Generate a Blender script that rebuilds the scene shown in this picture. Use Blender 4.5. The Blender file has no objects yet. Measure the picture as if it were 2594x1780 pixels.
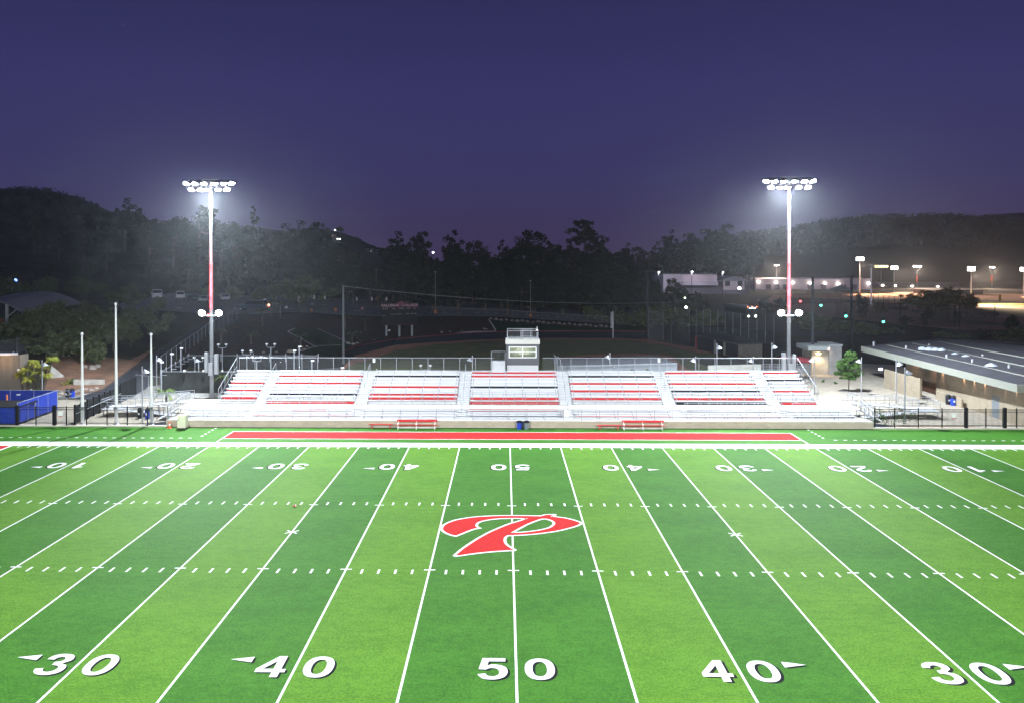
import bpy, bmesh, math, random
from mathutils import Vector, Matrix, noise
R = math.radians
YD = 0.9144
sc = bpy.context.scene
col = sc.collection

# ------------------------------------------------------------------ camera
HAZE_D = 0.000155
CX, CY, CZ = -0.4396, -76.240, 16.7588
YAW, PIT, ROL, FPX, PPX, PPY = -0.02397, 0.01, -0.0017, 2137.09, -69.09, -205.40
W0, H0 = 2594.0, 1780.0
_cy, _sy = math.cos(YAW), math.sin(YAW)
FWD = Vector((_sy * math.cos(PIT), _cy * math.cos(PIT), -math.sin(PIT)))
_rt = Vector((_cy, -_sy, 0)); _up = _rt.cross(FWD)
RT = _rt * math.cos(ROL) + _up * math.sin(ROL)
UP = -_rt * math.sin(ROL) + _up * math.cos(ROL)
CAM = Vector((CX, CY, CZ))
cd = bpy.data.cameras.new('camera')
cam = bpy.data.objects.new('camera', cd); col.objects.link(cam)
m = Matrix((RT, UP, -FWD)).transposed().to_4x4(); m.translation = CAM
cam.matrix_world = m
cd.sensor_width = 36.0; cd.lens = 36.0 * FPX / W0
cd.shift_x = -PPX / W0; cd.shift_y = PPY / W0
cd.clip_start = 0.5; cd.clip_end = 6000
sc.camera = cam

# ------------------------------------------------------------------ world: dusk sky
world = bpy.data.worlds.new('World'); sc.world = world
world.use_nodes = True
nt = world.node_tree; nt.nodes.clear()
wo = nt.nodes.new('ShaderNodeOutputWorld')
bg1 = nt.nodes.new('ShaderNodeBackground'); bg2 = nt.nodes.new('ShaderNodeBackground')
addn = nt.nodes.new('ShaderNodeAddShader')
sky = nt.nodes.new('ShaderNodeTexSky'); sky.sky_type = 'NISHITA'; sky.sun_disc = False
sky.sun_elevation = R(-4); sky.sun_rotation = R(250)
nt.links.new(sky.outputs[0], bg2.inputs[0]); bg2.inputs[1].default_value = 0.02
tc = nt.nodes.new('ShaderNodeTexCoord'); sep = nt.nodes.new('ShaderNodeSeparateXYZ')
nt.links.new(tc.outputs['Generated'], sep.inputs[0])
ramp = nt.nodes.new('ShaderNodeValToRGB')
nt.links.new(sep.outputs['Z'], ramp.inputs[0])
cr = ramp.color_ramp
cr.elements[0].position = 0.0; cr.elements[0].color = (0.066, 0.042, 0.110, 1)
cr.elements[1].position = 0.10; cr.elements[1].color = (0.050, 0.045, 0.152, 1)
for p, c in ((0.035, (0.062, 0.044, 0.122, 1)), (0.20, (0.042, 0.040, 0.152, 1)), (0.30, (0.031, 0.031, 0.118, 1)), (0.6, (0.012, 0.012, 0.045, 1))):
    e = cr.elements.new(p); e.color = c
nt.links.new(ramp.outputs[0], bg1.inputs[0]); bg1.inputs[1].default_value = 0.64
nt.links.new(bg1.outputs[0], addn.inputs[0]); nt.links.new(bg2.outputs[0], addn.inputs[1])
nt.links.new(addn.outputs[0], wo.inputs[0])

sc.view_settings.view_transform = 'Standard'
sc.view_settings.look = 'None'
sc.view_settings.exposure = 0.42
sc.view_settings.gamma = 1.0
cyc = sc.cycles
cyc.max_bounces = 4; cyc.diffuse_bounces = 2; cyc.glossy_bounces = 2; cyc.transmission_bounces = 3
cyc.volume_bounces = 0; cyc.transparent_max_bounces = 24
cyc.use_denoising = True
cyc.sample_clamp_indirect = 4.0
try: cyc.denoiser = 'OPENIMAGEDENOISE'
except Exception: pass

# ------------------------------------------------------------------ pixel -> place helpers (positions measured once from the photograph)
def ray(px, py):
    return FWD + RT * ((px - W0 / 2 - PPX) / FPX) + UP * (-(py - H0 / 2 - PPY) / FPX)
def V(px, py, y):
    v = ray(px, py); return CAM + v * ((y - CY) / v.y)
def G(px, py, z=0.0):
    v = ray(px, py); return CAM + v * ((z - CZ) / v.z)

TX = [-400, -200, -110, -80, -62, -45, -27, 0, 30, 60, 100, 400]
TY = [-300, 27, 38, 50, 62, 75, 90, 107, 112, 128, 150, 180, 230, 320, 600]
TZ = [
 [0] * 12,
 [0, 0, 0, 0, 0, 0, 0, 0, 0, 0, 0, 0],
 [6, 5, 4, 3.2, .9, 0, 0, 0, 0, 0, 0, 0],
 [8, 7, 5.5, 4.2, 1.9, .2, 0, 0, 0, 0, 0, 0],
 [9, 8, 6, 4.4, 2.7, .5, 0, 0, 0, 0, 0, 0],
 [10, 8.5, 6.5, 5.0, 3.4, 1.3, 0, 0, 0, 0, 0, 0],
 [11, 9, 7, 5.8, 4.6, 3.2, .6, 0, 0, 0, 0, 0],
 [12, 10, 7.6, 6.6, 5.6, 5.2, .2, 0, 0, 0, 0, 0],
 [12.5, 10.5, 8.0, 6.9, 5.9, 5.4, 1.2, .3, 0, 0, 0, 0],
 [14, 11.5, 8.6, 7.6, 6.3, 5.6, 4.1, 2.8, 1.2, 0, 0, 0],
 [16, 13, 9.4, 7.9, 6.8, 6.1, 4.6, 3.8, 1.5, .2, 0, 0],
 [19, 16, 11.5, 9.6, 7.8, 6.8, 5.6, 4.6, 2.4, .8, 0, 0],
 [26, 21, 15, 12, 10, 9, 8, 7, 5, 2, 0, 0],
 [38, 28, 20, 16, 14, 12, 10, 8, 6, 3, 0, 0],
 [60, 45, 30, 24, 20, 16, 12, 8, 6, 3, 0, 0]]
def _tab(x, y):
    def loc(a, v):
        if v <= a[0]: return 0, 0.0
        if v >= a[-1]: return len(a) - 2, 1.0
        for i in range(len(a) - 1):
            if v < a[i + 1]: return i, (v - a[i]) / (a[i + 1] - a[i])
    i, u = loc(TX, x); j, w = loc(TY, y)
    return (TZ[j][i] * (1 - u) + TZ[j][i + 1] * u) * (1 - w) + (TZ[j + 1][i] * (1 - u) + TZ[j + 1][i + 1] * u) * w
_cache = {}
GS = 4.0
def _node(i, j):
    k = (i, j)
    if k not in _cache:
        x, y = i * GS, j * GS
        _cache[k] = 0.0 if y < 27 else (_tab(x, y) * 2 + _tab(x - 4, y) + _tab(x + 4, y) + _tab(x, y - 3) + _tab(x, y + 3)) / 6
    return _cache[k]
def Tz(x, y):
    fx, fy = x / GS, y / GS
    i, j = math.floor(fx), math.floor(fy); u, w = fx - i, fy - j
    a, b, c, d = _node(i, j), _node(i + 1, j), _node(i, j + 1), _node(i + 1, j + 1)
    if u + w <= 1: return a + (b - a) * u + (c - a) * w
    return d + (c - d) * (1 - u) + (b - d) * (1 - w)
def hit(px, py):
    v = ray(px, py); v = v / v.y; t = 60.0
    while t < 900:
        p = CAM + v * t
        if p.z <= Tz(p.x, p.y): break
        t += 0.7
    for k in range(14):
        p = CAM + v * t; t -= 0.7 / 2 ** (k + 1) * (1 if p.z <= Tz(p.x, p.y) else -1)
    p = CAM + v * t; return Vector((p.x, p.y, Tz(p.x, p.y)))

# ------------------------------------------------------------------ materials
_m = {}
def mat(name, c, rough=0.7, var=0.0, scale=1.0, bump=0.0, metal=0.0, emit=None, es=1.0, c2=None, stretch=None, detail=4, light=False):
    if name in _m: return _m[name]
    mt = bpy.data.materials.new(name); mt.use_nodes = True
    n = mt.node_tree; b = n.nodes['Principled BSDF']
    b.inputs['Roughness'].default_value = rough; b.inputs['Metallic'].default_value = metal
    b.inputs['Base Color'].default_value = (*c, 1)
    if max(c) < .07: b.inputs['Specular IOR Level'].default_value = .12
    if var or c2 or bump:
        t = n.nodes.new('ShaderNodeTexCoord'); nz = n.nodes.new('ShaderNodeTexNoise')
        nz.inputs['Scale'].default_value = scale; nz.inputs['Detail'].default_value = detail
        src = t.outputs['Object']
        if stretch:
            mp = n.nodes.new('ShaderNodeMapping'); mp.inputs['Scale'].default_value = stretch
            n.links.new(src, mp.inputs[0]); src = mp.outputs[0]
        n.links.new(src, nz.inputs['Vector'])
        if var or c2:
            rp = n.nodes.new('ShaderNodeValToRGB')
            lo = c2 if c2 else tuple(x * (1 - var) for x in c)
            hi = c if c2 else tuple(min(1, x * (1 + var)) for x in c)
            rp.color_ramp.elements[0].position = 0.35; rp.color_ramp.elements[1].position = 0.65
            rp.color_ramp.elements[0].color = (*lo, 1); rp.color_ramp.elements[1].color = (*hi, 1)
            n.links.new(nz.outputs['Fac'], rp.inputs[0]); n.links.new(rp.outputs[0], b.inputs['Base Color'])
        if bump:
            bp = n.nodes.new('ShaderNodeBump'); bp.inputs['Strength'].default_value = bump
            n.links.new(nz.outputs['Fac'], bp.inputs['Height']); n.links.new(bp.outputs[0], b.inputs['Normal'])
    if emit:
        b.inputs['Emission Color'].default_value = (*emit, 1); b.inputs['Emission Strength'].default_value = es
        if not light: mt.cycles.emission_sampling = 'NONE'
    _m[name] = mt; return mt
def meshmat(name, c, alpha):
    """woven wire or fabric mesh: lets part of the light through"""
    if name in _m: return _m[name]
    mt = bpy.data.materials.new(name); mt.use_nodes = True; n = mt.node_tree
    b = n.nodes['Principled BSDF']; b.inputs['Base Color'].default_value = (*c, 1); b.inputs['Roughness'].default_value = .6
    b.inputs['Alpha'].default_value = alpha
    _m[name] = mt; return mt
def turf(name, c, c2):
    if name in _m: return _m[name]
    mt = bpy.data.materials.new(name); mt.use_nodes = True; n = mt.node_tree
    b = n.nodes['Principled BSDF']; b.inputs['Roughness'].default_value = .85; b.inputs['Specular IOR Level'].default_value = .15
    t = n.nodes.new('ShaderNodeTexCoord')
    def nz(scale, det, st=None, rough=.6):
        q = n.nodes.new('ShaderNodeTexNoise'); q.inputs['Scale'].default_value = scale; q.inputs['Detail'].default_value = det; q.inputs['Roughness'].default_value = rough
        s = t.outputs['Object']
        if st:
            mp = n.nodes.new('ShaderNodeMapping'); mp.inputs['Scale'].default_value = st; n.links.new(s, mp.inputs[0]); s = mp.outputs[0]
        n.links.new(s, q.inputs['Vector']); return q.outputs['Fac']
    a = nz(0.22, 3, (1, 1.6, 1)); f = nz(9, 8, (1, .8, 1), .85); g = nz(2.0, 5, (.8, 1.2, 1))
    m1 = n.nodes.new('ShaderNodeMath'); m1.operation = 'MULTIPLY_ADD'; m1.inputs[1].default_value = .8; n.links.new(a, m1.inputs[0])
    m2 = n.nodes.new('ShaderNodeMath'); m2.operation = 'MULTIPLY_ADD'; m2.inputs[1].default_value = 1.0; n.links.new(g, m2.inputs[0])
    m3 = n.nodes.new('ShaderNodeMath'); m3.operation = 'MULTIPLY_ADD'; m3.inputs[1].default_value = 4.4; m3.inputs[2].default_value = -2.6; n.links.new(f, m3.inputs[0])
    n.links.new(m3.outputs[0], m2.inputs[2]); n.links.new(m2.outputs[0], m1.inputs[2])
    rp = n.nodes.new('ShaderNodeValToRGB'); rp.color_ramp.elements[0].position = .15; rp.color_ramp.elements[1].position = .85
    rp.color_ramp.elements[0].color = (*c2, 1); rp.color_ramp.elements[1].color = (*c, 1)
    n.links.new(m1.outputs[0], rp.inputs[0]); n.links.new(rp.outputs[0], b.inputs['Base Color'])
    bp = n.nodes.new('ShaderNodeBump'); bp.inputs['Strength'].default_value = .35; bp.inputs['Distance'].default_value = .04
    n.links.new(f, bp.inputs['Height']); n.links.new(bp.outputs[0], b.inputs['Normal'])
    _m[name] = mt; return mt
def blockmat(name, c, mortar, bw=.4, bh=.2):
    if name in _m: return _m[name]
    mt = bpy.data.materials.new(name); mt.use_nodes = True; n = mt.node_tree
    b = n.nodes['Principled BSDF']; b.inputs['Roughness'].default_value = .85
    g = n.nodes.new('ShaderNodeNewGeometry'); s = n.nodes.new('ShaderNodeSeparateXYZ'); n.links.new(g.outputs['Position'], s.inputs[0])
    ad = n.nodes.new('ShaderNodeMath'); ad.operation = 'ADD'; n.links.new(s.outputs[0], ad.inputs[0]); n.links.new(s.outputs[1], ad.inputs[1])
    cb = n.nodes.new('ShaderNodeCombineXYZ'); n.links.new(ad.outputs[0], cb.inputs[0]); n.links.new(s.outputs[2], cb.inputs[1])
    br = n.nodes.new('ShaderNodeTexBrick'); br.inputs['Scale'].default_value = 1; br.inputs['Brick Width'].default_value = bw
    br.inputs['Row Height'].default_value = bh; br.inputs['Mortar Size'].default_value = .012
    br.inputs['Color1'].default_value = (*c, 1); br.inputs['Color2'].default_value = (*[x * .86 for x in c], 1); br.inputs['Mortar'].default_value = (*mortar, 1)
    n.links.new(cb.outputs[0], br.inputs['Vector'])
    nz = n.nodes.new('ShaderNodeTexNoise'); nz.inputs['Scale'].default_value = .8; nz.inputs['Detail'].default_value = 5; n.links.new(g.outputs['Position'], nz.inputs['Vector'])
    mx = n.nodes.new('ShaderNodeMix'); mx.data_type = 'RGBA'; mx.blend_type = 'MULTIPLY'; mx.inputs[0].default_value = .35
    n.links.new(br.outputs['Color'], mx.inputs[6]); n.links.new(nz.outputs['Fac'], mx.inputs[7]); n.links.new(mx.outputs[2], b.inputs['Base Color'])
    _m[name] = mt; return mt

white = mat('white_aluminium', (.62, .62, .64), .5, metal=.0)
alu = mat('galvanised_metal', (.33, .34, .37), .5, .12, 6, metal=.3)
polem = mat('galvanised_pole', (.24, .255, .28), .6, .08, 3)
whitepaint = mat('white_paint', (.8, .8, .78), .6)
linem = mat('turf_white', (.78, .79, .76), .9, .1, 9)
redm = mat('red_board', (.52, .014, .018), .65)
redturf = mat('red_turf', (.50, .026, .026), .9, .16, 7, bump=.2)
blackm = mat('black_board', (.02, .02, .025), .5)
blacknum = mat('black_turf', (.012, .012, .015), .9)
blackmetal = mat('black_metal', (.012, .012, .014), .4)
conc = mat('concrete', (.25, .215, .17), .9, .14, .9, bump=.1)
concg = mat('grey_concrete', (.20, .19, .175), .9, .25, .7, bump=.1)
asph = mat('asphalt', (.036, .037, .045), .95, .2, 2)
lotm = mat('old_asphalt', (.15, .145, .16), .95, .22, .6)
dirt = mat('dirt', (.20, .10, .058), 1, c2=(.11, .058, .036), scale=.5, bump=.3)
mulch = mat('dark_mulch', (.058, .036, .030), 1, c2=(.028, .020, .018), scale=1.2, bump=.5)
claym = mat('infield_clay', (.42, .19, .11), 1, .18, 1.2)
grassd = mat('field_grass', (.17, .18, .055), 1, c2=(.11, .13, .04), scale=.35)
scrub = mat('scrub_ground', (.05, .042, .03), 1, c2=(.022, .024, .016), scale=.12, bump=.3)
barkm = mat('bark', (.09, .065, .05), .9, .3, 3)
rockm = mat('rock', (.26, .23, .20), .95, .3, 1.5, bump=.4)
glassd = mat('dark_glass', (.02, .025, .03), .08)
for _x in (blacknum, redturf, linem): _x.node_tree.nodes['Principled BSDF'].inputs['Specular IOR Level'].default_value = .05
rubber = mat('rubber', (.015, .015, .016), .8)
gravel = mat('crushed_stone', (.30, .26, .21), 1, .3, 3)

# ------------------------------------------------------------------ mesh builder
class MB:
    def __init__(s): s.v = []; s.f = []; s.mi = []
    def add(s, vs, fs, mi=0):
        o = len(s.v); s.v += [tuple(v) for v in vs]; s.f += [tuple(i + o for i in f) for f in fs]; s.mi += [mi] * len(fs)
        return s
    def box(s, x0, x1, y0, y1, z0, z1, mi=0):
        return s.add([(x0, y0, z0), (x1, y0, z0), (x1, y1, z0), (x0, y1, z0), (x0, y0, z1), (x1, y0, z1), (x1, y1, z1), (x0, y1, z1)],
            [(0, 3, 2, 1), (4, 5, 6, 7), (0, 1, 5, 4), (1, 2, 6, 5), (2, 3, 7, 6), (3, 0, 4, 7)], mi)
    def obox(s, c, a, b, h, mi=0):
        """oriented box: centre-bottom c, half vectors a and b, height h"""
        c, a, b = Vector(c), Vector(a), Vector(b); u = Vector((0, 0, h))
        return s.add([c - a - b, c + a - b, c + a + b, c - a + b, c - a - b + u, c + a - b + u, c + a + b + u, c - a + b + u],
            [(0, 3, 2, 1), (4, 5, 6, 7), (0, 1, 5, 4), (1, 2, 6, 5), (2, 3, 7, 6), (3, 0, 4, 7)], mi)
    def cyl(s, p, q, r, r2=None, n=8, mi=0, caps=True):
        p, q = Vector(p), Vector(q); d = (q - p)
        if d.length < 1e-6: return s
        d.normalize(); r2 = r if r2 is None else r2
        a = d.cross(Vector((0, 0, 1)) if abs(d.z) < .9 else Vector((1, 0, 0))).normalized(); b = d.cross(a)
        vs = []; 
        for k in range(n):
            t = 2 * math.pi * (k + .5) / n; w = a * math.cos(t) + b * math.sin(t); vs.append(p + w * r); vs.append(q + w * r2)
        fs = [(2 * k, 2 * k + 1, 2 * ((k + 1) % n) + 1, 2 * ((k + 1) % n)) for k in range(n)]
        if caps: fs += [tuple(2 * k for k in range(n)), tuple(2 * k + 1 for k in reversed(range(n)))]
        return s.add(vs, fs, mi)
    def path(s, pts, r, n=6, mi=0):
        for a, b in zip(pts, pts[1:]): s.cyl(a, b, r, n=n, mi=mi)
        return s
    def ball(s, c, r, nu=10, nv=6, sc_=(1, 1, 1), jit=0, seed=0, mi=0):
        rd = random.Random(seed); vs = []; c = Vector(c)
        for j in range(nv + 1):
            t = math.pi * j / nv
            for i in range(nu):
                p = 2 * math.pi * i / nu; k = r * (1 + rd.uniform(-jit, jit))
                vs.append(c + Vector((math.sin(t) * math.cos(p) * k * sc_[0], math.sin(t) * math.sin(p) * k * sc_[1], math.cos(t) * (k if 0 < j < nv else r) * sc_[2])))
        fs = [(j * nu + i, j * nu + (i + 1) % nu, (j + 1) * nu + (i + 1) % nu, (j + 1) * nu + i) for j in range(nv) for i in range(nu)]
        return s.add(vs, fs, mi)
    def lathe(s, c, prof, n=14, mi=0):
        c = Vector(c); vs = [c + Vector((r * math.cos(2 * math.pi * k / n), r * math.sin(2 * math.pi * k / n), z)) for r, z in prof for k in range(n)]
        fs = [(j * n + i, j * n + (i + 1) % n, (j + 1) * n + (i + 1) % n, (j + 1) * n + i) for j in range(len(prof) - 1) for i in range(n)]
        fs += [tuple(reversed(range(n))), tuple(range((len(prof) - 1) * n, len(prof) * n))]
        return s.add(vs, fs, mi)
    def quad(s, a, b, c, d, mi=0): return s.add([a, b, c, d], [(0, 1, 2, 3)], mi)
    def slab(s, p, q, z0p, z1p, z0q, z1q, t, mi=0):
        """a standing panel from p to q (xy), with its own bottom and top at both ends, t thick"""
        p, q = Vector((p[0], p[1], 0)), Vector((q[0], q[1], 0)); d = (q - p).normalized(); n = Vector((-d.y, d.x, 0)) * t / 2
        vs = [p - n + Vector((0, 0, z0p)), q - n + Vector((0, 0, z0q)), q + n + Vector((0, 0, z0q)), p + n + Vector((0, 0, z0p)),
              p - n + Vector((0, 0, z1p)), q - n + Vector((0, 0, z1q)), q + n + Vector((0, 0, z1q)), p + n + Vector((0, 0, z1p))]
        return s.add(vs, [(0, 3, 2, 1), (4, 5, 6, 7), (0, 1, 5, 4), (1, 2, 6, 5), (2, 3, 7, 6), (3, 0, 4, 7)], mi)
    def build(s, name, m_, parent=None, smooth=False, loc=None):
        me = bpy.data.meshes.new(name); o = bpy.data.objects.new(name, me); col.objects.link(o)
        off = Vector((0, 0, 0))
        if parent is not None:
            o.parent = parent; q = parent
            while q is not None: off += q.location; q = q.parent
        elif loc is not None: off = Vector(loc); o.location = loc
        me.from_pydata([tuple(Vector(v) - off) for v in s.v], [], s.f)
        for x in (m_ if isinstance(m_, (list, tuple)) else [m_]): me.materials.append(x)
        if any(s.mi):
            for p, i in zip(me.polygons, s.mi): p.material_index = i
        bm = bmesh.new(); bm.from_mesh(me); bmesh.ops.recalc_face_normals(bm, faces=bm.faces); bm.to_mesh(me); bm.free()
        if smooth:
            for p in me.polygons: p.use_smooth = True
        return o
def tag(o, label=None, cat=None, group=None, kind=None):
    if label: o['label'] = label
    if cat: o['category'] = cat
    if group: o['group'] = group
    if kind: o['kind'] = kind
    return o
def thing(name, label, cat, loc=(0, 0, 0), group=None, rz=0):
    o = bpy.data.objects.new(name, None); col.objects.link(o); o.location = loc; o.rotation_euler.z = rz
    o.empty_display_size = .2
    return tag(o, label, cat, group)
def dup(root, loc, rz=0.0, label=None, group=None, s=1.0):
    r = root.copy(); col.objects.link(r); r.location = loc; r.rotation_euler.z = rz
    r.scale = (s, s, s) if not isinstance(s, tuple) else s
    if label: r['label'] = label
    if group: r['group'] = group
    for ch in list(root.children):
        c = ch.copy(); col.objects.link(c); c.parent = r
        for g in ch.children:
            d = g.copy(); col.objects.link(d); d.parent = c
    return r
def struct(o, label=None): o['kind'] = 'structure'; return o
ORD = ['first', 'second', 'third', 'fourth', 'fifth', 'sixth', 'seventh', 'eighth', 'ninth', 'tenth', 'eleventh', 'twelfth', 'thirteenth', 'fourteenth', 'fifteenth',
       'sixteenth', 'seventeenth', 'eighteenth', 'nineteenth', 'twentieth'] + ['twenty-' + x for x in ('first', 'second', 'third', 'fourth', 'fifth', 'sixth', 'seventh', 'eighth', 'ninth')] + ['thirtieth'] + ['thirty-' + x for x in ('first', 'second', 'third', 'fourth', 'fifth', 'sixth', 'seventh', 'eighth', 'ninth')] + ['fortieth'] + ['forty-' + x for x in ('first', 'second', 'third', 'fourth', 'fifth', 'sixth', 'seventh', 'eighth', 'ninth')]

def textmesh(s, size, name, m_, mtx, parent=None, extrude=.004, bold=0.0, sx=1.0):
    cu = bpy.data.curves.new(name, 'FONT'); cu.body = s; cu.size = size; cu.extrude = extrude; cu.align_x = 'CENTER'; cu.align_y = 'CENTER'; cu.offset = bold
    cu.resolution_u = 3
    t = bpy.data.objects.new(name, cu); col.objects.link(t)
    bpy.context.view_layer.update()
    me = bpy.data.meshes.new_from_object(t.evaluated_get(bpy.context.evaluated_depsgraph_get()))
    bpy.data.objects.remove(t)
    o = bpy.data.objects.new(name, me); col.objects.link(o)
    me.materials.clear(); me.materials.append(m_)
    me.transform(mtx @ Matrix.Diagonal((sx, 1, 1, 1)))
    if parent is not None:
        o.parent = parent; off = Vector(); q = parent
        while q is not None: off += q.location; q = q.parent
        me.transform(Matrix.Translation(-off))
    return o
def fill(loops, offset=0.0):
    """fill plane loops (with holes) -> verts, faces, through a 2-D curve"""
    cu = bpy.data.curves.new('outline', 'CURVE'); cu.dimensions = '2D'; cu.fill_mode = 'BOTH'; cu.offset = 0
    for lp in loops:
        sp = cu.splines.new('POLY'); sp.points.add(len(lp) - 1); sp.use_cyclic_u = True
        for q, p in zip(sp.points, lp): q.co = (p[0], p[1], 0, 1)
    t = bpy.data.objects.new('outline', cu); col.objects.link(t); bpy.context.view_layer.update()
    me = bpy.data.meshes.new_from_object(t.evaluated_get(bpy.context.evaluated_depsgraph_get()))
    vs = [tuple(v.co) for v in me.vertices]; fs = [tuple(p.vertices) for p in me.polygons]
    bpy.data.objects.remove(t); bpy.data.meshes.remove(me); bpy.data.curves.remove(cu)
    return vs, fs
def smoothloop(pts, corners=(), n=6):
    """closed Catmull-Rom through pts, sharp at the listed indices"""
    N = len(pts); out = []
    for i in range(N):
        p0, p1, p2, p3 = (Vector(pts[(i + k) % N]) for k in (-1, 0, 1, 2))
        if i in corners: p0 = p1 * 2 - p2 if False else p1
        if (i + 1) % N in corners: p3 = p2
        for k in range(n):
            t = k / n
            out.append(.5 * ((2 * p1) + (p2 - p0) * t + (2 * p0 - 5 * p1 + 4 * p2 - p3) * t * t + (-p0 + 3 * p1 - 3 * p2 + p3) * t ** 3))
    return out
def area(l): return sum(l[i][0] * l[(i + 1) % len(l)][1] - l[(i + 1) % len(l)][0] * l[i][1] for i in range(len(l))) / 2
def offloop(l, d):
    """grow a closed loop outward by d (negative: shrink)"""
    if area(l) < 0: l = l[::-1]
    N = len(l); out = []
    l = [p for i, p in enumerate(l) if (Vector(p) - Vector(l[i - 1])).length > 1e-4]; N = len(l)
    for i in range(N):
        a, b, c = Vector(l[i - 1]), Vector(l[i]), Vector(l[(i + 1) % N])
        n1 = Vector(((b - a).y, -(b - a).x)).normalized(); n2 = Vector(((c - b).y, -(c - b).x)).normalized()
        k = n1 + n2
        if k.length < .5 or n1.dot(n2) < -.2: out += [b + n1 * d, b + (n1 + n2).normalized() * d if k.length > .05 else b, b + n2 * d]
        else: out.append(b + k.normalized() * d / max(.6, k.normalized().dot(n1)))
    return out

# ================================================================== THE GROUND
def grid_mesh(x0, x1, y0, y1):
    b = MB(); i0, i1, j0, j1 = int(x0 // GS), int(x1 // GS), int(y0 // GS), int(y1 // GS)
    idx = {}
    for j in range(j0, j1 + 1):
        for i in range(i0, i1 + 1):
            idx[(i, j)] = len(b.v); b.v.append((i * GS, j * GS, _node(i, j)))
    for j in range(j0, j1):
        for i in range(i0, i1):
            a, c, d, e = idx[(i, j)], idx[(i + 1, j)], idx[(i, j + 1)], idx[(i + 1, j + 1)]
            b.f += [(a, c, d), (c, e, d)]; b.mi += [0, 0]
    return b
gm = grid_mesh(-400, 400, -160, 600)
for i in range(len(gm.v)):
    x, y, z = gm.v[i]
    if y > 170: gm.v[i] = (x, y, z + (noise.noise(Vector((x * .03, y * .03, 0))) * 2.0 if x < 60 else 0))
    if y < 26.9: gm.v[i] = (x, y, -0.06)
gr = gm.build('ground', scrub); struct(gr)
# the land beyond, as one flat sheet to the horizon
b = MB()
b.quad((-4000, -600, -1.2), (4000, -600, -1.2), (4000, 5000, -1.2), (-4000, 5000, -1.2))
struct(b.build('far_ground', scrub))

def drape(poly, name, m_, dz=.05, label=None):
    """cut a plan polygon along the ground's own grid and lay it on the ground"""
    bm = bmesh.new(); vs = [bm.verts.new((p[0], p[1], 0)) for p in poly]; bm.faces.new(vs)
    xs = [p[0] for p in poly]; ys = [p[1] for p in poly]
    def cut(co, no): bmesh.ops.bisect_plane(bm, geom=bm.verts[:] + bm.edges[:] + bm.faces[:], dist=1e-5, plane_co=co, plane_no=no)
    for i in range(math.floor(min(xs) / GS), math.ceil(max(xs) / GS) + 1): cut((i * GS, 0, 0), (1, 0, 0))
    for j in range(math.floor(min(ys) / GS), math.ceil(max(ys) / GS) + 1): cut((0, j * GS, 0), (0, 1, 0))
    for k in range(math.floor((min(xs) + min(ys)) / GS) - 1, math.ceil((max(xs) + max(ys)) / GS) + 2): cut((k * GS, 0, 0), (1, 1, 0))
    bmesh.ops.triangulate(bm, faces=bm.faces[:])
    for v in bm.verts: v.co.z = Tz(v.co.x, v.co.y) + dz
    bmesh.ops.recalc_face_normals(bm, faces=bm.faces[:])
    me = bpy.data.meshes.new(name); bm.to_mesh(me); bm.free(); me.materials.append(m_)
    o = bpy.data.objects.new(name, me); col.objects.link(o); struct(o); return o
def dpx(pxs, name, m_, dz=.05): return drape([hit(*p) for p in pxs], name, m_, dz)

# football field
lt = turf('light_turf', (.108, .250, .016), (.050, .148, .006)); dk = turf('dark_turf', (.054, .185, .012), (.020, .100, .004))
X5 = 5 * YD; GL = 50 * YD
b = MB(); N = -53.333 * YD
for k in range(-12, 12):
    x0, x1 = k * X5, (k + 1) * X5
    inner = k if k >= 0 else -k - 1
    mi = (0 if inner % 2 else 1) if inner < 10 else 2
    b.quad((x0, N, 0), (x1, N, 0), (x1, 0, 0), (x0, 0, 0), mi)
b.quad((-120, 0, 0), (120, 0, 0), (120, 8.93, 0), (-120, 8.93, 0), 1)
b.quad((-120, N - 12, 0), (120, N - 12, 0), (120, N, 0), (-120, N, 0), 1)
for s in (-1, 1): b.quad((s * 12 * X5, N, 0), (s * 120, N, 0), (s * 120, 0, 0), (s * 12 * X5, 0, 0), 1)
ff = struct(b.build('football_field', [lt, dk, redturf]))
# near apron under the camera side
b = MB(); b.quad((-120, -140, 0.0), (120, -140, 0.0), (120, N - 12, 0.0), (-120, N - 12, 0.0)); struct(b.build('near_apron', concg))

# markings (a few mm above the turf); every strip on its own level, so none share a plane
b = MB(); Z = .004
def rect(x0, x1, y0, y1, z=Z, mi=0): b.quad((x0, y0, z), (x1, y0, z), (x1, y1, z), (x0, y1, z), mi)
rect(-GL - 12 * YD, GL + 12 * YD, 0, 1.75)
rect(-GL - 12 * YD, GL + 12 * YD, N - 1.75, N)
for k in range(-10, 11):
    w = .052 if abs(k) < 10 else .11
    rect(k * X5 - w, k * X5 + w, N, 0)
for k in range(-49, 50):
    x = k * YD
    if k % 5:
        for y0, y1 in ((-.72, -.06), (-18.29, -17.66), (-31.11, -30.48), (N + .06, N + .72)): rect(x - .062, x + .062, y0, y1)
    elif abs(k) < 50:
        for y0 in (-18.36, -30.55): rect(x - .31, x - .064, y0, y0 + .13); rect(x + .064, x + .31, y0, y0 + .13)
# kick-off stars on the 35-yard lines
for s in (-1, 1):
    for a in (R(28), R(-28)):
        for q in (-1, 1):
            c, d = math.cos(a) * q, math.sin(a) * q; n = Vector((-d, c)) * .065
            p0 = Vector((s * 15 * YD + c * .1, -24.2 + d * .1)); p1 = Vector((s * 15 * YD + c * .42, -24.2 + d * .62))
            b.quad((*(p0 - n), .008), (*(p1 - n), .008), (*(p1 + n), .008), (*(p0 + n), .008))
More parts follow.
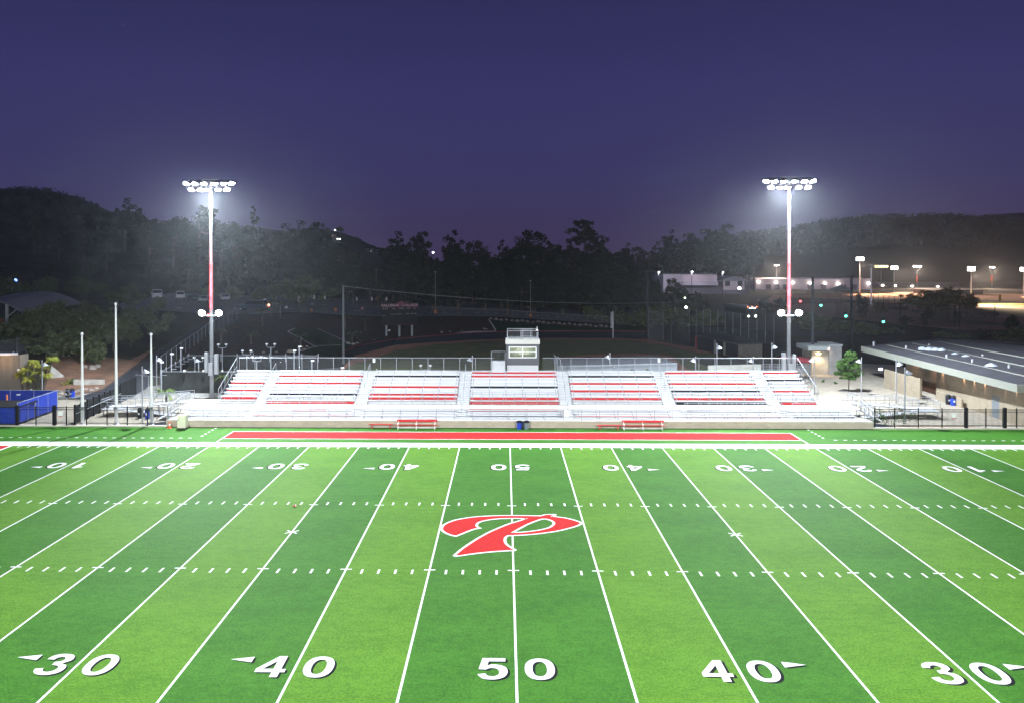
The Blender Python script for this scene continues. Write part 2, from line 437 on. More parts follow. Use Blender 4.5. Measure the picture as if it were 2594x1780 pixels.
# team box: borders and its slanting restraining dashes
for y in (3.40, 6.78): rect(-27.43, 27.43, y - .06, y + .06, .008)
for s in (-1, 1): rect(s * 27.43 - .06, s * 27.43 + .06, 1.8, 6.84, .010)
x = -60.0
while x < -30.2: rect(x, x + .34, 3.50, 3.66); rect(-x - .34, -x, 3.50, 3.66); x += YD
for s in (-1, 1):
    for k in range(5):
        y = 4.35 + k * .95; rect(s * 29.75 - .09, s * 29.75 + .09, y, y + .36)
struct(b.build('field_lines', linem))
b = MB(); b.quad((-27.36, 3.47, .004), (27.36, 3.47, .004), (27.36, 6.71, .004), (-27.36, 6.71, .004)); struct(b.build('team_box', redturf))

# yard numbers
def digit(ch):
    """loops in a 1.22 x 1.83 box with its centre at 0,0; outer first, holes after"""
    w, h = .62, .91
    def ell(a, c, n=28, e=2.3):
        o = []
        for k in range(n):
            t = 2 * math.pi * k / n; cs, sn = math.cos(t), math.sin(t)
            o.append((a * math.copysign(abs(cs) ** (2 / e), cs), c * math.copysign(abs(sn) ** (2 / e), sn)))
        return o
    if ch == '0': return [ell(w, h), ell(.30, .63)]
    if ch == '1': return [[(-.42, .34), (-.42, .58), (-.12, .68), (.02, .91), (.30, .91), (.30, -.91), (-.06, -.91), (-.06, .36)]]
    if ch == '4': return [[(.08, .91), (.42, .91), (.42, -.22), (.62, -.22), (.62, -.50), (.42, -.50), (.42, -.91), (.10, -.91), (.10, -.50), (-.62, -.50), (-.62, -.20)], [(.10, .46), (.10, -.22), (-.34, -.22)]]
    if ch == '5':
        return [[tuple(p) for p in smoothloop([(-.44, .91), (.52, .91), (.52, .62), (-.18, .62), (-.23, .26), (.02, .36), (.36, .27), (.57, .05), (.61, -.32), (.49, -.68), (.20, -.88), (-.12, -.92), (-.42, -.82), (-.62, -.50), (-.30, -.42), (-.20, -.60), (0, -.66), (.20, -.56), (.28, -.31), (.18, -.04), (-.02, .04), (-.18, 0), (-.28, -.10), (-.58, -.06)], corners=(0, 1, 2, 3, 4, 13, 14, 22, 23), n=4)]]
    if ch == '2':
        return [[tuple(p) for p in smoothloop([(-.60, .38), (-.52, .70), (-.25, .89), (.05, .92), (.38, .82), (.57, .56), (.55, .28), (.36, .02), (.02, -.28), (-.18, -.58), (.60, -.58), (.60, -.91), (-.62, -.91), (-.52, -.52), (-.24, -.14), (.14, .20), (.26, .44), (.17, .60), (0, .65), (-.18, .58), (-.27, .38)], corners=(0, 9, 10, 11, 12, 20), n=4)]]
    if ch == '3':
        return [[tuple(p) for p in smoothloop([(-.56, .44), (-.46, .74), (-.20, .90), (.08, .92), (.38, .82), (.52, .58), (.50, .32), (.28, .08), (.52, -.08), (.61, -.38), (.52, -.70), (.24, -.89), (-.04, -.92), (-.36, -.84), (-.56, -.62), (-.61, -.40), (-.29, -.34), (-.22, -.55), (-.02, -.66), (.20, -.58), (.29, -.38), (.22, -.16), (-.10, -.05), (-.10, .20), (.12, .27), (.20, .45), (.12, .60), (-.02, .65), (-.18, .58), (-.25, .40)], corners=(0, 15, 16, 22, 23, 29), n=4)]]
def number(name, s, xc, yc, flip, arrow):
    """two digits either side of a yard line, with a black drop shadow under them"""
    for m_, off, z, nm in ((blacknum, (.11, -.10), .004, 'shadow'), (linem, (0, 0), .010, 'digits')):
        b = MB()
        for ch, dx in ((s[0], -.97), (s[1], .97)):
            loops = digit(ch); q = -1 if flip else 1
            L = [[(xc + q * (dx + p[0]) + off[0] * (-1 if flip else 1), yc + q * p[1] + off[1]* (1 if flip else 1)) for p in l] for l in loops]
            vs, fs = fill(L); b.add([(v[0], v[1], z) for v in vs], fs)
        if arrow:
            ax = xc + arrow * 1.95; q = -1 if flip else 1
            yb = yc + q * .58
            b.add([(ax + off[0]*q, yb + .25 + off[1], z), (ax + off[0]*q, yb - .25 + off[1], z), (ax + arrow * .95 + off[0]*q, yb + off[1], z)], [(0, 1, 2)])
        o = b.build('yard_number_' + nm if nm == 'shadow' else 'yard_number', m_)
        struct(o); o.data.flip_normals() if o.data.polygons[0].normal.z < 0 else None
for k in range(-4, 5):
    s = str(50 - abs(k) * 10); ar = 0 if k == 0 else (1 if k > 0 else -1)
    number('n', s, k * 10 * YD, -41.60, False, ar)
    number('n', s, k * 10 * YD, -7.42, True, ar)

# the red letter at midfield, traced and laid out on the turf
def r3(p): q = G(1040 + p[0] * .25072, 1080 + p[1] * .25077); return (q.x, q.y)
OUT = [(330,1020),(345,995),(400,965),(480,940),(600,920),(700,910),(830,903),(980,900),(1100,900),(1220,902),(1315,904),(1345,896),(1380,890),(1455,888),(1410,905),(1470,913),(1550,923),(1620,938),(1690,960),(1712,972),(1700,985),(1660,1003),(1600,1020),(1500,1045),(1400,1062),(1300,1075),(1200,1085),(1100,1091),(975,1097),(950,1115),(940,1142),(945,1170),(965,1195),(1000,1220),(1046,1245),(1000,1247),(850,1256),(700,1270),(600,1283),(520,1295),(455,1302),(480,1280),(540,1230),(620,1175),(700,1125),(800,1070),(900,1025),(1000,985),(1100,955),(1190,925),(1100,922),(1000,922),(900,925),(800,935),(720,950),(670,970),(655,995),(660,1010),(683,1023),(640,1030),(580,1050),(520,1075),(455,1100),(400,1085),(350,1060),(326,1035)]
HOLE = [(1010,1072),(1080,1032),(1180,980),(1270,945),(1325,928),(1380,930),(1440,950),(1462,975),(1445,1000),(1400,1025),(1300,1048),(1200,1062),(1100,1070)]
o_ = smoothloop([r3(p) for p in OUT], corners=(10, 13, 14, 28, 34, 40, 49, 58, 62), n=4)
h_ = smoothloop([r3(p) for p in HOLE], corners=(0, 4), n=4)
vs, fs = fill([o_, h_]); b = MB(); b.add([(v[0], v[1], .016) for v in vs], fs); lr = struct(b.build('midfield_letter', redturf))
vs, fs = fill([offloop(o_, .17), offloop(h_, -.17)]); b = MB(); b.add([(v[0], v[1], .012) for v in vs], fs); lw = struct(b.build('midfield_letter_border', linem))
for o in (lr, lw):
    if o.data.polygons[0].normal.z < 0: o.data.flip_normals()

# ================================================================== GRANDSTAND
SX = [(-31.45, -27.62), (-26.35, -16.75), (-15.30, -5.68), (-4.25, 5.37), (6.80, 16.42), (17.85, 27.47), (28.95, 32.86)]
WY, WZ = 12.0, 1.43            # walkway front edge and level
FY, FZ, TR, RI = 14.6, 1.80, .765, .295
gs = thing('grandstand', 'long white aluminium grandstand with red and black seat boards behind the far sideline', 'grandstand', (.5, 9.0, 0))
wallc = blockmat('wall_block', (.58, .50, .38), (.46, .39, .30), .6, .24)
w_ = MB().box(-35.05, 36.4, 8.95, 9.20, 0, .70).build('front_wall', wallc, gs)
MB().box(-35.05, 36.4, 8.93, 9.22, .70, .74).build('wall_cap', white, gs)
# lower decks, walkway
dk_ = MB()
dk_.box(-34.9, 36.25, 9.22, 10.50, .66, .74)
for y0, y1, z in ((10.50, 11.10, .89), (11.10, WY, 1.04)):
    dk_.box(-34.0, 35.4, y0, y1, z - .05, z); dk_.box(-34.0, 35.4, y0, y0 + .03, z - .25, z - .052)
dk_.build('lower_deck', white, gs)
wk = MB().box(-35.2, 36.6, WY, FY, WZ - .06, WZ).box(-35.2, -31.9, FY, 17.4, WZ - .06, WZ).box(33.3, 36.6, FY, 17.4, WZ - .06, WZ).build('walkway', mat('walkway_deck', (.60, .57, .50), .7, .1, 2), gs)
MB().box(-34.0, 35.4, WY - .03, WY, 1.04, WZ - .062).build('walkway_riser', white, gs)
colr = {'w': white, 'r': redm, 'k': blackm}
UP_ = ['wrwwrwww'[0:0]] if False else None
# colour of each board, bottom row first (8 rows), then the fascia
ROWS = ['rwrwrwww', 'wkwwrwrw', 'rrwrwwkw'.replace('x', ''), 'rwwkwwrr', 'rwrwrwkw', 'rwkwrwwr', 'wwrwwkwr']
FAS = 'wrwrwkr'
LOW = ['www', 'rwr', 'www', 'kwr', 'rww', 'rwk', 'kww']   # seat 1, seat 2, riser of seat 3
for si, (x0, x1) in enumerate(SX):
    nb = max(1, round((x1 - x0) / 1.9)); step = (x1 - x0 - .5) / nb
    br = MB()
    c = FAS[si]
    MB().box(x0, x1, FY - .03, FY, WZ + .02, FZ - .1).build('fascia', colr[c], gs)
    for r in range(8):
        y0 = FY + r * TR; z = FZ + r * RI; y1 = y0 + TR
        d = MB().box(x0, x1, y0, y1, z - .045, z)                   # foot deck
        if r < 7: d.box(x0, x1, y1 - .022, y1, z + .2, z + RI - .047)
        d.build('foot_deck', white, gs)
        cc = colr[ROWS[si][r]]
        MB().box(x0 + .02, x1 - .02, y1 - .045, y1 - .024, z + .006, z + .246).build('riser_board', cc, gs)
        br = MB().box(x0, x1, y1 - .30, y1 - .05, z + .395, z + .435)
        for k in range(nb + 1):
            xb = x0 + .25 + k * step
            br.box(xb - .025, xb + .025, y1 - .30, y1 - .047, z + .34, z + .396).box(xb - .03, xb + .03, y1 - .075, y1 - .047, z + .003, z + .34)
        br.mi = [0] * 6 + [1] * (len(br.f) - 6); br.build('seat_plank', [white, alu], gs)
    # end caps of the rows, so the stand reads as solid from the side
    xa, xb = (x0, x1)
    if si in (0,): xa = -33.3
    if si == 6: xb = 35.0
    if si == 1: xb = x1 + .4
    br = MB()
    for q, (ys, zs, dz) in enumerate(((9.95, 1.06, .74), (10.58, 1.22, .89), (11.20, 1.37, 1.04))):
        ch = LOW[si][q] if q < 2 else 'w'
        br = MB().box(xa - .1, xb + .1, ys, ys + .25, zs - .045, zs)
        if ch != 'w': MB().box(xa - .08, xb + .08, ys - .02, ys - .002, zs - .06, zs - .004).build('seat_strip', colr[ch], gs)
        k = xa + .3
        while k < xb: br.box(k - .03, k + .03, ys + .05, ys + .12, dz + .002, zs - .044); k += 1.85
        br.mi = [0] * 6 + [1] * (len(br.f) - 6); br.build('seat_plank', [white, alu], gs)
    if LOW[si][2] != 'w': MB().box(xa + (.6 if si != 3 else 0) + (3 if si in (1,) else 0), xb - .3 - (2.6 if si == 1 else 0), WY - .06, WY - .032, 1.12, 1.36).build('riser_board', colr[LOW[si][2]], gs)
# top deck edge / back trough
MB().box(SX[0][0], SX[-1][1], FY + 8 * TR, FY + 8 * TR + .25, FZ + 8 * RI - .25, FZ + 8 * RI + .02).box(SX[0][0], SX[-1][1], FY + 8 * TR - .02, FY + 8 * TR, FZ + 7 * RI + .25, FZ + 8 * RI - .26).build('top_rail_deck', white, gs)
MB().box(SX[0][0] + .2, SX[-1][1] - .2, FY + 8 * TR - .1, FY + 8 * TR - .03, 0, FZ + 7 * RI).build('back_skirt', mat('dark_understructure', (.12, .12, .13), .8), gs)
# aisle stairs: half steps, and a centre handrail in each
AIS = [(SX[i][1], SX[i + 1][0]) for i in range(6)]
for i, (x0, x1) in enumerate(AIS):
    b = MB()
    for k in range(17):
        y0 = FY - .42 + k * TR / 2; z = WZ + .16 + (k * RI / 2) * 1.02
        b.box(x0 + .05, x1 - .05, y0 + .02, y0 + TR / 2 + .03, z - .04, z); b.box(x0 + .05, x1 - .05, y0 + .045, y0 + .06, z - .14, z - .042)
    b.build('aisle_stair', white, gs); b = MB()
    for k, (y0, z) in enumerate(((10.1, .83), (10.5, .95), (10.95, 1.08), (11.4, 1.2), (11.75, 1.32))):
        b.box(x0 + .25, x1 - .25, y0, y0 + .42, z - .03, z); b.box(x0 + .25, x1 - .25, y0, y0 + .02, z - .15, z - .032)
    b.build('lower_stair', white, gs)
    xm = (x0 + x1) / 2
    for a, c in ((0, 2.0), (2.6, 4.4), (4.8, 6.2)):
        p = [(xm, FY + a, FZ + a * RI / TR), (xm, FY + a, FZ + a * RI / TR + .9), (xm, FY + c, FZ + c * RI / TR + .9), (xm, FY + c, FZ + c * RI / TR)]
        MB().path(p, .024, 6).build('aisle_handrail', alu, gs)
    h = MB(); h.path([(xm, WY - .1, 1.2), (xm, WY - .1, 2.15), (xm, 10.4, 1.75), (xm, 10.4, .8)], .024, 6)
    h.build('aisle_handrail', alu, gs)
# front rail on the wall
b = MB(); x = -34.95; k = 0
xs = [-34.95 + i * 1.836 for i in range(39)] + [36.35]
gate = [AIS[3][0] - .2]
for x in xs: b.cyl((x, 9.07, .74), (x, 9.07, 1.80), .03, n=6)
b.path([(-34.95, 9.07, 1.80), (36.35, 9.07, 1.80)], .026).path([(-34.95, 9.07, .86), (36.35, 9.07, .86)], .018)
b.build('front_rail', alu, gs)
fmesh = meshmat('chain_link_light', (.5, .52, .55), .035)
MB().box(-34.95, 36.35, 9.066, 9.072, .88, 1.77).build('rail_mesh', fmesh, gs)
# back fence of the stand
b = MB(); yb = FY + 8 * TR + .2; zb = FZ + 8 * RI + .02; zt = 5.70
x = SX[0][0] + .15; bx = []
while x < SX[-1][1] + .1: bx.append(x); x += 1.83
for x in bx:
    if -1.7 < x < 4.5: continue
    b.cyl((x, yb, zb - .2), (x, yb, zt), .032, n=6)
for a, c in ((SX[0][0] + .1, -1.75), (3.85, SX[-1][1] - .05)):
    b.path([(a, yb, zt), (c, yb, zt)], .030); b.path([(a, yb, zb + .08), (c, yb, zb + .08)], .02)
    MB().box(a, c, yb - .003, yb + .003, zb + .1, zt - .03).build('rail_mesh', fmesh, gs)
b.build('back_rail', alu, gs)
# side rails sloping with the rows
for s, xx, xl in ((-1, SX[0][0] - .12, -35.0), (1, SX[-1][1] + .12, 36.45)):
    b = MB(); y0, z0 = FY - .05, WZ
    zt0 = 3.05
    b.path([(xx, y0, z0), (xx, y0, zt0), (xx, yb, zt), (xx, yb, zb - .1)], .034)
    b.path([(xx, y0, zt0 - .95), (xx, yb, zt - .95)], .02)
    for k in range(1, 6):
        y = y0 + (yb - y0) * k / 6; b.cyl((xx, y, FZ + (y - FY) * RI / TR), (xx, y, zt0 + (zt - zt0) * k / 6), .024, n=6)
    b.build('side_rail', alu, gs)
    m2 = MB(); m2.add([(xx, y0, z0 + .1), (xx, yb, zb), (xx, yb, zt - .03), (xx, y0, zt0 - .03)], [(0, 1, 2, 3)]); m2.build('rail_mesh', fmesh, gs)
    # side skirt under the rows
    sk = MB(); sk.add([(xx - s * .15, FY, 0), (xx - s * .15, yb - .3, 0), (xx - s * .15, yb - .3, zb - .3), (xx - s * .15, FY, FZ - .1)], [(0, 1, 2, 3)]); sk.build('side_skirt', mat('dark_understructure', (.12, .12, .13), .8), gs)
    # rail round the lower seats and the walkway end
    b = MB(); xo = xl
    b.path([(xo, 9.07, .74), (xo, 9.07, 1.80), (xo, 12.2, 2.45), (xo, 14.2, 2.50), (xo, 14.2, WZ)], .032)
    b.path([(xo, 9.15, 1.3), (xo, 12.2, 1.95), (xo, 14.2, 1.98)], .02)
    for y, z, t in ((10.1, .74, 2.0), (11.1, .9, 2.22), (12.2, WZ, 2.45), (13.2, WZ, 2.48)): b.cyl((xo, y, z), (xo, y, t), .024, n=6)
    b.build('side_rail', alu, gs)
    b = MB(); b.add([(xo, 9.1, .8), (xo, 12.2, WZ), (xo, 12.2, 2.43), (xo, 9.1, 1.78)], [(0, 1, 2, 3)]); b.build('rail_mesh', meshmat('rail_mesh_grey', (.45, .47, .5), .3), gs)
# front cross rail along the upper section
b = MB()
for i, (x0, x1) in enumerate(SX):
    x = x0 + .05; n = max(2, round((x1 - x0) / 1.2)); 
    for k in range(n + 1):
        xx = x0 + .05 + (x1 - x0 - .1) * k / n; b.cyl((xx, FY - .06, WZ), (xx, FY - .06, 2.72), .022, n=6)
    b.path([(x0 + .05, FY - .06, 2.72), (x1 - .05, FY - .06, 2.72)], .024).path([(x0 + .05, FY - .06, 2.28), (x1 - .05, FY - .06, 2.28)], .016)
b.build('cross_rail', alu, gs)
# seats' back rail along the walkway edge (behind lower row)
b = MB()
for i, (x0, x1) in enumerate(SX):
    b.path([(x0 + .4, WY + .05, WZ), (x0 + .4, WY + .05, 2.02), (x1 - .4, WY + .05, 2.02), (x1 - .4, WY + .05, WZ)], .02)
    k = x0 + 2.2
    while k < x1 - 1: b.cyl((k, WY + .05, WZ), (k, WY + .05, 2.02), .018, n=6); k += 2.1
b.build('walkway_rail', alu, gs)
# two wheelchair bays with their own low rails
b = MB()
for x0, x1 in ((SX[1][0] + .9, SX[1][0] + 6.9), (SX[5][0] + 2.4, SX[5][1] - 1.2)):
    b.path([(x0, FY - 1.2, WZ), (x0, FY - 1.2, 2.33), (x0 + .4, FY - .7, 2.40), (x1 - .4, FY - .7, 2.40), (x1, FY - 1.2, 2.33), (x1, FY - 1.2, WZ)], .022)
    k = x0 + .9
    while k < x1 - .4: b.cyl((k, FY - .7, WZ), (k, FY - .7, 2.40), .018, n=6); k += 1.0
b.build('bay_rail', alu, gs)
# notices on the rails
def notice(px, py, y, w, h, nm, lab, par=None):
    p = V(px, py, y)
    t = thing('notice', lab, 'sign', (p.x, y, p.z - h / 2), None)
    MB().box(p.x - w / 2, p.x + w / 2, y - .02, y - .004, p.z - h / 2, p.z + h / 2).build('board', whitepaint, t)
    MB().box(p.x - w * .08, p.x + w * .08, y - .027, y - .0215, p.z + h * .05, p.z + h * .3).build('symbol', mat('sign_red', (.5, .05, .05), .6), t)
    return t
notice(947.5, 912.5, yb - .05, .30, .46, '', 'small white notice on the back rail of the stand, left of the press box')
notice(1669.5, 912.5, yb - .05, .30, .46, '', 'small white notice on the back rail of the stand, right of the press box')
p = V(1435.5, 1046, 9.05); t = thing('gate_notice', 'blank white panel on the front rail of the stand, right of the middle section', 'sign', (p.x, 9.05, .9))
MB().box(p.x - .27, p.x + .27, 8.99, 9.03, p.z - .32, p.z + .32).build('board', whitepaint, t)

# access ramps and stairs at both ends
def ramp(s, xe, lab):
    """switchback ramp: upper run away from the stand, landing, lower run back; s = -1 left, 1 right"""
    t = thing('access_ramp', lab, 'ramp', (xe, 15.8, 0))
    L = 7.6; x1 = xe + s * L; x2 = x1 + s * 1.6
    z1 = .80
    dm = mat('ramp_deck', (.42, .42, .43), .6, .1, 3)
    b = MB()
    def run(xa, za, xb, zb_, y0, y1):
        b.add([(xa, y0, za), (xb, y0, zb_), (xb, y1, zb_), (xa, y1, za), (xa, y0, za - .12), (xb, y0, max(zb_ - .12, .01)), (xb, y1, max(zb_ - .12, .01)), (xa, y1, za - .12)],
            [(0, 1, 2, 3), (4, 7, 6, 5), (0, 4, 5, 1), (3, 2, 6, 7), (0, 3, 7, 4), (1, 5, 6, 2)])
    run(xe + s * .01, WZ - .01, x1, z1, 16.0, 17.35); run(x1 + s * .005, z1, x2, z1, 14.5, 17.35); run(x1 - s * .005, z1 - .003, xe + s * 1.2, .12, 14.5, 15.8)
    b.build('ramp_surface', dm, t)
    def rail(pts, nm='ramp_rail'):
        r = MB(); up = [(p[0], p[1], p[2] + 1.05) for p in pts]; mid = [(p[0], p[1], p[2] + .78) for p in pts]; lo = [(p[0], p[1], p[2] + .12) for p in pts]
        r.path(up, .028).path(mid, .022).path(lo, .02)
        for a, c in zip(pts, pts[1:]):
            a, c = Vector(a), Vector(c); n = max(1, round((c - a).length / 1.5))
            for k in range(n + 1):
                q = a + (c - a) * k / n; r.cyl((q.x, q.y, max(q.z - .1, 0)), (q.x, q.y, q.z + 1.05), .024, n=6)
        r.build(nm, alu, t)
    rail([(xe, 17.35, WZ), (x1, 17.35, z1), (x2, 17.35, z1), (x2, 14.5, z1), (x1, 14.5, z1), (xe + s * 1.2, 14.5, .12)])
    rail([(xe, 16.0, WZ), (x1, 16.0, z1)]); rail([(x1, 15.8, z1), (xe + s * 1.2, 15.8, .12)])
    lg = MB()
    for x, z in ((xe + s * 1.5, 1.2), (xe + s * 4, 1.0), (x1, .7), (x2 - s * .2, .7)):
        for y in (14.6, 17.2): lg.box(x - .04, x + .04, y - .04, y + .04, 0, z if y > 15 else min(z, .7))
    lg.build('support_leg', alu, t)
    # stair down in front
    b = MB(); n = 7
    for k in range(n):
        x = xe + s * (.05 + .3 * k); z = WZ - .18 - k * .18
        b.box(min(x, x + s * .32), max(x, x + s * .32), 12.5, 14.1, max(z - .04, .0), z)
    b.build('stair', dm, t)
    for y in (12.45, 14.15):
        r = MB(); a = (xe + s * .05, y, WZ); c = (xe + s * 2.2, y, .05)
        r.path([(a[0], y, a[2] + 1.0), (c[0], y, c[2] + 1.0), (c[0] + s * .4, y, c[2] + 1.0), (c[0] + s * .4, y, 0)], .026).path([(a[0], y, a[2] + .7), (c[0], y, c[2] + .7)], .022)
        for k in range(4):
            u = k / 3; r.cyl((a[0] + (c[0] - a[0]) * u, y, a[2] + (c[2] - a[2]) * u - .1), (a[0] + (c[0] - a[0]) * u, y, a[2] + (c[2] - a[2]) * u + 1.0), .022, n=6)
        r.build('stair_rail', alu, t)
    b = MB().box(min(xe, xe + s * .1), max(xe, xe + s * .1), 14.25, 15.9, WZ, WZ + .06)
    b.path([(xe, 14.2, WZ + 1.05), (xe, 15.95, WZ + 1.05)], .028).path([(xe, 14.2, WZ + .6), (xe, 15.95, WZ + .6)], .02).build('landing_rail', alu, t)
    return t
ramp(-1, -35.25, 'grey metal switchback ramp with pipe rails at the left end of the grandstand')
ramp(1, 36.65, 'grey metal switchback ramp with pipe rails at the right end of the grandstand')

# press box
px0, px1, py0, py1 = -.02, 3.78, 21.7, 24.6
x0 = V(1282.2, 900, 21.7).x; x1 = V(1365.9, 900, 21.7).x
zb1 = V(1324, 924.7, 21.7).z; zt1 = V(1324, 871, 21.7).z; zr = V(1324, 862, 21.5).z
pb = thing('press_box', 'small grey press box with white framed window raised behind the middle of the stand', 'press box', ((x0 + x1) / 2, 21.7, 0))
gpaint = mat('grey_siding', (.085, .087, .10), .6, .05, 3)
wx0, wx1 = V(1289, 890, 21.7).x, V(1358.6, 890, 21.7).x; wz0, wz1 = V(1324, 906, 21.7).z, V(1324, 878.3, 21.7).z
b = MB()
b.box(x0, wx0, 21.7, 21.85, zb1, zt1).box(wx1, x1, 21.7, 21.85, zb1, zt1).box(wx0, wx1, 21.7, 21.85, zb1, wz0).box(wx0, wx1, 21.7, 21.85, wz1, zt1)
b.box(x0, x0 + .12, 21.85, 24.5, zb1, zt1).box(x1 - .12, x1, 21.85, 24.5, zb1, zt1).box(x0 + .12, x1 - .12, 24.4, 24.5, zb1, zt1).box(x0 + .12, x1 - .12, 21.85, 24.4, zb1, zb1 + .08)
b.build('wall', gpaint, pb)
MB().box(x0 + .13, x1 - .13, 24.3, 24.38, zb1 + .1, zt1 - .05).box(x0 + .4, x0 + 1.2, 23.4, 24.2, zb1 + .1, zb1 + 1.5).box(x0 + 1.6, x0 + 2.9, 23.0, 24.0, zb1 + .1, zb1 + 1.1).build('interior', mat('interior_cream', (.5, .52, .42), .8, .2, 2), pb)
ld = bpy.data.lights.new('added_fill_lamp', 'POINT'); ld.energy = 110; ld.color = (.92, 1, .9); ld.shadow_soft_size = .2  # added lamp; the lit interior stands in for the pane's reflection
lo = bpy.data.objects.new('added_fill_lamp', ld); col.objects.link(lo); lo.parent = pb; lo.location = (0, 1.2, zt1 - .35)
f = MB()
t_ = .09
f.box(wx0 - .02, wx1 + .02, 21.66, 21.76, wz0 - .03, wz0 + t_).box(wx0 - .02, wx1 + .02, 21.66, 21.76, wz1 - t_, wz1 + .03)
xm = (wx0 + wx1) / 2; zm = wz0 + (wz1 - wz0) * .52
for a in (wx0 - .02, xm - .06, wx1 - .08): f.box(a, a + .12, 21.665, 21.755, wz0 + t_, wz1 - t_)
f.box(wx0 + .1, xm - .06, 21.67, 21.75, zm - .04, zm + .04).box(xm + .06, wx1 - .08, 21.67, 21.75, zm - .04, zm + .04)
wn = f.build('window', whitepaint, pb)
gl = bpy.data.materials.new('window_glass'); gl.use_nodes = True; g_ = gl.node_tree.nodes['Principled BSDF']
g_.inputs['Base Color'].default_value = (.03, .04, .04, 1); g_.inputs['Roughness'].default_value = .04; g_.inputs['Specular IOR Level'].default_value = 1.0; g_.inputs['Alpha'].default_value = .30
MB().box(wx0, wx1, 21.70, 21.72, wz0 + .03, wz1 - .03).build('pane', gl, wn)
MB().box(x0 - .06, x1 + .06, 21.5, 24.7, zt1, zr).box(x0 - .08, x1 + .08, 21.48, 21.5, zt1 - .02, zr + .03).build('roof', mat('roof_trim', (.62, .61, .56), .6), pb)
MB().box(x0 + .1, x1 - .1, 21.74, 24.4, zb - .3, zb1 - .002).build('base', white, pb)
lg = MB()
for x in (x0 + .2, x1 - .2):
    for y in (22.2, 24.2): lg.box(x - .08, x + .08, y - .08, y + .08, 0, zb - .3)
lg.build('support_leg', alu, pb)
b = MB(); zrr = zr + .03; h = 1.08
P4 = [(x0 + .15, 21.6), (x1 - .15, 21.6), (x1 - .15, 24.4), (x0 + .15, 24.4), (x0 + .15, 21.6)]
for z in (h, h - .14 if False else .12): b.path([(p[0], p[1], zrr + z) for p in P4], .03)
for p in P4[:4]: b.cyl((*p, zrr - .02), (*p, zrr + h), .036, n=6)
xa, xb2 = V(1319.5, 850, 21.6).x, V(1344.5, 850, 21.6).x
for x in (xa, xa + .22): b.cyl((x, 21.6, zrr), (x, 21.6, zrr + h), .035, n=6)
b.cyl((xb2, 21.6, zrr), (xb2, 21.6, zrr + h), .03, n=6)
for k in range(5): b.cyl((xa, 24.2, zrr + .25 + k * .19), (xb2 + .3, 24.2, zrr + .25 + k * .19), .03, n=6)
b.build('roof_rail', alu, pb)
MB().box(P4[0][0], P4[1][0], 24.4, 24.405, zrr + .1, zrr + h).build('rail_mesh', fmesh, pb)
# stair beside it
s0, s1 = V(1246, 930, 21).x, V(1280, 930, 21).x
b = MB()
zl = V(1262, 915.5, 22.3).z
for k in range(6):
    z = zb + .1 + (zl - zb - .1) * k / 5; y = 20.6 + k * .30
    b.box(s0, s1, y, y + .34, z - .05, z); b.box(s0, s1, y + .01, y + .03, z - .2, z - .052)
b.box(s0, s1, 22.44, 23.6, zl - .06, zl)
b.build('stair', white, pb)
b = MB()
for x in (s0 - .08, s1 - .02): b.path([(x, 20.5, zb - .25), (x, 20.5, zb + .75), (x, 22.4, zl + 1.05), (x, 23.6, zl + 1.05), (x, 23.6, zl)], .03).path([(x, 20.5, zb + .3), (x, 22.4, zl + .55), (x, 23.6, zl + .55)], .02)
b.path([(s0 - .08, 23.6, zl + 1.05), (s1, 23.6, zl + 1.05)], .03)
b.build('stair_rail', alu, pb)
MB().box(s0, s1, 23.6, 23.605, zl + .05, zl + 1.0).build('rail_mesh', fmesh, pb)
# finial on the roof rail: a camera dome with its mast
p = (x1 - .25, 21.55)
t = thing('dome_camera', 'white camera dome with short mast on the press box roof rail', 'camera', (p[0], p[1], zrr + h))
MB().cyl((*p, zrr + h), (*p, zrr + h + .1), .17, .12, 12).cyl((*p, zrr + h + .1), (*p, zrr + h + .5), .05, .03, 8).build('mast', whitepaint, t)
MB().ball((*p, zrr + h - .06), .13, 12, 8).build('dome', mat('dark_dome', (.02, .02, .02), .1), t)
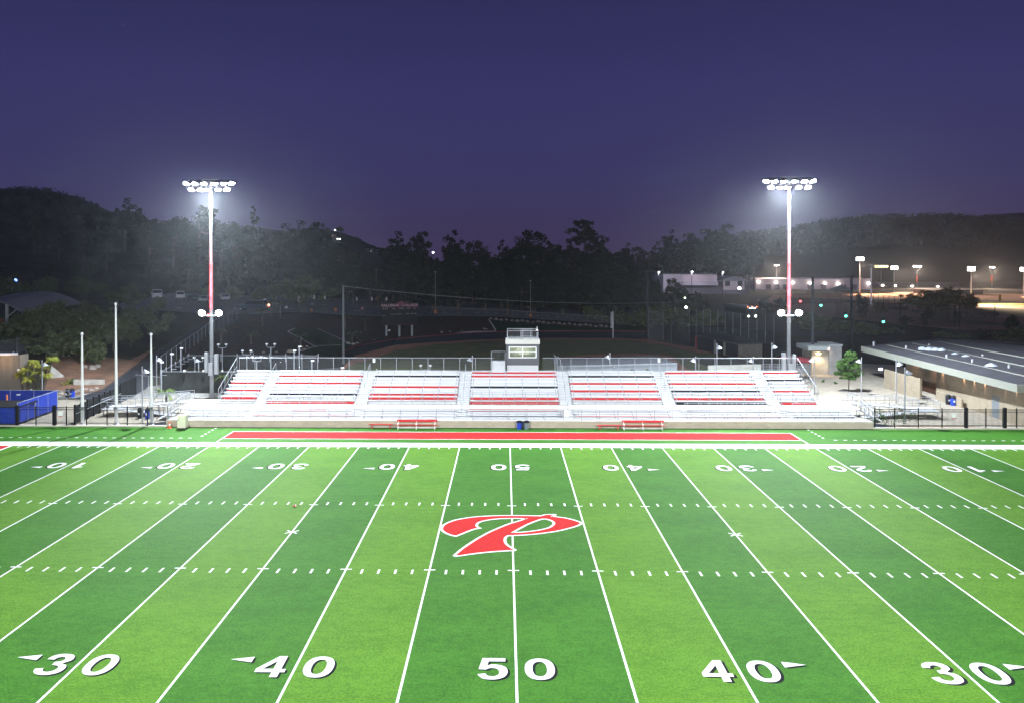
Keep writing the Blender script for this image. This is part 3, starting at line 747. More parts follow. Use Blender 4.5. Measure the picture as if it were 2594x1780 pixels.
# ================================================================== FLOODLIGHT MASTS
lampw = mat('lamp_lens', (1, 1, 1), .3, emit=(.93, .97, 1.0), es=60)
darkhead = mat('lamp_housing', (.03, .03, .035), .5, metal=.4)
def spot(name, loc, aim, power, ang, blend, radius, c, parent):
    ld = bpy.data.lights.new(name, 'SPOT'); ld.energy = power; ld.spot_size = R(ang); ld.spot_blend = blend; ld.shadow_soft_size = radius; ld.color = c
    o = bpy.data.objects.new(name, ld); col.objects.link(o); o.parent = parent
    off = Vector(); q = parent
    while q is not None: off += q.location; q = q.parent
    o.location = Vector(loc) - off
    o.rotation_euler = (Vector(aim) - Vector(loc)).to_track_quat('-Z', 'Y').to_euler()
    return o
def mast(x, y, z0, H, lab, s, power, glow, seen=True, redlit=True):
    """s = direction (in y) in which the lamps throw"""
    t = thing('floodlight_mast', lab, 'floodlight', (x, y, z0), 'floodlight masts round the field' )
    MB().cyl((x, y, z0), (x, y, H - .2), .255, .15, 16, caps=True).build('pole', polem, t, smooth=False)
    b = MB()
    for z in (5.2, 9.4, 12.6, 16.5, 20.5): b.cyl((x, y, z), (x, y, z + .08), .31 - z * .005, n=12)
    b.build('band', alu, t)
    # ballast cabinets
    b = MB()
    for dx, z in ((-.62, 3.2), (.60, 3.0)): b.box(x + dx - .2, x + dx + .2, y - .25, y + .25, z, z + 2.45)
    b.box(x - .2, x + .25, y - .62, y - .3, 2.9, 4.4).build('ballast_box', mat('grey_cabinet', (.42, .44, .48), .5), t)
    # crossarms and lamp heads
    b = MB(); b.box(x - 2.75, x + 2.75, y - .06, y + .06, H - .12, H - .02); b.box(x - 2.2, x + 2.1, y - .06 + s * .1, y + .06 + s * .1, H - .86, H - .76)
    b.build('crossarm', darkhead, t)
    b = MB()
    b.box(x - 1.0, x + 1.0, y - .05, y + .05, H - .01, H + .06); b.build('top_bracket', alu, t)
    def head(hx, hz, tilt):
        c = Vector((hx, y + s * .35, hz)); d = Vector((tilt, s * .34, -.94)).normalized()
        u = d.cross(Vector((0, 0, 1))).normalized()
        h = MB(); h.cyl(c - d * .30, c - d * .06, .14, .42, 12).cyl(c - d * .06, c + d * .04, .43, .43, 14, caps=True)
        o = h.build('lamp_head', darkhead, t)
        w = u.cross(d)
        if w.z < 0: w = -w
        vz = MB(); vz.add([c + d * .05 + w * .47 - u * .40, c + d * .05 + w * .47 + u * .40, c + d * .24 + w * .46 + u * .34, c + d * .24 + w * .46 - u * .34,
                           c + d * .05 + w * .50 - u * .40, c + d * .05 + w * .50 + u * .40, c + d * .24 + w * .49 + u * .34, c + d * .24 + w * .49 - u * .34],
                          [(0, 3, 2, 1), (4, 5, 6, 7), (0, 1, 5, 4), (1, 2, 6, 5), (2, 3, 7, 6), (3, 0, 4, 7)])
        vz.build('visor', darkhead, o)
        l = MB(); l.cyl(c + d * .05, c + d * .10, .38, .34, 16); l.ball(c + d * .10, .34, 14, 8, (1, 1, .42)); l.build('lens', lampw, o)
        a = MB(); a.cyl(c - d * .28, (hx, y, hz + .38), .04, n=6); a.build('lamp_arm', alu, o)
    for hx, tl in ((-2.84, -.45), (-1.85, -.25), (-.74, -.1), (.58, .1), (1.73, .2), (2.7, .4)): head(x + hx, H - .44, tl)
    for hx, tl in ((-2.26, -.35), (-1.19, -.15), (-.29, 0), (1.03, .2), (2.1, .4)): head(x + hx, H - 1.20, tl)
    c = (.90, .96, 1.0)
    spot('glow_lamp', (x, y + s * .6, H - 1.4), (x, y + s * 9, 0), glow, 160, .5, .38, (.80, .91, 1.0), t)
    spot('throw_lamp', (x - 1, y + s * 1.1, H - 1.2), (x * .35, y + s * (36 if seen else 62), 0), power, 64 if seen else 90, .9, .25 if seen else 1.2, c, t)
    if seen:
        b = MB(); b.cyl((x - 1.25, y - .2, 10.2), (x + 1.25, y - .2, 10.2), .05, n=6)
        b.box(x - .45, x + .45, y - .45, y + .4, 10.06, 10.18).build('lower_crossarm', alu, t)
        for dx in (-1.05, 1.05):
            h = MB(); h.cyl((x + dx, y - .15, 10.55), (x + dx, y - .38, 10.50), .30, .45, 14); o = h.build('lamp_head', darkhead, t)
            MB().ball((x + dx, y - .42, 10.5), .36, 16, 10, (1.1, .5, .95)).build('lens', lampw, o)
            ld = bpy.data.lights.new('lower_lamp', 'SPOT'); ld.energy = 500; ld.spot_size = R(165); ld.spot_blend = .6; ld.shadow_soft_size = .4; ld.color = c
            lo = bpy.data.objects.new('lower_lamp', ld); col.objects.link(lo); lo.parent = t; lo.location = (dx, -1.0, 10.5 - z0); lo.rotation_euler = (R(-78), 0, 0)
        # red beacon lamp shining up the shaft
        b = MB(); b.cyl((x - .2, y - .42, 10.18), (x - .2, y - .42, 10.36), .10, n=10); o = b.build('beacon', mat('red_lamp', (1, .1, .1), .3, emit=(1, .03, .03), es=25), t)
        spot('beacon_lamp', (x - .05, y - 1.3, 10.3), (x, y - .2, 17.0), 60000, 40, 1.0, .12, (1, .02, .035), t)
        spot('beacon_lamp', (x - .05, y - .75, 10.35), (x, y - .1, 14.0), 7000, 60, 1.0, .1, (1, .02, .035), t)
    return t
PL = V(536, 900, 27); PR = V(1998, 900, 27)
PW, GWt = 95000, 120000
mast(PL.x, 27, 0, 26.9, 'tall floodlight mast with eleven lit lamps behind the left end of the grandstand', -1, PW, GWt)
mast(PR.x, 27, 0, 26.9, 'tall floodlight mast with eleven lit lamps behind the right end of the grandstand', -1, PW, GWt)
for s, side in ((-1, 'left'), (1, 'right')):
    mast(s * 34.0, -84, 0, 29.0, 'floodlight mast behind the near stands, on the %s, facing the field' % side, 1, 215000, 8000, seen=False)
# ================================================================== NEAR GROUND: paving, fences, bins, poles
def flat(pts, name, m_, z):
    b = MB(); b.add([(p[0], p[1], z) for p in pts], [tuple(range(len(pts)))]); o = b.build(name, m_)
    if o.data.polygons[0].normal.z < 0: o.data.flip_normals()
    return struct(o)
flat([(-120, 9.2), (-35.06, 9.2), (-35.06, 13), (35, 13), (36.42, 9.2), (120, 9.2), (120, 26.6), (-120, 26.6)], 'plaza', conc, .0)
rp = [G(2010, 960), G(2250, 960), G(2600, 1000), (90, 45, 0), (75, 70, 0), (52, 58, 0), (36, 45, 0), (30, 26.6, 0), (90, 26.6, 0)]
drape([(30, 26.7), (75, 26.7), (62, 62), (50, 66), (38, 44)], 'plaza', conc, .02)
drape([(-62, 26.7), (30, 26.7), (30, 40), (0, 42), (-24, 60), (-44, 42), (-48, 36), (-56, 33)], 'plaza', concg, .02)
for x0, x1 in ((-120, -35.06), (36.42, 120)):
    struct(MB().box(x0, x1, 8.93, 9.25, -.05, .13).build('kerb', mat('kerb_concrete', (.55, .50, .42), .9)))
flat([(-47, 22), (-37.5, 12.5), (-35.1, 9.3), (-37.5, 9.3), (-45, 9.3), (-52, 21), (-57, 26)], 'path', mat('pale_paving', (.28, .24, .185), .9, .1, 1), .006)
flat([(-38.6, 9.4), (-35.1, 13.2), (-35.1, 9.4)], 'asphalt_patch', asph, .012)
flat([(36.5, 9.4), (36.5, 13.2), (40.5, 9.4)], 'asphalt_patch', asph, .012)
flat([(37, 9.5), (48.5, 9.5), (47, 10.4), (40, 10.6)], 'planting_bed', dirt, .018)

def picket(xa, xb, posts, thick, lab, y=9.1):
    t = thing('picket_fence', lab, 'fence', (xa, y, .13))
    b = MB(); x = xa
    while x < xb: b.box(x - .011, x + .011, y - .011, y + .011, .20, 1.98); x += .117
    for z in (.33, 1.70, 1.93): b.box(xa, xb, y - .025, y + .025, z, z + .05)
    b.build('pickets', blackmetal, t)
    for p in posts: MB().box(p - .04, p + .04, y - .04, y + .04, .13, 2.10).build('post', blackmetal, t)
    for p in thick: MB().box(p - .14, p + .14, y - .14, y + .14, .13, 2.15).build('gate_post', blackmetal, t)
    return t
px = lambda u, y=9.1, v=1060: V(u, v, y).x
picket(px(44), -35.1, [px(u) for u in (91.5, 168.5, 220, 271.6, 322.8, 374, 425)], [px(44), px(138)], 'black picket fence left of the grandstand, in front of the three flagpoles')
picket(36.55, 62, [36.6] + [px(u, 9.1, 1065) for u in (2266, 2326, 2386, 2497, 2575)] + [px(2575) + 2.5 * k for k in (1, 2, 3)], [px(2447, 9.1, 1065), px(2545, 9.1, 1065)], 'black picket fence right of the grandstand, in front of the block building')
def fsign(u, v, lab):
    p = V(u, v, 8.98); t = thing('fence_sign', lab, 'sign', (p.x, 8.98, p.z - .28), None)
    MB().box(p.x - .25, p.x + .25, 8.96, 8.99, p.z - .28, p.z + .28).build('board', whitepaint, t)
    MB().box(p.x - .24, p.x + .24, 8.945, 8.957, p.z - .27, p.z - .19).build('stripe', mat('sign_red', (.5, .05, .05), .6), t)
fsign(153.5, 1048, 'white sign with red bottom stripe on the left picket fence'); fsign(2416.5, 1053, 'white sign with red bottom stripe on the right picket fence')

# blue windscreen enclosure at the far left
bluem = mat('blue_vinyl', (.007, .028, .27), .5, .12, 1.5, bump=.25)
def screen(name, p, q, z0, z1, m_, parent, n=4, pm=alu, top=True):
    MB().slab(p, q, z0[0], z1[0], z0[1], z1[1], .03).build('windscreen', m_, parent)
    b = MB(); p, q = Vector(p), Vector(q)
    for k in range(n + 1):
        c = p + (q - p) * k / n; zt = z1[0] + (z1[1] - z1[0]) * k / n; b.cyl((c.x, c.y, z0[0] + (z0[1] - z0[0]) * k / n - .1), (c.x, c.y, zt + .08), .04, n=6)
    if top: b.cyl((p.x, p.y, z1[0] + .03), (q.x, q.y, z1[1] + .03), .03, n=6)
    b.build('fence_frame', pm, parent)
A = V(44, 1060, 9.35).xy; B = G(145, 1040).xy; Cc = G(0, 1031).xy
t = thing('windscreen_fence', 'slanting blue windscreen fence running back from the left picket fence', 'fence', (A.x, A.y, 0))
screen('f', A, B, (.25, .25), (2.3, 2.3), bluem, t, 4)
t = thing('windscreen_fence', 'far blue windscreen fence at the left edge, behind the black dugout roof', 'fence', (B.x, B.y + .1, 0))
screen('f', (B.x, B.y + .1), (B.x - 22, B.y + .6), (.15, .15), (2.3, 2.3), bluem, t, 8)
MB().box(B.x - 4.6, B.x - 4.2, B.y - .1, B.y - .05, 1.8, 1.9).build('small_label', whitepaint, t)
t = thing('dugout', 'low dugout with crinkled blue vinyl front and flat black roof at the left edge', 'dugout', (-55, 9.2, 0))
xe = V(41, 1055, 9.2).x
b = MB(); 
for i in range(24):
    for j in range(8):
        def pt(i, j):
            x = xe - i * .4; z = .25 + j * .2
            return (x, 9.25 - .06 * abs(noise.noise(Vector((x * 1.3 + z * 1.7, z * 2.2 - x * .6, 3)))) * (1 if 0 < j < 8 else .2), z)
        b.add([pt(i, j), pt(i + 1, j), pt(i + 1, j + 1), pt(i, j + 1)], [(0, 1, 2, 3)])
b.build('vinyl_front', bluem, t)
b = MB(); b.add([(xe, 9.3, 1.93), (xe - 10, 9.3, 1.93), (xe - 10, 13.5, 2.0), (xe + .15 - 0, 13.0, 2.0), (xe, 9.3, 1.85), (xe - 10, 9.3, 1.85), (xe - 10, 13.5, 1.9), (xe + .15, 13.0, 1.9)], [(0, 1, 2, 3), (4, 7, 6, 5), (0, 4, 5, 1), (3, 2, 6, 7), (0, 3, 7, 4)])
b.build('roof', rubber, t)
b = MB()
for x, y in ((xe - .05, 9.35), (xe - .1, 12.9), (xe - 5, 9.35), (xe - 5, 12.9)): b.box(x - .05, x + .05, y - .04, y + .04, 0, 1.85)
b.build('post', alu, t)
p = V(15, 1027, 13.2); t = thing('marker_post', 'short orange marker post behind the black dugout roof', 'post', (p.x, 13.4, 0))
MB().cyl((p.x, 13.4, 0), (p.x, 13.4, 2.55), .09, n=8).build('post', mat('orange_plastic', (.75, .22, .05), .5), t)

# black screened gate fence running back beside the asphalt drive
g0 = V(190, 1060, 9.9).xy; g1 = G(305, 1020).xy; g2 = G(345, 1001).xy
screenb = mat('black_screen', (.016, .017, .018), .85, .25, 2)
t = thing('screened_gate', 'black screened sliding gate running back from the picket fence behind the left flagpoles', 'gate', (g0.x, g0.y, 0))
n = 8
for k in range(n + 1):
    c = g0 + (g1 - g0) * k / n
    MB().box(c.x - .09, c.x + .09, c.y - .09, c.y + .09, 0, 2.1).build('post', blackmetal, t)
MB().slab(g0, g1, .12, 1.95, .12, 1.95, .03).build('windscreen', screenb, t)
b = MB(); d = (g1 - g0).normalized(); nn = Vector((d.y, -d.x)) * .1
b.path([((g0 + nn).x, (g0 + nn).y, 1.15), ((g1 + nn).x, (g1 + nn).y, 1.15)], .03).build('push_bar', alu, t)
t = thing('screened_fence', 'black screened chain link fence between the sliding gate and the small chain link gate', 'fence', (g1.x, g1.y, 0))
screen('f', g1, g2, (.05, .05), (2.3, 2.4), screenb, t, 3, blackmetal)
# chain link gate
link = meshmat('chain_link', (.22, .23, .25), .22)
def chain(pts, h, lab, grp=None, lm=link, every=3.0, name='chain_link_fence', ter=True, pr=.035):
    o = pts[0]; t = thing(name, lab, 'fence', (o[0], o[1], Tz(o[0], o[1]) if ter else 0), grp)
    fr = MB(); fb = MB()
    for a, c in zip(pts, pts[1:]):
        a, c = Vector(a[:2]), Vector(c[:2]); n = max(1, round((c - a).length / every))
        q = [a + (c - a) * k / n for k in range(n + 1)]; zz = [Tz(*w) if ter else 0 for w in q]
        for k in range(n):
            fb.add([(q[k].x, q[k].y, zz[k] + .05), (q[k + 1].x, q[k + 1].y, zz[k + 1] + .05), (q[k + 1].x, q[k + 1].y, zz[k + 1] + h), (q[k].x, q[k].y, zz[k] + h)], [(0, 1, 2, 3)])
            fr.cyl((q[k].x, q[k].y, zz[k] + h), (q[k + 1].x, q[k + 1].y, zz[k + 1] + h), pr * .8, n=5)
        for w, z in zip(q, zz): fr.cyl((w.x, w.y, z - .1), (w.x, w.y, z + h + .05), pr, n=5)
    fb.build('wire_mesh', lm, t); fr.build('fence_frame', alu, t); return t
g3 = V(408, 1010, 27).xy
chain([g2, g3], 2.6, 'tall silver chain link gate left of the grandstand ramp', every=2.4, name='chain_link_gate')

# flagpoles
for i, (u, v, tv, lab) in enumerate(((209, 1074, 846, 'short white flagpole, left of the three, bare of any flag'), (295, 1074, 770, 'tallest white flagpole, in the middle of the three'), (384, 1074, 847, 'short white flagpole beside the left end of the grandstand'))):
    p = G(u, v); zt = V(u, tv, p.y).z
    t = thing('flagpole', lab, 'flagpole', (p.x, p.y, 0), 'white flagpoles behind the picket fence')
    MB().cyl((p.x, p.y, 0), (p.x, p.y, 1.2), .17, .165, 12).cyl((p.x, p.y, 1.2), (p.x, p.y, zt - .12), .165, .075, 12).build('pole', mat('flagpole_white', (.78, .78, .78), .35), t)
    MB().ball((p.x, p.y, zt), .15, 12, 8).build('ball_finial', mat('flagpole_white', (.78, .78, .78), .35), t)
    MB().box(p.x - .05, p.x + .09, p.y - .05, p.y + .05, zt - .34, zt - .18).build('truck', alu, t)
    MB().lathe((p.x, p.y, 0), [(.3, 0), (.3, .05), (.19, .12)], 12).build('base', alu, t)
    b = MB(); b.box(p.x - .2, p.x + .2, p.y - .22, p.y - .17, 1.65, 1.78); b.build('cleat', alu, t)

# domed litter bins (black + blue pairs)
blueb = mat('blue_plastic', (.01, .05, .45), .4)
def bin_(u, v, m_, lab, z=0):
    p = G(u, v, z); t = thing('litter_bin', lab, 'litter bin', (p.x, p.y, z), 'domed litter bins in pairs')
    MB().lathe(p, [(.27, 0), (.29, .08), (.31, .75), (.31, .82)], 14).build('body', m_, t)
    MB().lathe(p, [(.32, .82), (.32, .88), (.29, 1.02), (.20, 1.14), (.06, 1.19)], 14).build('dome_lid', blackm, t)
    q = p + Vector((-.04, -.315, .52)); MB().cyl(q, q + Vector((-.0, -.015, 0)), .12, n=14).build('round_label', whitepaint, t)
bin_(356, 1058, blackm, 'black domed litter bin behind the picket fence, next to the right flagpole'); bin_(375, 1059, blueb, 'blue domed litter bin behind the picket fence, next to the right flagpole')
bin_(171, 1007, blackm, 'black domed litter bin at the end of the pipe rail, far left plaza'); bin_(183, 1006, blueb, 'blue domed litter bin at the end of the pipe rail, far left plaza')
bin_(2402, 1023, blackm, 'black domed litter bin against the block building on the right'); bin_(2415, 1026, blueb, 'blue domed litter bin against the block building on the right')

# path lights: thin post with a tilted cone shade
def pathlight(u, v, tv, lab, s=1, y=None, z=0, lit=False):
    p = G(u, v, z) if y is None else Vector((V(u, v, y).x, y, z)); zt = V(u, tv, p.y).z
    t = thing('path_light', lab, 'path light', (p.x, p.y, z), 'path lights with cone shades')
    MB().cyl((p.x, p.y, z), (p.x, p.y, zt), .07, .06, 8).build('pole', alu, t)
    c = Vector((p.x + s * .36, p.y, zt - .72)); b = MB(); b.cyl(c, c + Vector((-s * .12, 0, .42)), .42, .05, 14, caps=True); b.build('cone_shade', alu, t)
    MB().cyl((p.x, p.y, z), (p.x, p.y, z + .03), .2, n=10).build('base_plate', conc, t)
L_ = 'cone-shaded path light '
pathlight(107, 1012, 912, L_ + 'beside the palm clump, behind the blue fence'); pathlight(361, 1070, 928, L_ + 'nearest the picket fence, left of the ramp')
pathlight(397, 1000, 900, L_ + 'by the chain link gate left of the grandstand'); pathlight(494, 985, 903, L_ + 'in front of the dark batting cage wall')
pathlight(35, 992, 890, L_ + 'in front of the concrete building at the left edge')
pathlight(2182, 1000, 904, L_ + 'right beside the leafy plaza tree', -1); pathlight(2270, 1020, 909, L_ + 'in front of the low block wall, back one of two'); pathlight(2292, 1072, 930, L_ + 'in front of the low block wall, front one of two')
pathlight(1545, 985, 893, L_ + 'behind the back rail of the stand, over the dark metal roof', -1, 34); pathlight(1762, 985, 902, L_ + 'behind the back rail, left of the long concrete wall', -1, 34); pathlight(1816, 985, 870, L_ + 'behind the back rail, in front of the right dugout', 1, 36)
pathlight(1908, 985, 903, L_ + 'behind the back rail, near the right floodlight mast', -1, 34); pathlight(1955, 985, 868, L_ + 'behind the back rail, left of the red canopy', 1, 36); pathlight(2063, 985, 902, L_ + 'in front of the dark net pole by the lit kiosk', -1, 31)
pathlight(1197, 985, 900, L_ + 'behind the back rail, left of the press box stair', -1, 34)

# low U-armed batting cage lights
def ulight(u, hv, y, lab, w=1.2, zb=None):
    p = V(u, hv, y); z0 = Tz(p.x, y); t = thing('twin_lamp_post', lab, 'lamp post', (p.x, y, z0), 'twin lamp posts of the batting cages')
    zt = p.z; b = MB(); b.cyl((p.x, y, z0), (p.x, y, zt - .55), .07, n=8); b.build('pole', alu, t)
    b = MB(); b.path([(p.x - w / 2, y, zt - .1), (p.x - w / 2, y, zt - .42), (p.x - w / 2 + .14, y, zt - .55), (p.x + w / 2 - .14, y, zt - .55), (p.x + w / 2, y, zt - .42), (p.x + w / 2, y, zt - .1)], .04); b.build('forked_arm', alu, t)
    for s in (-1, 1): MB().box(p.x + s * w / 2 - .15, p.x + s * w / 2 + .15, y - .15, y + .15, zt - .1, zt + .08).build('lamp_head', mat('lamp_head_white', (.7, .7, .7), .4), t)
for i, (u, v, y) in enumerate(((503, 905, 39), (563, 872, 50), (625, 888, 42), (686, 871, 50), (650, 904, 36), (1078, 925, 30))):
    ulight(u, v, y, 'twin-headed lamp post, %s from the left along the batting cages' % ORD[i])
for i, (u, v, y) in enumerate(((434, 894, 34), (458, 880, 38), (408, 915, 30), (745, 886, 40), (758, 876, 44), (790, 911, 34), (866, 929, 32))):
    p = V(u, v, y); z0 = Tz(p.x, y); t = thing('lamp_post', 'single grey lamp post, %s from the left around the batting cages' % ORD[i], 'lamp post', (p.x, y, z0), 'single lamp posts of the batting cages')
    MB().cyl((p.x, y, z0), (p.x, y, p.z - .2), .07, n=8).build('pole', alu, t)
    MB().box(p.x - .12, p.x + .3, y - .1, y + .1, p.z - .2, p.z - .02).build('lamp_head', mat('lamp_head_white', (.7, .7, .7), .4), t)

# batting cages: dark screened enclosure behind the left end of the stand
cage = mat('cage_screen', (.035, .037, .036), .9, .35, .6)
a1 = V(408, 940, 31).xy; a2 = V(700, 940, 31).xy; a3 = V(478, 901, 52).xy; a4 = V(806, 899, 52).xy
zn = V(500, 941.5, 31).z; zf = V(600, 901, 52).z
t = thing('batting_cage', 'long dark screened batting cage behind the left end of the grandstand', 'batting cage', (a1.x, a1.y, 0))
MB().slab(a1, (a2.x, a2.y), 0, zn, 0, zn, .05).build('front_screen', cage, t)
MB().slab(a1, a3, 0, zn, Tz(*a3), zf, .05).build('side_screen', mat('cage_net', (.02, .021, .023), .9, .3, 1), t)
MB().slab(a3, a4, Tz(*a3), zf, Tz(*a4), zf, .05).build('back_screen', mat('cage_net', (.02, .021, .023), .9, .3, 1), t)
b = MB()
b.cyl((a1.x, a1.y, zn + .03), (a2.x, a2.y, zn + .03), .04, n=6).cyl((a3.x, a3.y, zf + .04), (a4.x, a4.y, zf + .04), .05, n=6).cyl((a1.x, a1.y, zn), (a3.x, a3.y, zf), .04, n=6)
for k in range(9):
    c = a3 + (a4 - a3) * k / 8; b.cyl((c.x, c.y, zf - .9), (c.x, c.y, zf + .35), .07, n=6)
for k in range(7):
    c = a1 + (a3 - a1) * k / 6.3; z = zn + (zf - zn) * k / 6.3; b.cyl((c.x, c.y, z - .6), (c.x, c.y, z + .25), .07, n=6); b.box(c.x, c.x + .75, c.y - .05, c.y + .05, z - .45, z - .38)
b.cyl((a1.x, a1.y, 0), (a1.x, a1.y, zn + .3), .14, n=8)
b.build('frame', alu, t)
b = MB()
for k in range(3):
    p = V(467 + 48 * k, 939, 30.8); b.ball((p.x, 30.8, p.z), .16, 8, 5)
b.build('round_light', whitepaint, t)
flat([(a1.x + .3, a1.y + .4), (a2.x, a2.y + .4), (a4.x, a4.y - .4), (a3.x + .5, a3.y - .4)], 'cage_floor', mat('cage_turf', (.03, .034, .03), 1), 0.05) if False else None

# cabinet and cone at the left end of the wall
p = G(451, 1090); cabm = mat('cream_cabinet', (.7, .68, .5), .5)
t = thing('utility_cabinet', 'cream metal utility cabinet against the left end of the stand wall', 'cabinet', (p.x, 8.3, 0))
MB().box(p.x - .42, p.x + .42, 7.9, 8.7, .1, 1.32).build('body', cabm, t); MB().box(p.x - .46, p.x + .60, 7.85, 8.75, 0, .1).build('base', rubber, t)
MB().box(p.x - .44, p.x + .44, 7.88, 8.72, 1.32, 1.37).build('lid', cabm, t); MB().box(p.x - .36, p.x - .31, 7.87, 7.9, .85, 1.02).build('latch', blackmetal, t)
p = G(430, 1083); t = thing('traffic_cone', 'orange traffic cone beside the cream cabinet', 'traffic cone', (p.x, 8.4, 0))
om = mat('cone_orange', (.9, .13, .04), .5)
MB().lathe((p.x, 8.4, 0), [(.16, .03), (.12, .28)], 12).lathe((p.x, 8.4, 0), [(.085, .46), (.05, .66), (.03, .72)], 12).build('cone', om, t)
MB().lathe((p.x, 8.4, 0), [(.119, .285), (.087, .455)], 12).build('white_band', whitepaint, t); MB().box(p.x - .22, p.x + .22, 8.18, 8.62, 0, .03).build('base', om, t)

# team benches
redb = mat('bench_red', (.55, .018, .02), .45)
def bench(x0, x1, y, lab, back):
    t = thing('team_bench', lab, 'bench', ((x0 + x1) / 2, y, 0))
    if back:
        MB().box(x0, x1, y - .14, y + .16, .42, .46).build('seat', redb, t); MB().box(x0 + .1, x1 - .02, y + .27, y + .31, .70, .93).build('backrest', redb, t)
        for x in (x0 + .25, (x0 + x1) / 2, x1 - .25):
            b = MB(); b.cyl((x, y - .28, .0), (x, y, .42), .035, n=6).cyl((x, y + .34, 0), (x, y, .42), .035, n=6).cyl((x, y + .1, .40), (x, y + .33, .85), .035, n=6).ball((x, y - .15, .56), .09, 8, 6); b.build('leg', whitepaint, t)
        MB().box(x0 + .2, x1 - .2, y - .02, y + .02, .12, .16).build('stretcher', whitepaint, t)
    else:
        MB().box(x0, x1, y - .14, y + .14, .40, .45).build('seat', redb, t)
        for x in (x0 + .28, x1 - .28): MB().box(x - .04, x + .04, y - .12, y + .12, 0, .40).build('leg', redb, t)
bench(-14.15, -11.75, 8.5, 'low backless red bench at the foot of the stand wall, left of the long benches', False)
bench(-11.45, -7.25, 8.15, 'long red team bench with backrest at the stand wall, left of the bins', True)
bench(8.75, 11.1, 8.3, 'low backless red bench at the foot of the stand wall, right of the bins', False)
bench(11.15, 15.45, 8.1, 'long red team bench with backrest at the stand wall, right of the bins', True)
for u, m_, lab in ((1316, blueb, 'blue barrel bin lined with a black bag at the stand wall'), (1333.5, mat('grey_plastic', (.17, .21, .24), .5), 'grey barrel bin lined with a black bag at the stand wall')):
    p = G(u, 1086); t = thing('barrel_bin', lab, 'rubbish bin', (p.x, 8.4, 0))
    MB().lathe((p.x, 8.4, 0), [(.21, 0), (.27, .70), (.29, .71), (.29, .76)], 16).build('body', m_, t)
    MB().lathe((p.x, 8.4, 0), [(.295, .66), (.315, .73), (.30, .80), (.22, .84), (.19, .72)], 16).build('bin_bag', rubber, t)
# the football left on the turf
p = Vector((-14.87, -18.87, .09)); t = thing('football', 'red and white football lying on the turf near the far hash marks', 'football', p)
b = MB(); b.ball(p, .085, 12, 10, (1.0, 1.0, 1.75))
o = b.build('shell', [mat('ball_red', (.40, .03, .02), .5), whitepaint], t); o.rotation_euler = (R(80), 0, R(70))
for pl in o.data.polygons:
    z = abs(pl.center.z)
    if .075 < z < .115 or pl.center.x > .07: pl.material_index = 1
# pipe rail round the left terrace
pr = [G(2, 1000), G(160, 1000)]
t = thing('pipe_rail', 'grey pipe handrail behind the blue fence at the far left', 'railing', (pr[0].x, pr[0].y, 0))
b = MB(); z = 1.0; x0, x1, y = -66, V(165, 1000, 26.4).x, 26.4
b.path([(x0, y, z), (x1, y, z), (x1 + .5, y, z), (x1 + .5, y, .45), (x1, y, .45)], .035).path([(x0, y, .15), (x1, y, .15)], .025)
k = x0
while k <= x1 + .1: b.cyl((k, y, 0), (k, y, z), .035, n=6); k += (x1 - x0) / 7
b.build('rail', alu, t)
p = G(150, 1030); t = thing('pipe_rail', 'short silver pipe rail behind the corner of the blue fence', 'railing', (p.x, p.y, 0))
MB().path([(p.x - .5, p.y, 0), (p.x - .5, p.y, 1.0), (p.x + .6, p.y + .6, 1.0), (p.x + .6, p.y + .6, 0)], .03).path([(p.x - .5, p.y, .5), (p.x + .6, p.y + .6, .5)], .025).build('rail', alu, t)
# tufts in the bed by the right fence and shrubs come with the plants

# concrete building at the left edge
cb = mat('board_marked_concrete', (.16, .145, .12), .9, .12, 1.2, stretch=(3, 3, .25))
t = thing('concrete_building', 'board-marked concrete building with white sloping roof at the left edge', 'building', (-70, 27, 0))
xw = V(70, 960, 28).x; x2 = V(48, 960, 27.6).x
zt = V(75, 896, 28).z; ztl = V(0, 906, 28).z
b = MB(); b.add([(xw, 28.2, 0), (x2, 27.9, 0), (-90, 27.9, 0), (xw, 28.2, zt), (x2, 27.9, zt - .1), (-90, 27.9, ztl), (V(64, 960, 36).x, 36, 0), (V(64, 960, 36).x, 36, zt)], [(0, 3, 4, 1), (1, 4, 5, 2), (0, 6, 7, 3)]); b.build('wall', cb, t)
b = MB(); zr0 = ztl; x9 = V(48, 893, 27.7).x
b.add([(x9, 27.5, zt + .05), (-90, 27.5, ztl + .05), (-90, 36, V(30, 893, 36).z), (V(46, 893, 36).x, 36, V(30, 893.5, 36).z), (x9, 27.5, zt - .12), (-90, 27.5, ztl - .12)], [(0, 1, 2, 3), (0, 4, 5, 1)]); b.build('roof', mat('pale_roof', (.55, .55, .6), .6), t)
MB().box(V(39, 0, 27.8).x, V(44, 0, 27.8).x, 27.6, 27.88, V(40, 939, 27.8).z, V(40, 934, 27.8).z).build('wall_light', whitepaint, t)
wl = bpy.data.lights.new('wall_lamp', 'POINT'); wl.energy = 120; wl.color = (1, .62, .38); wl.shadow_soft_size = .15
o = bpy.data.objects.new('wall_lamp', wl); col.objects.link(o); o.parent = t; o.location = (V(4, 915, 27).x + 70, -.6, V(4, 912, 27).z)

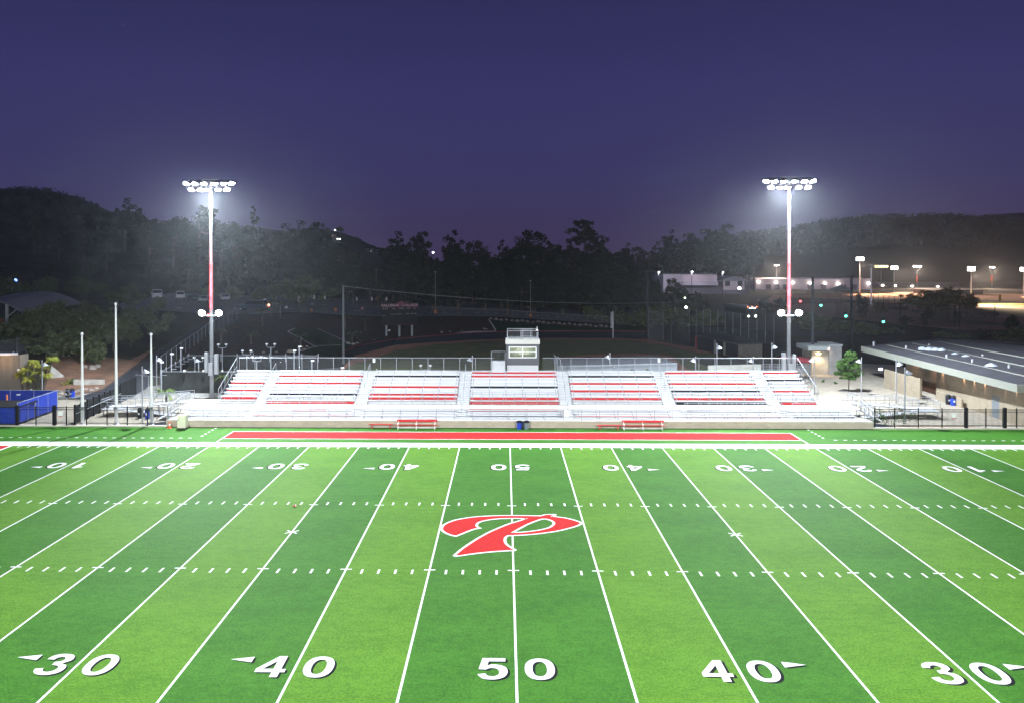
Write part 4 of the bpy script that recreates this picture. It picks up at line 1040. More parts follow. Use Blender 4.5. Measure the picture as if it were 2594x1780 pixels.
# block building on the right with its long low roof
blk = blockmat('tan_block', (.34, .275, .195), (.25, .2, .145), .4, .4)
def W(u, v, z=0): q = G(u, v, z); return Vector((q.x, q.y))
c0 = Vector((51.9, 9.6)); c1 = Vector((52.5, 22.5)); c2 = Vector((52.9, 29)); c3 = Vector((52.4, 42.5)); ZT = 3.9
t = thing('block_building', 'long tan block building with low dark roof and grey doors on the right', 'building', (54, 20, 0))
MB().slab(c0, c2, 0, ZT, 0, ZT, .3).build('wall', blk, t)
MB().slab(c2 + Vector((3.2, .2)), c3 + Vector((3.2, .2)), 0, ZT, 0, ZT, .3).slab(c2 + Vector((.1, .1)), c2 + Vector((3.2, .2)), 0, ZT, 0, ZT, .28).slab(c3 + Vector((3.2, .2)), c3 + Vector((16, 1)), 0, ZT, 0, ZT, .3).build('wall', blk, t)
MB().slab((52.0, 9.6), (80, 9.4), 0, ZT, 0, ZT, .3).build('wall', blk, t)
s0, s1 = V(2240, 930, 41), None
def edge(u, v, z): q = G(u, v, z); return (q.x, q.y)
ZR = 4.35
e0 = edge(2594, 1086 - 0, 0)
roofm = mat('dark_roof', (.052, .050, .058), .7, .15, .8); trim = mat('roof_fascia', (.23, .235, .20), .7)
r0, r1 = Vector((50.6, 8.8)), Vector((51.2, 47))
b = MB(); ez = 4.45
b.add([(r0.x, r0.y, ez), (r1.x, r1.y, ez), (r1.x + 12, r1.y + 2, ez + .9), (r0.x + 34, r0.y, ez + 1.2), (r0.x + 34, r0.y - 0, ez), (r0.x, r0.y, ez - .05), (r1.x, r1.y, ez - .05), (r1.x + 34, r1.y + 2, ez + .2)], [(0, 3, 2, 1), (1, 2, 7)]); b.build('roof', roofm, t)
b = MB(); b.slab((r0.x - .06, r0.y), (r1.x - .06, r1.y), ez - .75, ez + .03, ez - .75, ez + .03, .12).slab((r0.x, r0.y - .07), (r0.x + 40, r0.y - .07), ez - .75, ez + .05, ez - .75, ez + 1.2, .12); b.build('fascia', trim, t)
for x in (3.5, 7.5, 11.5): MB().slab((r0.x + x, 10), (r1.x + x * .9, 46), ez + x * .055 + .0, ez + x * .055 + .12, ez + x * .06, ez + x * .06 + .12, .06).build('roof_seam', trim, t)
# doors
def door(c, dx, w, h, m_): 
    MB().box(c.x - .17 - dx, c.x - .155 - dx + .0, c.y - w / 2, c.y + w / 2, .02, h).build('door', m_, t)
dgrey = mat('door_grey', (.14, .155, .17), .5)
d = MB(); d.box(52.0, 52.06, 14.2, 15.8, .02, 2.35); d.build('door', dgrey, t)
q = V(2343, 985, 31); d = MB(); d.box(55.85, 55.92, 31.2, 32.6, .1, 2.5); od = d.build('door', mat('door_dark', (.04, .04, .045), .5), t)
MB().box(55.80, 55.84, 31.35, 31.42, 1.1, 1.25).build('handle', alu, od)
# wall washers that light the wall in scallops
for k, y in enumerate((11.2, 13.2, 17.4, 19.7, 22.0, 24.2, 27.3)):
    xx = 51.85 + (y - 9.6) * .045
    MB().cyl((xx - .05, y, 3.55), (xx - .05, y, 3.68), .09, n=10).build('downlight', alu, t)
    if k in (0, 1, 2, 3, 4, 6): spot('downlight_lamp', (xx - .10, y, 3.5), (xx + .12, y, 0), 150, 62, .8, .04, (1, .62, .40), t)
for y in (31.0, 35.0, 40.0):
    spot('downlight_lamp', (55.2, y, 3.6), (55.6, y, 0), 140, 90, .8, .05, (1, .55, .36), t)
for k, (u, v) in enumerate(((2336, 884), (2353, 885), (2370, 886), (2386, 887.5), (2420, 899), (2447, 905), (2511, 926))):
    q = G(u, v, ez + (.5 if k < 4 else .3)); MB().lathe((q.x, q.y, q.z - .12), [((.5 if k < 4 else .75), 0), ((.5 if k < 4 else .75), .1), (.42, .3), (.15, .42)], 14).build('skylight', mat('skylight_dome', (.36, .40, .46), .35), t)
for k, (u, v) in enumerate(((2213, 873), (2295, 883), (2398, 906), (2463, 918), (2556, 932), (2489, 906), (2353, 879))):
    q = G(u, v, ez + .3); MB().cyl((q.x, q.y, q.z - .5), (q.x, q.y, q.z + .42), .12, n=8).build('roof_vent', mat('vent_white', (.42, .42, .44), .5), t)
# free-standing block screen walls
w0, w1 = G(2242, 982), G(2333, 1011)
t = thing('block_wall', 'tall tan block screen wall standing before the recessed entrance', 'wall', (w1.x, w1.y, 0))
MB().slab(w0.xy, w1.xy, 0, 2.5, 0, 2.5, .25).build('wall', blk, t)
w0, w1 = G(2362, 1009), G(2425, 1030)
t = thing('block_wall', 'low tan block wall beside the two domed bins', 'wall', (w1.x, w1.y, 0))
MB().slab((w0.x + .5, w0.y), (w1.x + .3, w1.y - .5), 0, 1.0, 0, 1.0, .2).build('wall', blk, t)
# blue lamp on its corner
p = V(2232, 934.5, 42); t = thing('wall_beacon', 'small blue-white lit lamp on the corner of the block building', 'lamp', (p.x, 42, p.z))
MB().box(p.x - .3, p.x + .15, 41.9, 42.1, p.z - .12, p.z + .12).build('lens', mat('blue_lens', (.3, .5, 1), .3, emit=(.35, .6, 1), es=14), t)
MB().box(p.x - .34, p.x + .19, 41.95, 42.3, p.z + .125, p.z + .2).build('hood', alu, t)
# kiosk tower
yk = 50; k0, k1 = V(2042, 900, yk).x, V(2129, 900, yk).x; zk = V(2090, 871, yk).z
t = thing('kiosk_building', 'small concrete block with flat roof and a lit lamp, left of the plaza tree', 'building', ((k0 + k1) / 2, yk, 0))
km = mat('kiosk_wall', (.30, .27, .22), .9, .15, 1); kx = V(2097, 900, yk).x
MB().box(k0 + .8, kx, yk, yk + 4, 0, zk - 1.1).build('wall', km, t); MB().box(kx, k1, yk - .5, yk + 4, 0, zk - .3).build('wall', mat('kiosk_grey', (.2, .2, .2), .9, .15, 1), t)
MB().box(k0, kx - .03, yk - .9, yk + 4.2, zk - .9, zk - .25).box(kx - .02, k1 + .1, yk - .6, yk + 4.2, zk - .28, zk - .05).build('roof', mat('kiosk_roof', (.26, .28, .28), .7), t)
q = V(2073, 898, yk - .3); MB().ball((q.x, yk - .35, q.z + .15), .3, 12, 6, (1.3, .5, .5)).build('lamp_lens', mat('warm_lens', (1, .8, .5), .3, emit=(1, .74, .42), es=9), t)
spot('kiosk_lamp', (q.x, yk - .9, q.z + .1), (q.x, yk - .1, 0), 420, 120, .7, .12, (1, .72, .42), t)
q = V(2106, 880, yk - .8); spot('kiosk_lamp', (q.x - .3, yk - 1.0, q.z), (q.x - .3, yk - .4, 0), 120, 100, .7, .1, (1, .6, .42), t)
# red canopy
p0 = V(2000, 908, 46); t = thing('red_canopy', 'dark red sloping canopy beside the right floodlight mast', 'canopy', (p0.x, 46, 0))
b = MB(); q = [V(1985, 897, 46), V(2050, 907, 46), V(2052, 918, 43), V(1975, 905, 43)]
b.add([tuple(v) for v in q] + [(v.x, v.y, v.z - .15) for v in q], [(0, 1, 2, 3), (4, 7, 6, 5), (0, 4, 5, 1), (1, 5, 6, 2), (2, 6, 7, 3), (3, 7, 4, 0)]); b.build('fabric', mat('canopy_red', (.16, .012, .02), .8), t)
for v in q: MB().cyl((v.x, v.y, 0), (v.x, v.y, v.z - .15), .06, n=6).build('leg', blackmetal, t)
# concrete retaining walls with rail behind the right part of the stand
t = thing('retaining_wall', 'long pale concrete wall seen through the right end of the back rail', 'wall', (30, 40, 0))
a, c = V(1793, 940, 40), V(1927, 940, 40); za, zc = V(1793, 925, 40).z, V(1927, 922, 40).z
MB().slab((a.x, 40), (c.x, 40), 0, za, 0, zc, .3).build('wall', mat('pale_wall', (.42, .42, .38), .9, .1, 1), t)
b = MB(); a, c = V(1930, 922, 40.2), V(2052, 912, 40.2)
for k in range(6): b.cyl((a.x, 40.2, a.z - k * .22), (c.x, 40.2, a.z - k * .22), .025, n=5)
for k in range(7): x = a.x + (c.x - a.x) * k / 6; b.cyl((x, 40.2, 0), (x, 40.2, a.z), .035, n=6)
t = thing('pipe_railing', 'silver horizontal-bar railing around the foot of the right floodlight mast', 'railing', (a.x, 40.2, 0)); b.build('rail', alu, t)
# fixed seating roof (dark metal) behind the stand
y1, y2 = 34, 46
t = thing('dugout', 'long low dugout with dark ribbed metal roof seen through the back rail', 'dugout', (12, y1, 0))
a, c = V(1410, 912, y1), V(1715, 912, y1); za, zc = V(1410, 926, y1).z, V(1715, 919, y1).z
ya = V(1405, 906, y2); yc = V(1680, 901, y2)
b = MB(); b.add([(a.x, y1, za), (c.x, y1, zc), (c.x - .6, y2, yc.z), (a.x, y2, ya.z)], [(0, 1, 2, 3)]); b.build('roof', mat('ribbed_roof', (.055, .06, .07), .6, .2, 2, stretch=(4, .2, 1)), t)
MB().slab((a.x, y1 + .05), (c.x, y1 + .05), 0, za - .01, 0, zc - .01, .2).build('wall', mat('dugout_wall', (.24, .26, .29), .9, .1, 1), t)
MB().slab((a.x, y1 - .1), (c.x, y1 - .1), za - .18, za + .02, zc - .18, zc + .02, .06).build('gutter', mat('dugout_wall', (.24, .26, .29), .9, .1, 1), t)
# small tubular hoops on it
for k, (u, v) in enumerate(((1411, 908), (1420, 912))):
    p = V(u, v, 33); t = thing('pipe_hoop', 'bent silver pipe rail end right of the press box, %s one' % ORD[k], 'railing', (p.x, 33, 0)); MB().path([(p.x - .4, 33, p.z + .5), (p.x, 33, p.z), (p.x, 33, 0)], .05).build('pipe', alu, t)
# ================================================================== BASEBALL FIELD, SLOPE, CAR PARK, DRIVE
dpx([(195, 1012), (262, 990), (330, 940), (420, 880), (505, 826), (560, 797), (640, 797), (590, 822), (520, 848), (450, 890), (400, 935), (370, 985), (345, 999), (290, 1012)], 'drive', asph, .07)
dpx([(365, 757), (430, 743), (600, 748), (800, 757), (1120, 758), (1400, 775), (1700, 790), (1800, 800), (1800, 826), (1600, 824), (1400, 812), (1260, 803), (1100, 801), (900, 799), (640, 797), (560, 797), (400, 787), (310, 785), (300, 770)], 'car_park', lotm, .05)
dpx([(560, 799), (640, 799), (900, 801), (1230, 803), (1300, 822), (1320, 838), (1150, 850), (1000, 866), (930, 882), (860, 902), (800, 900), (640, 900), (540, 900), (470, 896), (440, 900), (520, 850), (590, 823)], 'slope', mulch, .06)
drape([G(860, 950), G(900, 902), G(1000, 881), G(1100, 871), G(1200, 863), G(1300, 859), G(1400, 858), G(1640, 860), G(1760, 880), G(1830, 905), G(1830, 950)], 'outfield_grass', grassd, .05)
# warning track along the fence
track = [(900, 902), (1000, 881), (1100, 871), (1200, 863), (1300, 859), (1400, 858), (1560, 858), (1640, 860), (1700, 871), (1810, 893)]
inner = [(1780, 897), (1690, 877), (1600, 863), (1400, 860.5), (1300, 862), (1200, 867.5), (1100, 878), (1000, 891), (880, 930), (850, 960), (846, 950)]
drape([G(*p) for p in track + inner], 'warning_track', claym, .10)
drape([G(1420, 906), G(1500, 899), (G(1620, 897)), G(1700, 902), G(1740, 935), G(1790, 960), G(1690, 960), G(1600, 930), G(1440, 930)], 'infield', claym, .12)
drape([G(1740, 910), G(1860, 905), G(1900, 935), G(1810, 935)], 'bullpen_turf', mat('green_mat', (.035, .06, .035), 1), .09)
# dark outfield screen with its red top
FP = [G(u, v) for u, v in ((866, 914), (900, 900), (950, 889), (1000, 880), (1050, 874.5), (1100, 870), (1150, 866), (1200, 862), (1250, 859.5), (1300, 858), (1400, 857), (1500, 857), (1640, 857.5))]
t = thing('outfield_fence', 'dark padded outfield fence with thin red top curving below the scoreboard', 'fence', (0, 107, 0))
b = MB(); r = MB()
for a, c in zip(FP, FP[1:]):
    b.slab(a.xy, c.xy, 0, 1.55, 0, 1.55, .14); r.slab(a.xy, c.xy, 1.552, 1.66, 1.552, 1.66, .2)
b.build('screen', mat('navy_screen', (.010, .012, .022), .9), t); r.build('red_cap', mat('cap_red', (.20, .012, .02), .7), t)
# bullpen turf wedges on the slope
gd = mat('dark_artificial_turf', (.012, .038, .014), 1)
dpx([(730, 843), (745, 835), (805, 835), (890, 872), (870, 905), (790, 898), (765, 888), (802, 882)], 'sloping_turf', gd, .13)
dpx([(1238, 812), (1270, 815), (1420, 829), (1560, 834), (1620, 838), (1640, 841), (1320, 841), (1257, 841)], 'sloping_turf', gd, .13)
def strip(pxs, w, name, m_, dz):
    """a painted band a real width wide, laid over the ground"""
    b = MB(); P = []
    for a, c in zip(pxs, pxs[1:]):
        A_, C_ = hit(*a), hit(*c); n = max(1, int((C_ - A_).length / 1.5))
        for k in range(n): q = A_ + (C_ - A_) * k / n; P.append(Vector((q.x, q.y)))
    P.append(hit(*pxs[-1]).xy)
    for i in range(len(P) - 1):
        d = (P[i + 1] - P[i]).normalized(); nn = Vector((-d.y, d.x)) * w / 2
        q = [P[i] - nn, P[i + 1] - nn, P[i + 1] + nn, P[i] + nn]; b.add([(v.x, v.y, Tz(v.x, v.y) + dz) for v in q], [(0, 1, 2, 3)])
    o = b.build(name, m_); return struct(o)
lw_ = mat('worn_white', (.5, .5, .5), .9)
strip([(748, 834), (729, 843), (765, 862), (802, 882)], .22, 'turf_border', lw_, .22)
strip([(805, 835), (850, 855), (895, 877)], .18, 'turf_border', lw_, .22)
strip([(762, 893), (790, 882), (820, 878), (866, 876)], .18, 'turf_border', lw_, .22)
strip([(1238, 812), (1247, 825), (1256, 840)], .3, 'turf_border', lw_, .22)
dpx([(1150, 845), (1190, 841), (1256, 840), (1256, 843), (1190, 844.5)], 'pale_walk', mat('pale_walk', (.4, .38, .4), 1), .16)
# parking bays: the short white dashes
def dash(u, v, w=1.1, m_=lw_, slope=0):
    a = hit(u - w * 5, v); c = hit(u + w * 5, v + slope)
    d = (c - a).normalized(); n = Vector((-d.y, d.x, 0)) * .35
    return [(q.x, q.y, Tz(q.x, q.y) + .12) for q in (a - n, c - n, c + n, a + n)]
b = MB()
for k in range(14): b.add(dash(505 + k * 26.2, 750 + k * .6, 1.1), [(0, 1, 2, 3)])
for k, u in enumerate((385, 455, 600, 685, 740)): b.add(dash(u, 782 + k * .4, 1.6), [(0, 1, 2, 3)])
for u, v in ((765, 771), (790, 772), (822, 773), (890, 775), (920, 777), (952, 778), (905, 788), (937, 789), (735, 783.5), (630, 782)): b.add(dash(u, v, 1.5, slope=1), [(0, 1, 2, 3)])
for k, u in enumerate((1091, 1127, 1164, 1206, 1232, 1258, 1283, 1309, 1335, 1361, 1387, 1413, 1440, 1465, 1492, 1520, 1548, 1576)): b.add(dash(u, 793.5 + max(0, k - 4) * .95 + k * .25, 1.1), [(0, 1, 2, 3)])
struct(b.build('bay_marks', lw_))
b = MB()
for k in range(10): 
    b.add(dash(1150 + k * 22, 775 + k * 1.4, .7, slope=6), [(0, 1, 2, 3)])
struct(b.build('bay_marks', mat('faint_marks', (.16, .16, .15), .95)))
# bay signs: thin timber posts, small white plates
PS = [(769, 738), (796, 739), (817.5, 748), (787, 747), (814, 737) if False else (838, 737), (862, 739), (885.5, 739), (904, 752), (768, 752) if False else (823, 748) if False else (942, 752), (937, 740), (961, 740), (984.5, 741), (1009.5, 742), (1034, 741), (979, 752), (1013, 756)]
PS = [(769, 752), (787.5, 738), (796, 753), (814.5, 739), (823, 753.5), (838.5, 738.5), (862, 740), (886, 741), (904, 757), (937, 741), (942, 757), (961.5, 741), (979, 757), (984.5, 741), (1009.5, 744), (1034.5, 743)]
base = {752: 772, 753: 772, 753.5: 773, 757: 776}
proto = None; pw = mat('weathered_timber', (.20, .13, .09), .9)
for i, (u, v) in enumerate(PS):
    near_ = v > 748; q = hit(u, v + (20 if near_ else 19)); H = max(1.6, V(u, v - 3.5, q.y).z - q.z)
    lab = 'white bay sign on a thin post, %s from the left in the car park' % ORD[i]
    if proto is None:
        proto = thing('bay_sign', lab, 'sign', (0, 0, 0), 'bay signs on posts in the car park')
        MB().box(-.04, .04, -.04, .04, 0, 1.5).build('post', pw, proto)
        MB().box(-.20, .20, -.065, -.042, 1.40, 1.82).box(-.16, .16, -.068, -.044, 1.88, 2.12).build('plate', mat('plate_white', (.8, .72, .74), .6), proto)
        proto.location = q; proto.scale = (1, 1, H / 2.1)
    else: dup(proto, q, 0, lab, None, (1, 1, H / 2.1))
def sq(u, v, w, h, m_, name, lab, cat='sign', zoff=0.0, d=.3):
    q = hit(u, v); s = (q - CAM).length / 2125; t = thing(name, lab, cat, q)
    W_, H_ = w * s, h * s; MB().box(q.x - W_ / 2, q.x + W_ / 2, q.y - d / 2, q.y + d / 2, q.z + zoff, q.z + zoff + H_).build('body', m_, t)
    if zoff: MB().cyl(q, q + Vector((0, 0, zoff)), .05, n=6).build('post', alu, t)
    return t
ob = mat('orange_footing', (.55, .20, .07), .8)
for i, (u, v, s) in enumerate(((789, 789, 5), (850, 788, 6), (953, 760, 5), (1103, 794, 7), (1197, 772, 6), (1344, 802.5, 6), (1596, 814.5, 6), (830, 748, 0), (398 + 90, 752, 0))):
    if not s: continue
    q = hit(u, v); r_ = s * 1.15 * (q - CAM).length / 2125 / 2; t = thing('lamp_footing', 'orange lamp footing in the car park, %s one' % ORD[i], 'footing', q, 'orange lamp footings'); MB().cyl(q, q + Vector((0, 0, r_ * 2.1)), r_, n=12).build('footing', ob, t)
    if i in (3, 5, 6, 4, 2):
        top = {3: 690, 5: 712, 6: 748, 4: 690, 2: 684}[i]; zt = V(u, top, q.y).z
        t = thing('car_park_lamp', 'tall thin car park lamp pole, %s of the row behind the baseball fence' % ORD[i], 'lamp post', q + Vector((0, 0, r_ * 2.1)), 'car park lamp poles')
        MB().cyl(q + Vector((0, 0, r_ * 2.1)), (q.x, q.y, zt), .10, .07, n=8).build('pole', mat('brown_pole', (.22, .18, .15), .7), t)
        MB().box(q.x - .25, q.x + .25, q.y - .5, q.y + .2, zt, zt + .15).build('lamp_head', alu, t)
for i, (u, v, w, h, c) in enumerate(((725, 785, 6, 9, 'speckled'), (791, 775, 5, 5, 'white'), (918, 788, 6, 9, 'pink'), (1119, 781, 6, 8, 'pink'))):
    t = thing('temp_notice', ('%s temporary notice standing on the car park asphalt, %s from the left' % (c, ORD[i])), 'sign', hit(u, v)); q = hit(u, v); s = (q - CAM).length / 2125
    MB().box(q.x - w * s / 2, q.x + w * s / 2, q.y - .03, q.y + .03, q.z + .3, q.z + h * s).build('plate', mat('pink_plate', (.35, .2, .26), .7) if c == 'pink' else whitepaint, t)
    MB().box(q.x - .15, q.x + .15, q.y - .15, q.y + .15, q.z, q.z + .3).build('foot', rubber, t)
for u, v, tv, lab in ((670.5, 779, 758, 'tall white round-topped information sign by the driving car'), (757.5, 769, 752, 'narrow white standing sign at the edge of the car park')):
    q = hit(u, v); zt = V(u, tv, q.y).z; t = thing('sign_board', lab, 'sign', q)
    MB().box(q.x - .3, q.x + .3, q.y - .05, q.y + .05, q.z + .15, zt - .45).build('panel', mat('plate_white', (.8, .72, .74), .6), t); MB().cyl((q.x, q.y - .05, zt - .3), (q.x, q.y + .05, zt - .3), .38, n=16).build('disc', mat('plate_white', (.8, .72, .74), .6), t)
q = hit(1344, 783); t = thing('parking_booth', 'small pink-walled open booth in the car park above the press box', 'booth', q)
for x in (-.95, .55): MB().box(q.x + x * 1.0, q.x + x + (.6 if x < 0 else 1.1), q.y - .1, q.y + .9, q.z, q.z + 1.25).build('panel', mat('booth_pink', (.33, .21, .20), .9), t)
MB().path([(q.x - .95, q.y, q.z + 1.2), (q.x - .95, q.y, q.z + 2.5), (q.x + 1.6, q.y, q.z + 2.5), (q.x + 1.6, q.y, q.z + 1.2)], .05).build('frame', alu, t)
q = hit(1115, 771); t = thing('notice_board', 'grey notice board on two posts at the back of the car park', 'sign', q); s = .1
MB().box(q.x - .45, q.x + .45, q.y - .04, q.y + .04, q.z + 1.1, q.z + 1.75).build('panel', mat('board_grey', (.3, .3, .32), .7), t)
for x in (-.4, .4): MB().cyl((q.x + x, q.y + .08, q.z), (q.x + x, q.y + .08, q.z + 1.75), .04, n=6).build('post', alu, t)

# scoreboard
ysb = 107.5
s0, s1 = V(965, 800, ysb - 1.6), V(1056.5, 800, ysb + 1.0)
zt = V(1010, 767.5, ysb).z; zbm = V(1010, 824, ysb).z
sbm = mat('scoreboard_black', (.006, .006, .009), .6)
cx_ = (s0.x + s1.x) / 2; t = thing('scoreboard', 'black baseball scoreboard on three grey posts with a college name across its top', 'scoreboard', (cx_, ysb, 0))
d = Vector((s1.x - s0.x, 2.6, 0)); Wd = d.length; d.normalize(); nrm = Vector((d.y, -d.x, 0))
ctr = Vector((cx_, ysb, 0))
def SP(a, h, out=0.0): return ctr + d * a + nrm * out + Vector((0, 0, h))
MB().obox(SP(0, zbm), d * Wd / 2, nrm * .3, zt - zbm).build('panel', sbm, t)
for a in (-.36, .0, .35): MB().obox(SP(a * Wd, 0, -.05), d * .19, nrm * .22, zbm - .01).build('post', polem, t)
rotm = Matrix((d, Vector((0, 0, 1)), nrm)).transposed().to_4x4()
def stxt(s, a, h, size, m_, nm, sx=1.0, bold=0.0, out=.32):
    M = rotm.copy(); M.translation = SP(a, h, out); return textmesh(s, size, nm, m_, M, t, .01, bold, sx)
ink = mat('lettering_white', (.42, .36, .40), .7); redl = mat('lettering_red', (.22, .02, .045), .7)
H_ = zt - zbm
for s, a, sx in (('PALOMAR', -.26 * Wd, 1.12), ('COLLEGE', .285 * Wd, 1.12)):
    stxt(s, a, zt - .55, .78, redl, 'name_outline', sx, .05, .311); stxt(s, a, zt - .55, .78, ink, 'name_letters', sx, .003, .33)
for s, a in (('AT BAT', -.40), ('BALL', -.155), ('STRIKE', .05), ('OUT', .25), ('H E', .41)): stxt(s, a * Wd, zt - 1.25, .40, ink, 'heading', .9)
stxt('1 2 3 4 5 6 7 8 9 10', -.10 * Wd, zt - 2.45, .34, ink, 'innings', 1.0)
for s, a in (('RUNS', .215), ('HITS', .335), ('ERR', .435)): stxt(s, a * Wd, zt - 2.40, .34, ink, 'heading', .9)
b = MB(); b.obox(SP(-.44 * Wd, zt - 2.75, .315), d * .35, nrm * .01, .06); b.build('rule', ink, t)
b = MB()
for h in (.93, H_ - .12): b.obox(SP(0, zt - h - .02, .312), d * Wd / 2, nrm * .01, .04)
b.build('trim', redl, t)
# the same red letter on top of the board
us = [p[0] for p in OUT]; vs_ = [p[1] for p in OUT]
def q2(p): return ((p[0] - 1019) / 1386 * 1.25, -(p[1] - 1095) / 414 * 1.5)
oo = smoothloop([q2(p) for p in OUT], corners=(10, 13, 14, 28, 34, 40, 49, 58, 62), n=2); hh = smoothloop([q2(p) for p in HOLE], corners=(0, 4), n=2)
for lo, z, m_, nm in (([oo, hh], .36, redl, 'emblem'), ([offloop(oo, .05), offloop(hh, -.04)], .34, mat('emblem_edge', (.16, .07, .10), .7), 'emblem_edge')):
    v2, f2 = fill(lo); b = MB(); b.add([SP(.04 * Wd + v[0] * 1.1, zt - .28 + v[1] * .85, z) for v in v2], f2); b.build(nm, m_, t)
p = SP(-.33 * Wd, V(975, 836, ysb).z, .4); tt = thing('security_camera', 'small white camera on the left post of the scoreboard', 'camera', p); MB().box(p.x + .2, p.x + .55, p.y - .3, p.y, p.z - .1, p.z + .15).build('body', whitepaint, tt); MB().box(p.x - .1, p.x + .2, p.y - .1, p.y, p.z - .02, p.z + .06).build('bracket', alu, tt)

# net poles with cables
dp = mat('dark_pole', (.035, .04, .045), .6)
def netpole(u, y, tv, r, lab, m_=dp):
    p = V(u, 900, y); z0 = Tz(p.x, y); t = thing('net_pole', lab, 'pole', (p.x, y, z0), 'tall dark netting poles'); zt = V(u, tv, y).z
    MB().cyl((p.x, y, z0 - .2), (p.x, y, zt), r, r * .8, 10).build('pole', m_, t)
    MB().cyl((p.x, y, zt), (p.x, y, zt + .12), r * 1.2, n=10).build('cap', m_, t); return Vector((p.x, y, zt))
n1 = netpole(870, 62, 725, .2, 'dark netting pole left of the scoreboard', mat('grey_pole', (.13, .14, .15), .6)); n2 = netpole(1641, 106, 693, .25, 'dark netting pole right of the foul pole')
n3 = netpole(2058.5, 52, 704, .24, 'black netting pole beside the lit kiosk'); n4 = netpole(2156.5, 82, 700, .3, 'black netting pole behind the plaza tree')
t = thing('net_cable', 'thin cable sagging from the left net pole over the baseball field', 'cable', n1)
b = MB(); e = V(1700, 766, 112); pts = []
for k in range(33):
    u = k / 32; q = n1 + (e - n1) * u; q.z -= 4 * 1.2 * u * (1 - u); pts.append(q)
b.path(pts, .035, 5); b.build('cable', mat('cable_grey', (.3, .3, .32), .5), t)
q = V(1553, 859, 107); t = thing('foul_pole', 'white foul pole with mesh panel at the outfield fence', 'foul pole', (q.x, 107, 0))
zt = V(1553, 790, 107).z; z2 = V(1553, 832, 107).z
MB().cyl((q.x, 107, 0), (q.x, 107, zt), .09, n=8).build('pole', mat('pole_white', (.62, .62, .68), .5), t)
MB().path([(q.x, 107, zt), (q.x - .45, 107, zt - .15), (q.x - .45, 107, z2 + .2), (q.x, 107, z2)], .04).build('wing_frame', mat('pole_white', (.62, .62, .68), .5), t); MB().box(q.x - .44, q.x - .05, 106.99, 107.01, z2 + .15, zt - .1).build('wing_mesh', meshmat('wing', (.6, .6, .65), .3), t)
# right-hand dugout and bullpen fences
yd = 72
a, c, e = V(1767, 890, yd + 12), V(1870, 890, yd), V(1930, 890, yd + 1)
z1, z2, z3 = V(1767, 845, yd + 12).z, V(1868, 868, yd).z, V(1930, 866, yd + 1).z
t = thing('dugout', 'dark flat-roofed concrete dugout right of the baseball field', 'dugout', (a.x, yd, 0))
MB().slab(a.xy, c.xy, 0, z1 - .3, 0, z2 - .3, .2).build('front_screen', mat('dugout_dark', (.012, .013, .02), .9), t)
MB().slab(c.xy, e.xy, 0, z2 - .12, 0, z3 - .12, .3).build('wall', mat('dugout_concrete', (.13, .115, .10), .9, .2, 1), t)
b = MB(); ro = [(a.x - .5, a.y, z1), (c.x - .5, c.y - .5, z2), (e.x + .3, e.y - .3, z3), (e.x - 3.6, a.y + 3, z1 + .1)]
b.add(ro + [(x, y, z - .35) for x, y, z in ro], [(0, 1, 2, 3), (4, 7, 6, 5), (0, 4, 5, 1), (1, 5, 6, 2), (2, 6, 7, 3), (3, 7, 4, 0)]); b.build('roof', mat('dugout_roof', (.05, .05, .06), .8), t)
for k in (.45, .68): q = a + (c - a) * k; MB().box(q.x - .3, q.x + .2, q.y - .5, q.y - .25, 0, (z1 + (z2 - z1) * k) - .36).build('pillar', mat('dugout_concrete', (.13, .115, .10), .9, .2, 1), t)
q = V(1764, 890, yd + 13); t = thing('padded_post', 'red padded post at the end of the right dugout', 'post', (q.x, yd + 13, 0)); MB().box(q.x - .22, q.x + .22, yd + 12.8, yd + 13.2, 0, V(1764, 853, yd + 13).z).build('padding', mat('pad_red', (.22, .01, .02), .7), t); MB().box(q.x - .04, q.x + .04, yd + 12.9, yd + 13.1, V(1764, 853, yd + 13).z, V(1764, 850, yd + 13).z).build('post', alu, t)
netc = meshmat('dark_net', (.05, .05, .06), .35)
for i, (u0, v0, u1, v1, y0, y1, h, lab) in enumerate(((1643, 858, 1680, 858, 104, 103, 7.5, 'tall grey fence panel with open frame right of the net pole'), (1701, 868, 1746, 866, 100, 97, 5, 'chain link bullpen fence beside the dark hedge bank'))):
    P0, P1 = V(u0, v0, y0), V(u1, v1, y1); chain([P0.xy, P1.xy], h * .8, lab, lm=netc, every=3)
P0, P1 = V(1746, 860, 118), V(1960, 870, 96); t = thing('screened_fence', 'dark screened fence with small lamps behind the right dugout', 'fence', (P0.x, P0.y, 0))
MB().slab(P0.xy, P1.xy, 0, V(1746, 824, 118).z, 0, V(1960, 839, 96).z, .1).build('windscreen', mat('navy_screen', (.010, .012, .022), .9), t)
b = MB()
for k in range(12): c = P0 + (P1 - P0) * k / 11; b.cyl((c.x, c.y - .1, 0), (c.x, c.y - .1, 6.0 - k * .03), .05, n=5)
b.build('fence_frame', alu, t)
# fences along the drive and around the car park
chain([hit(*p).xy for p in ((408, 940), (470, 893), (530, 848), (600, 812))], 2.2, 'chain link fence climbing beside the asphalt drive behind the left mast', every=3)
chain([hit(*p).xy for p in ((1080, 793), (1260, 800), (1450, 813), (1640, 823))], 1.5, 'low wire fence along the lower edge of the car park', every=4, lm=meshmat('faint_wire', (.1, .1, .11), .15), pr=.025)
chain([hit(*p).xy for p in ((-5, 900), (43, 893), (112, 893))], 2.0, 'wire fence on the bank above the concrete building', every=3.5)
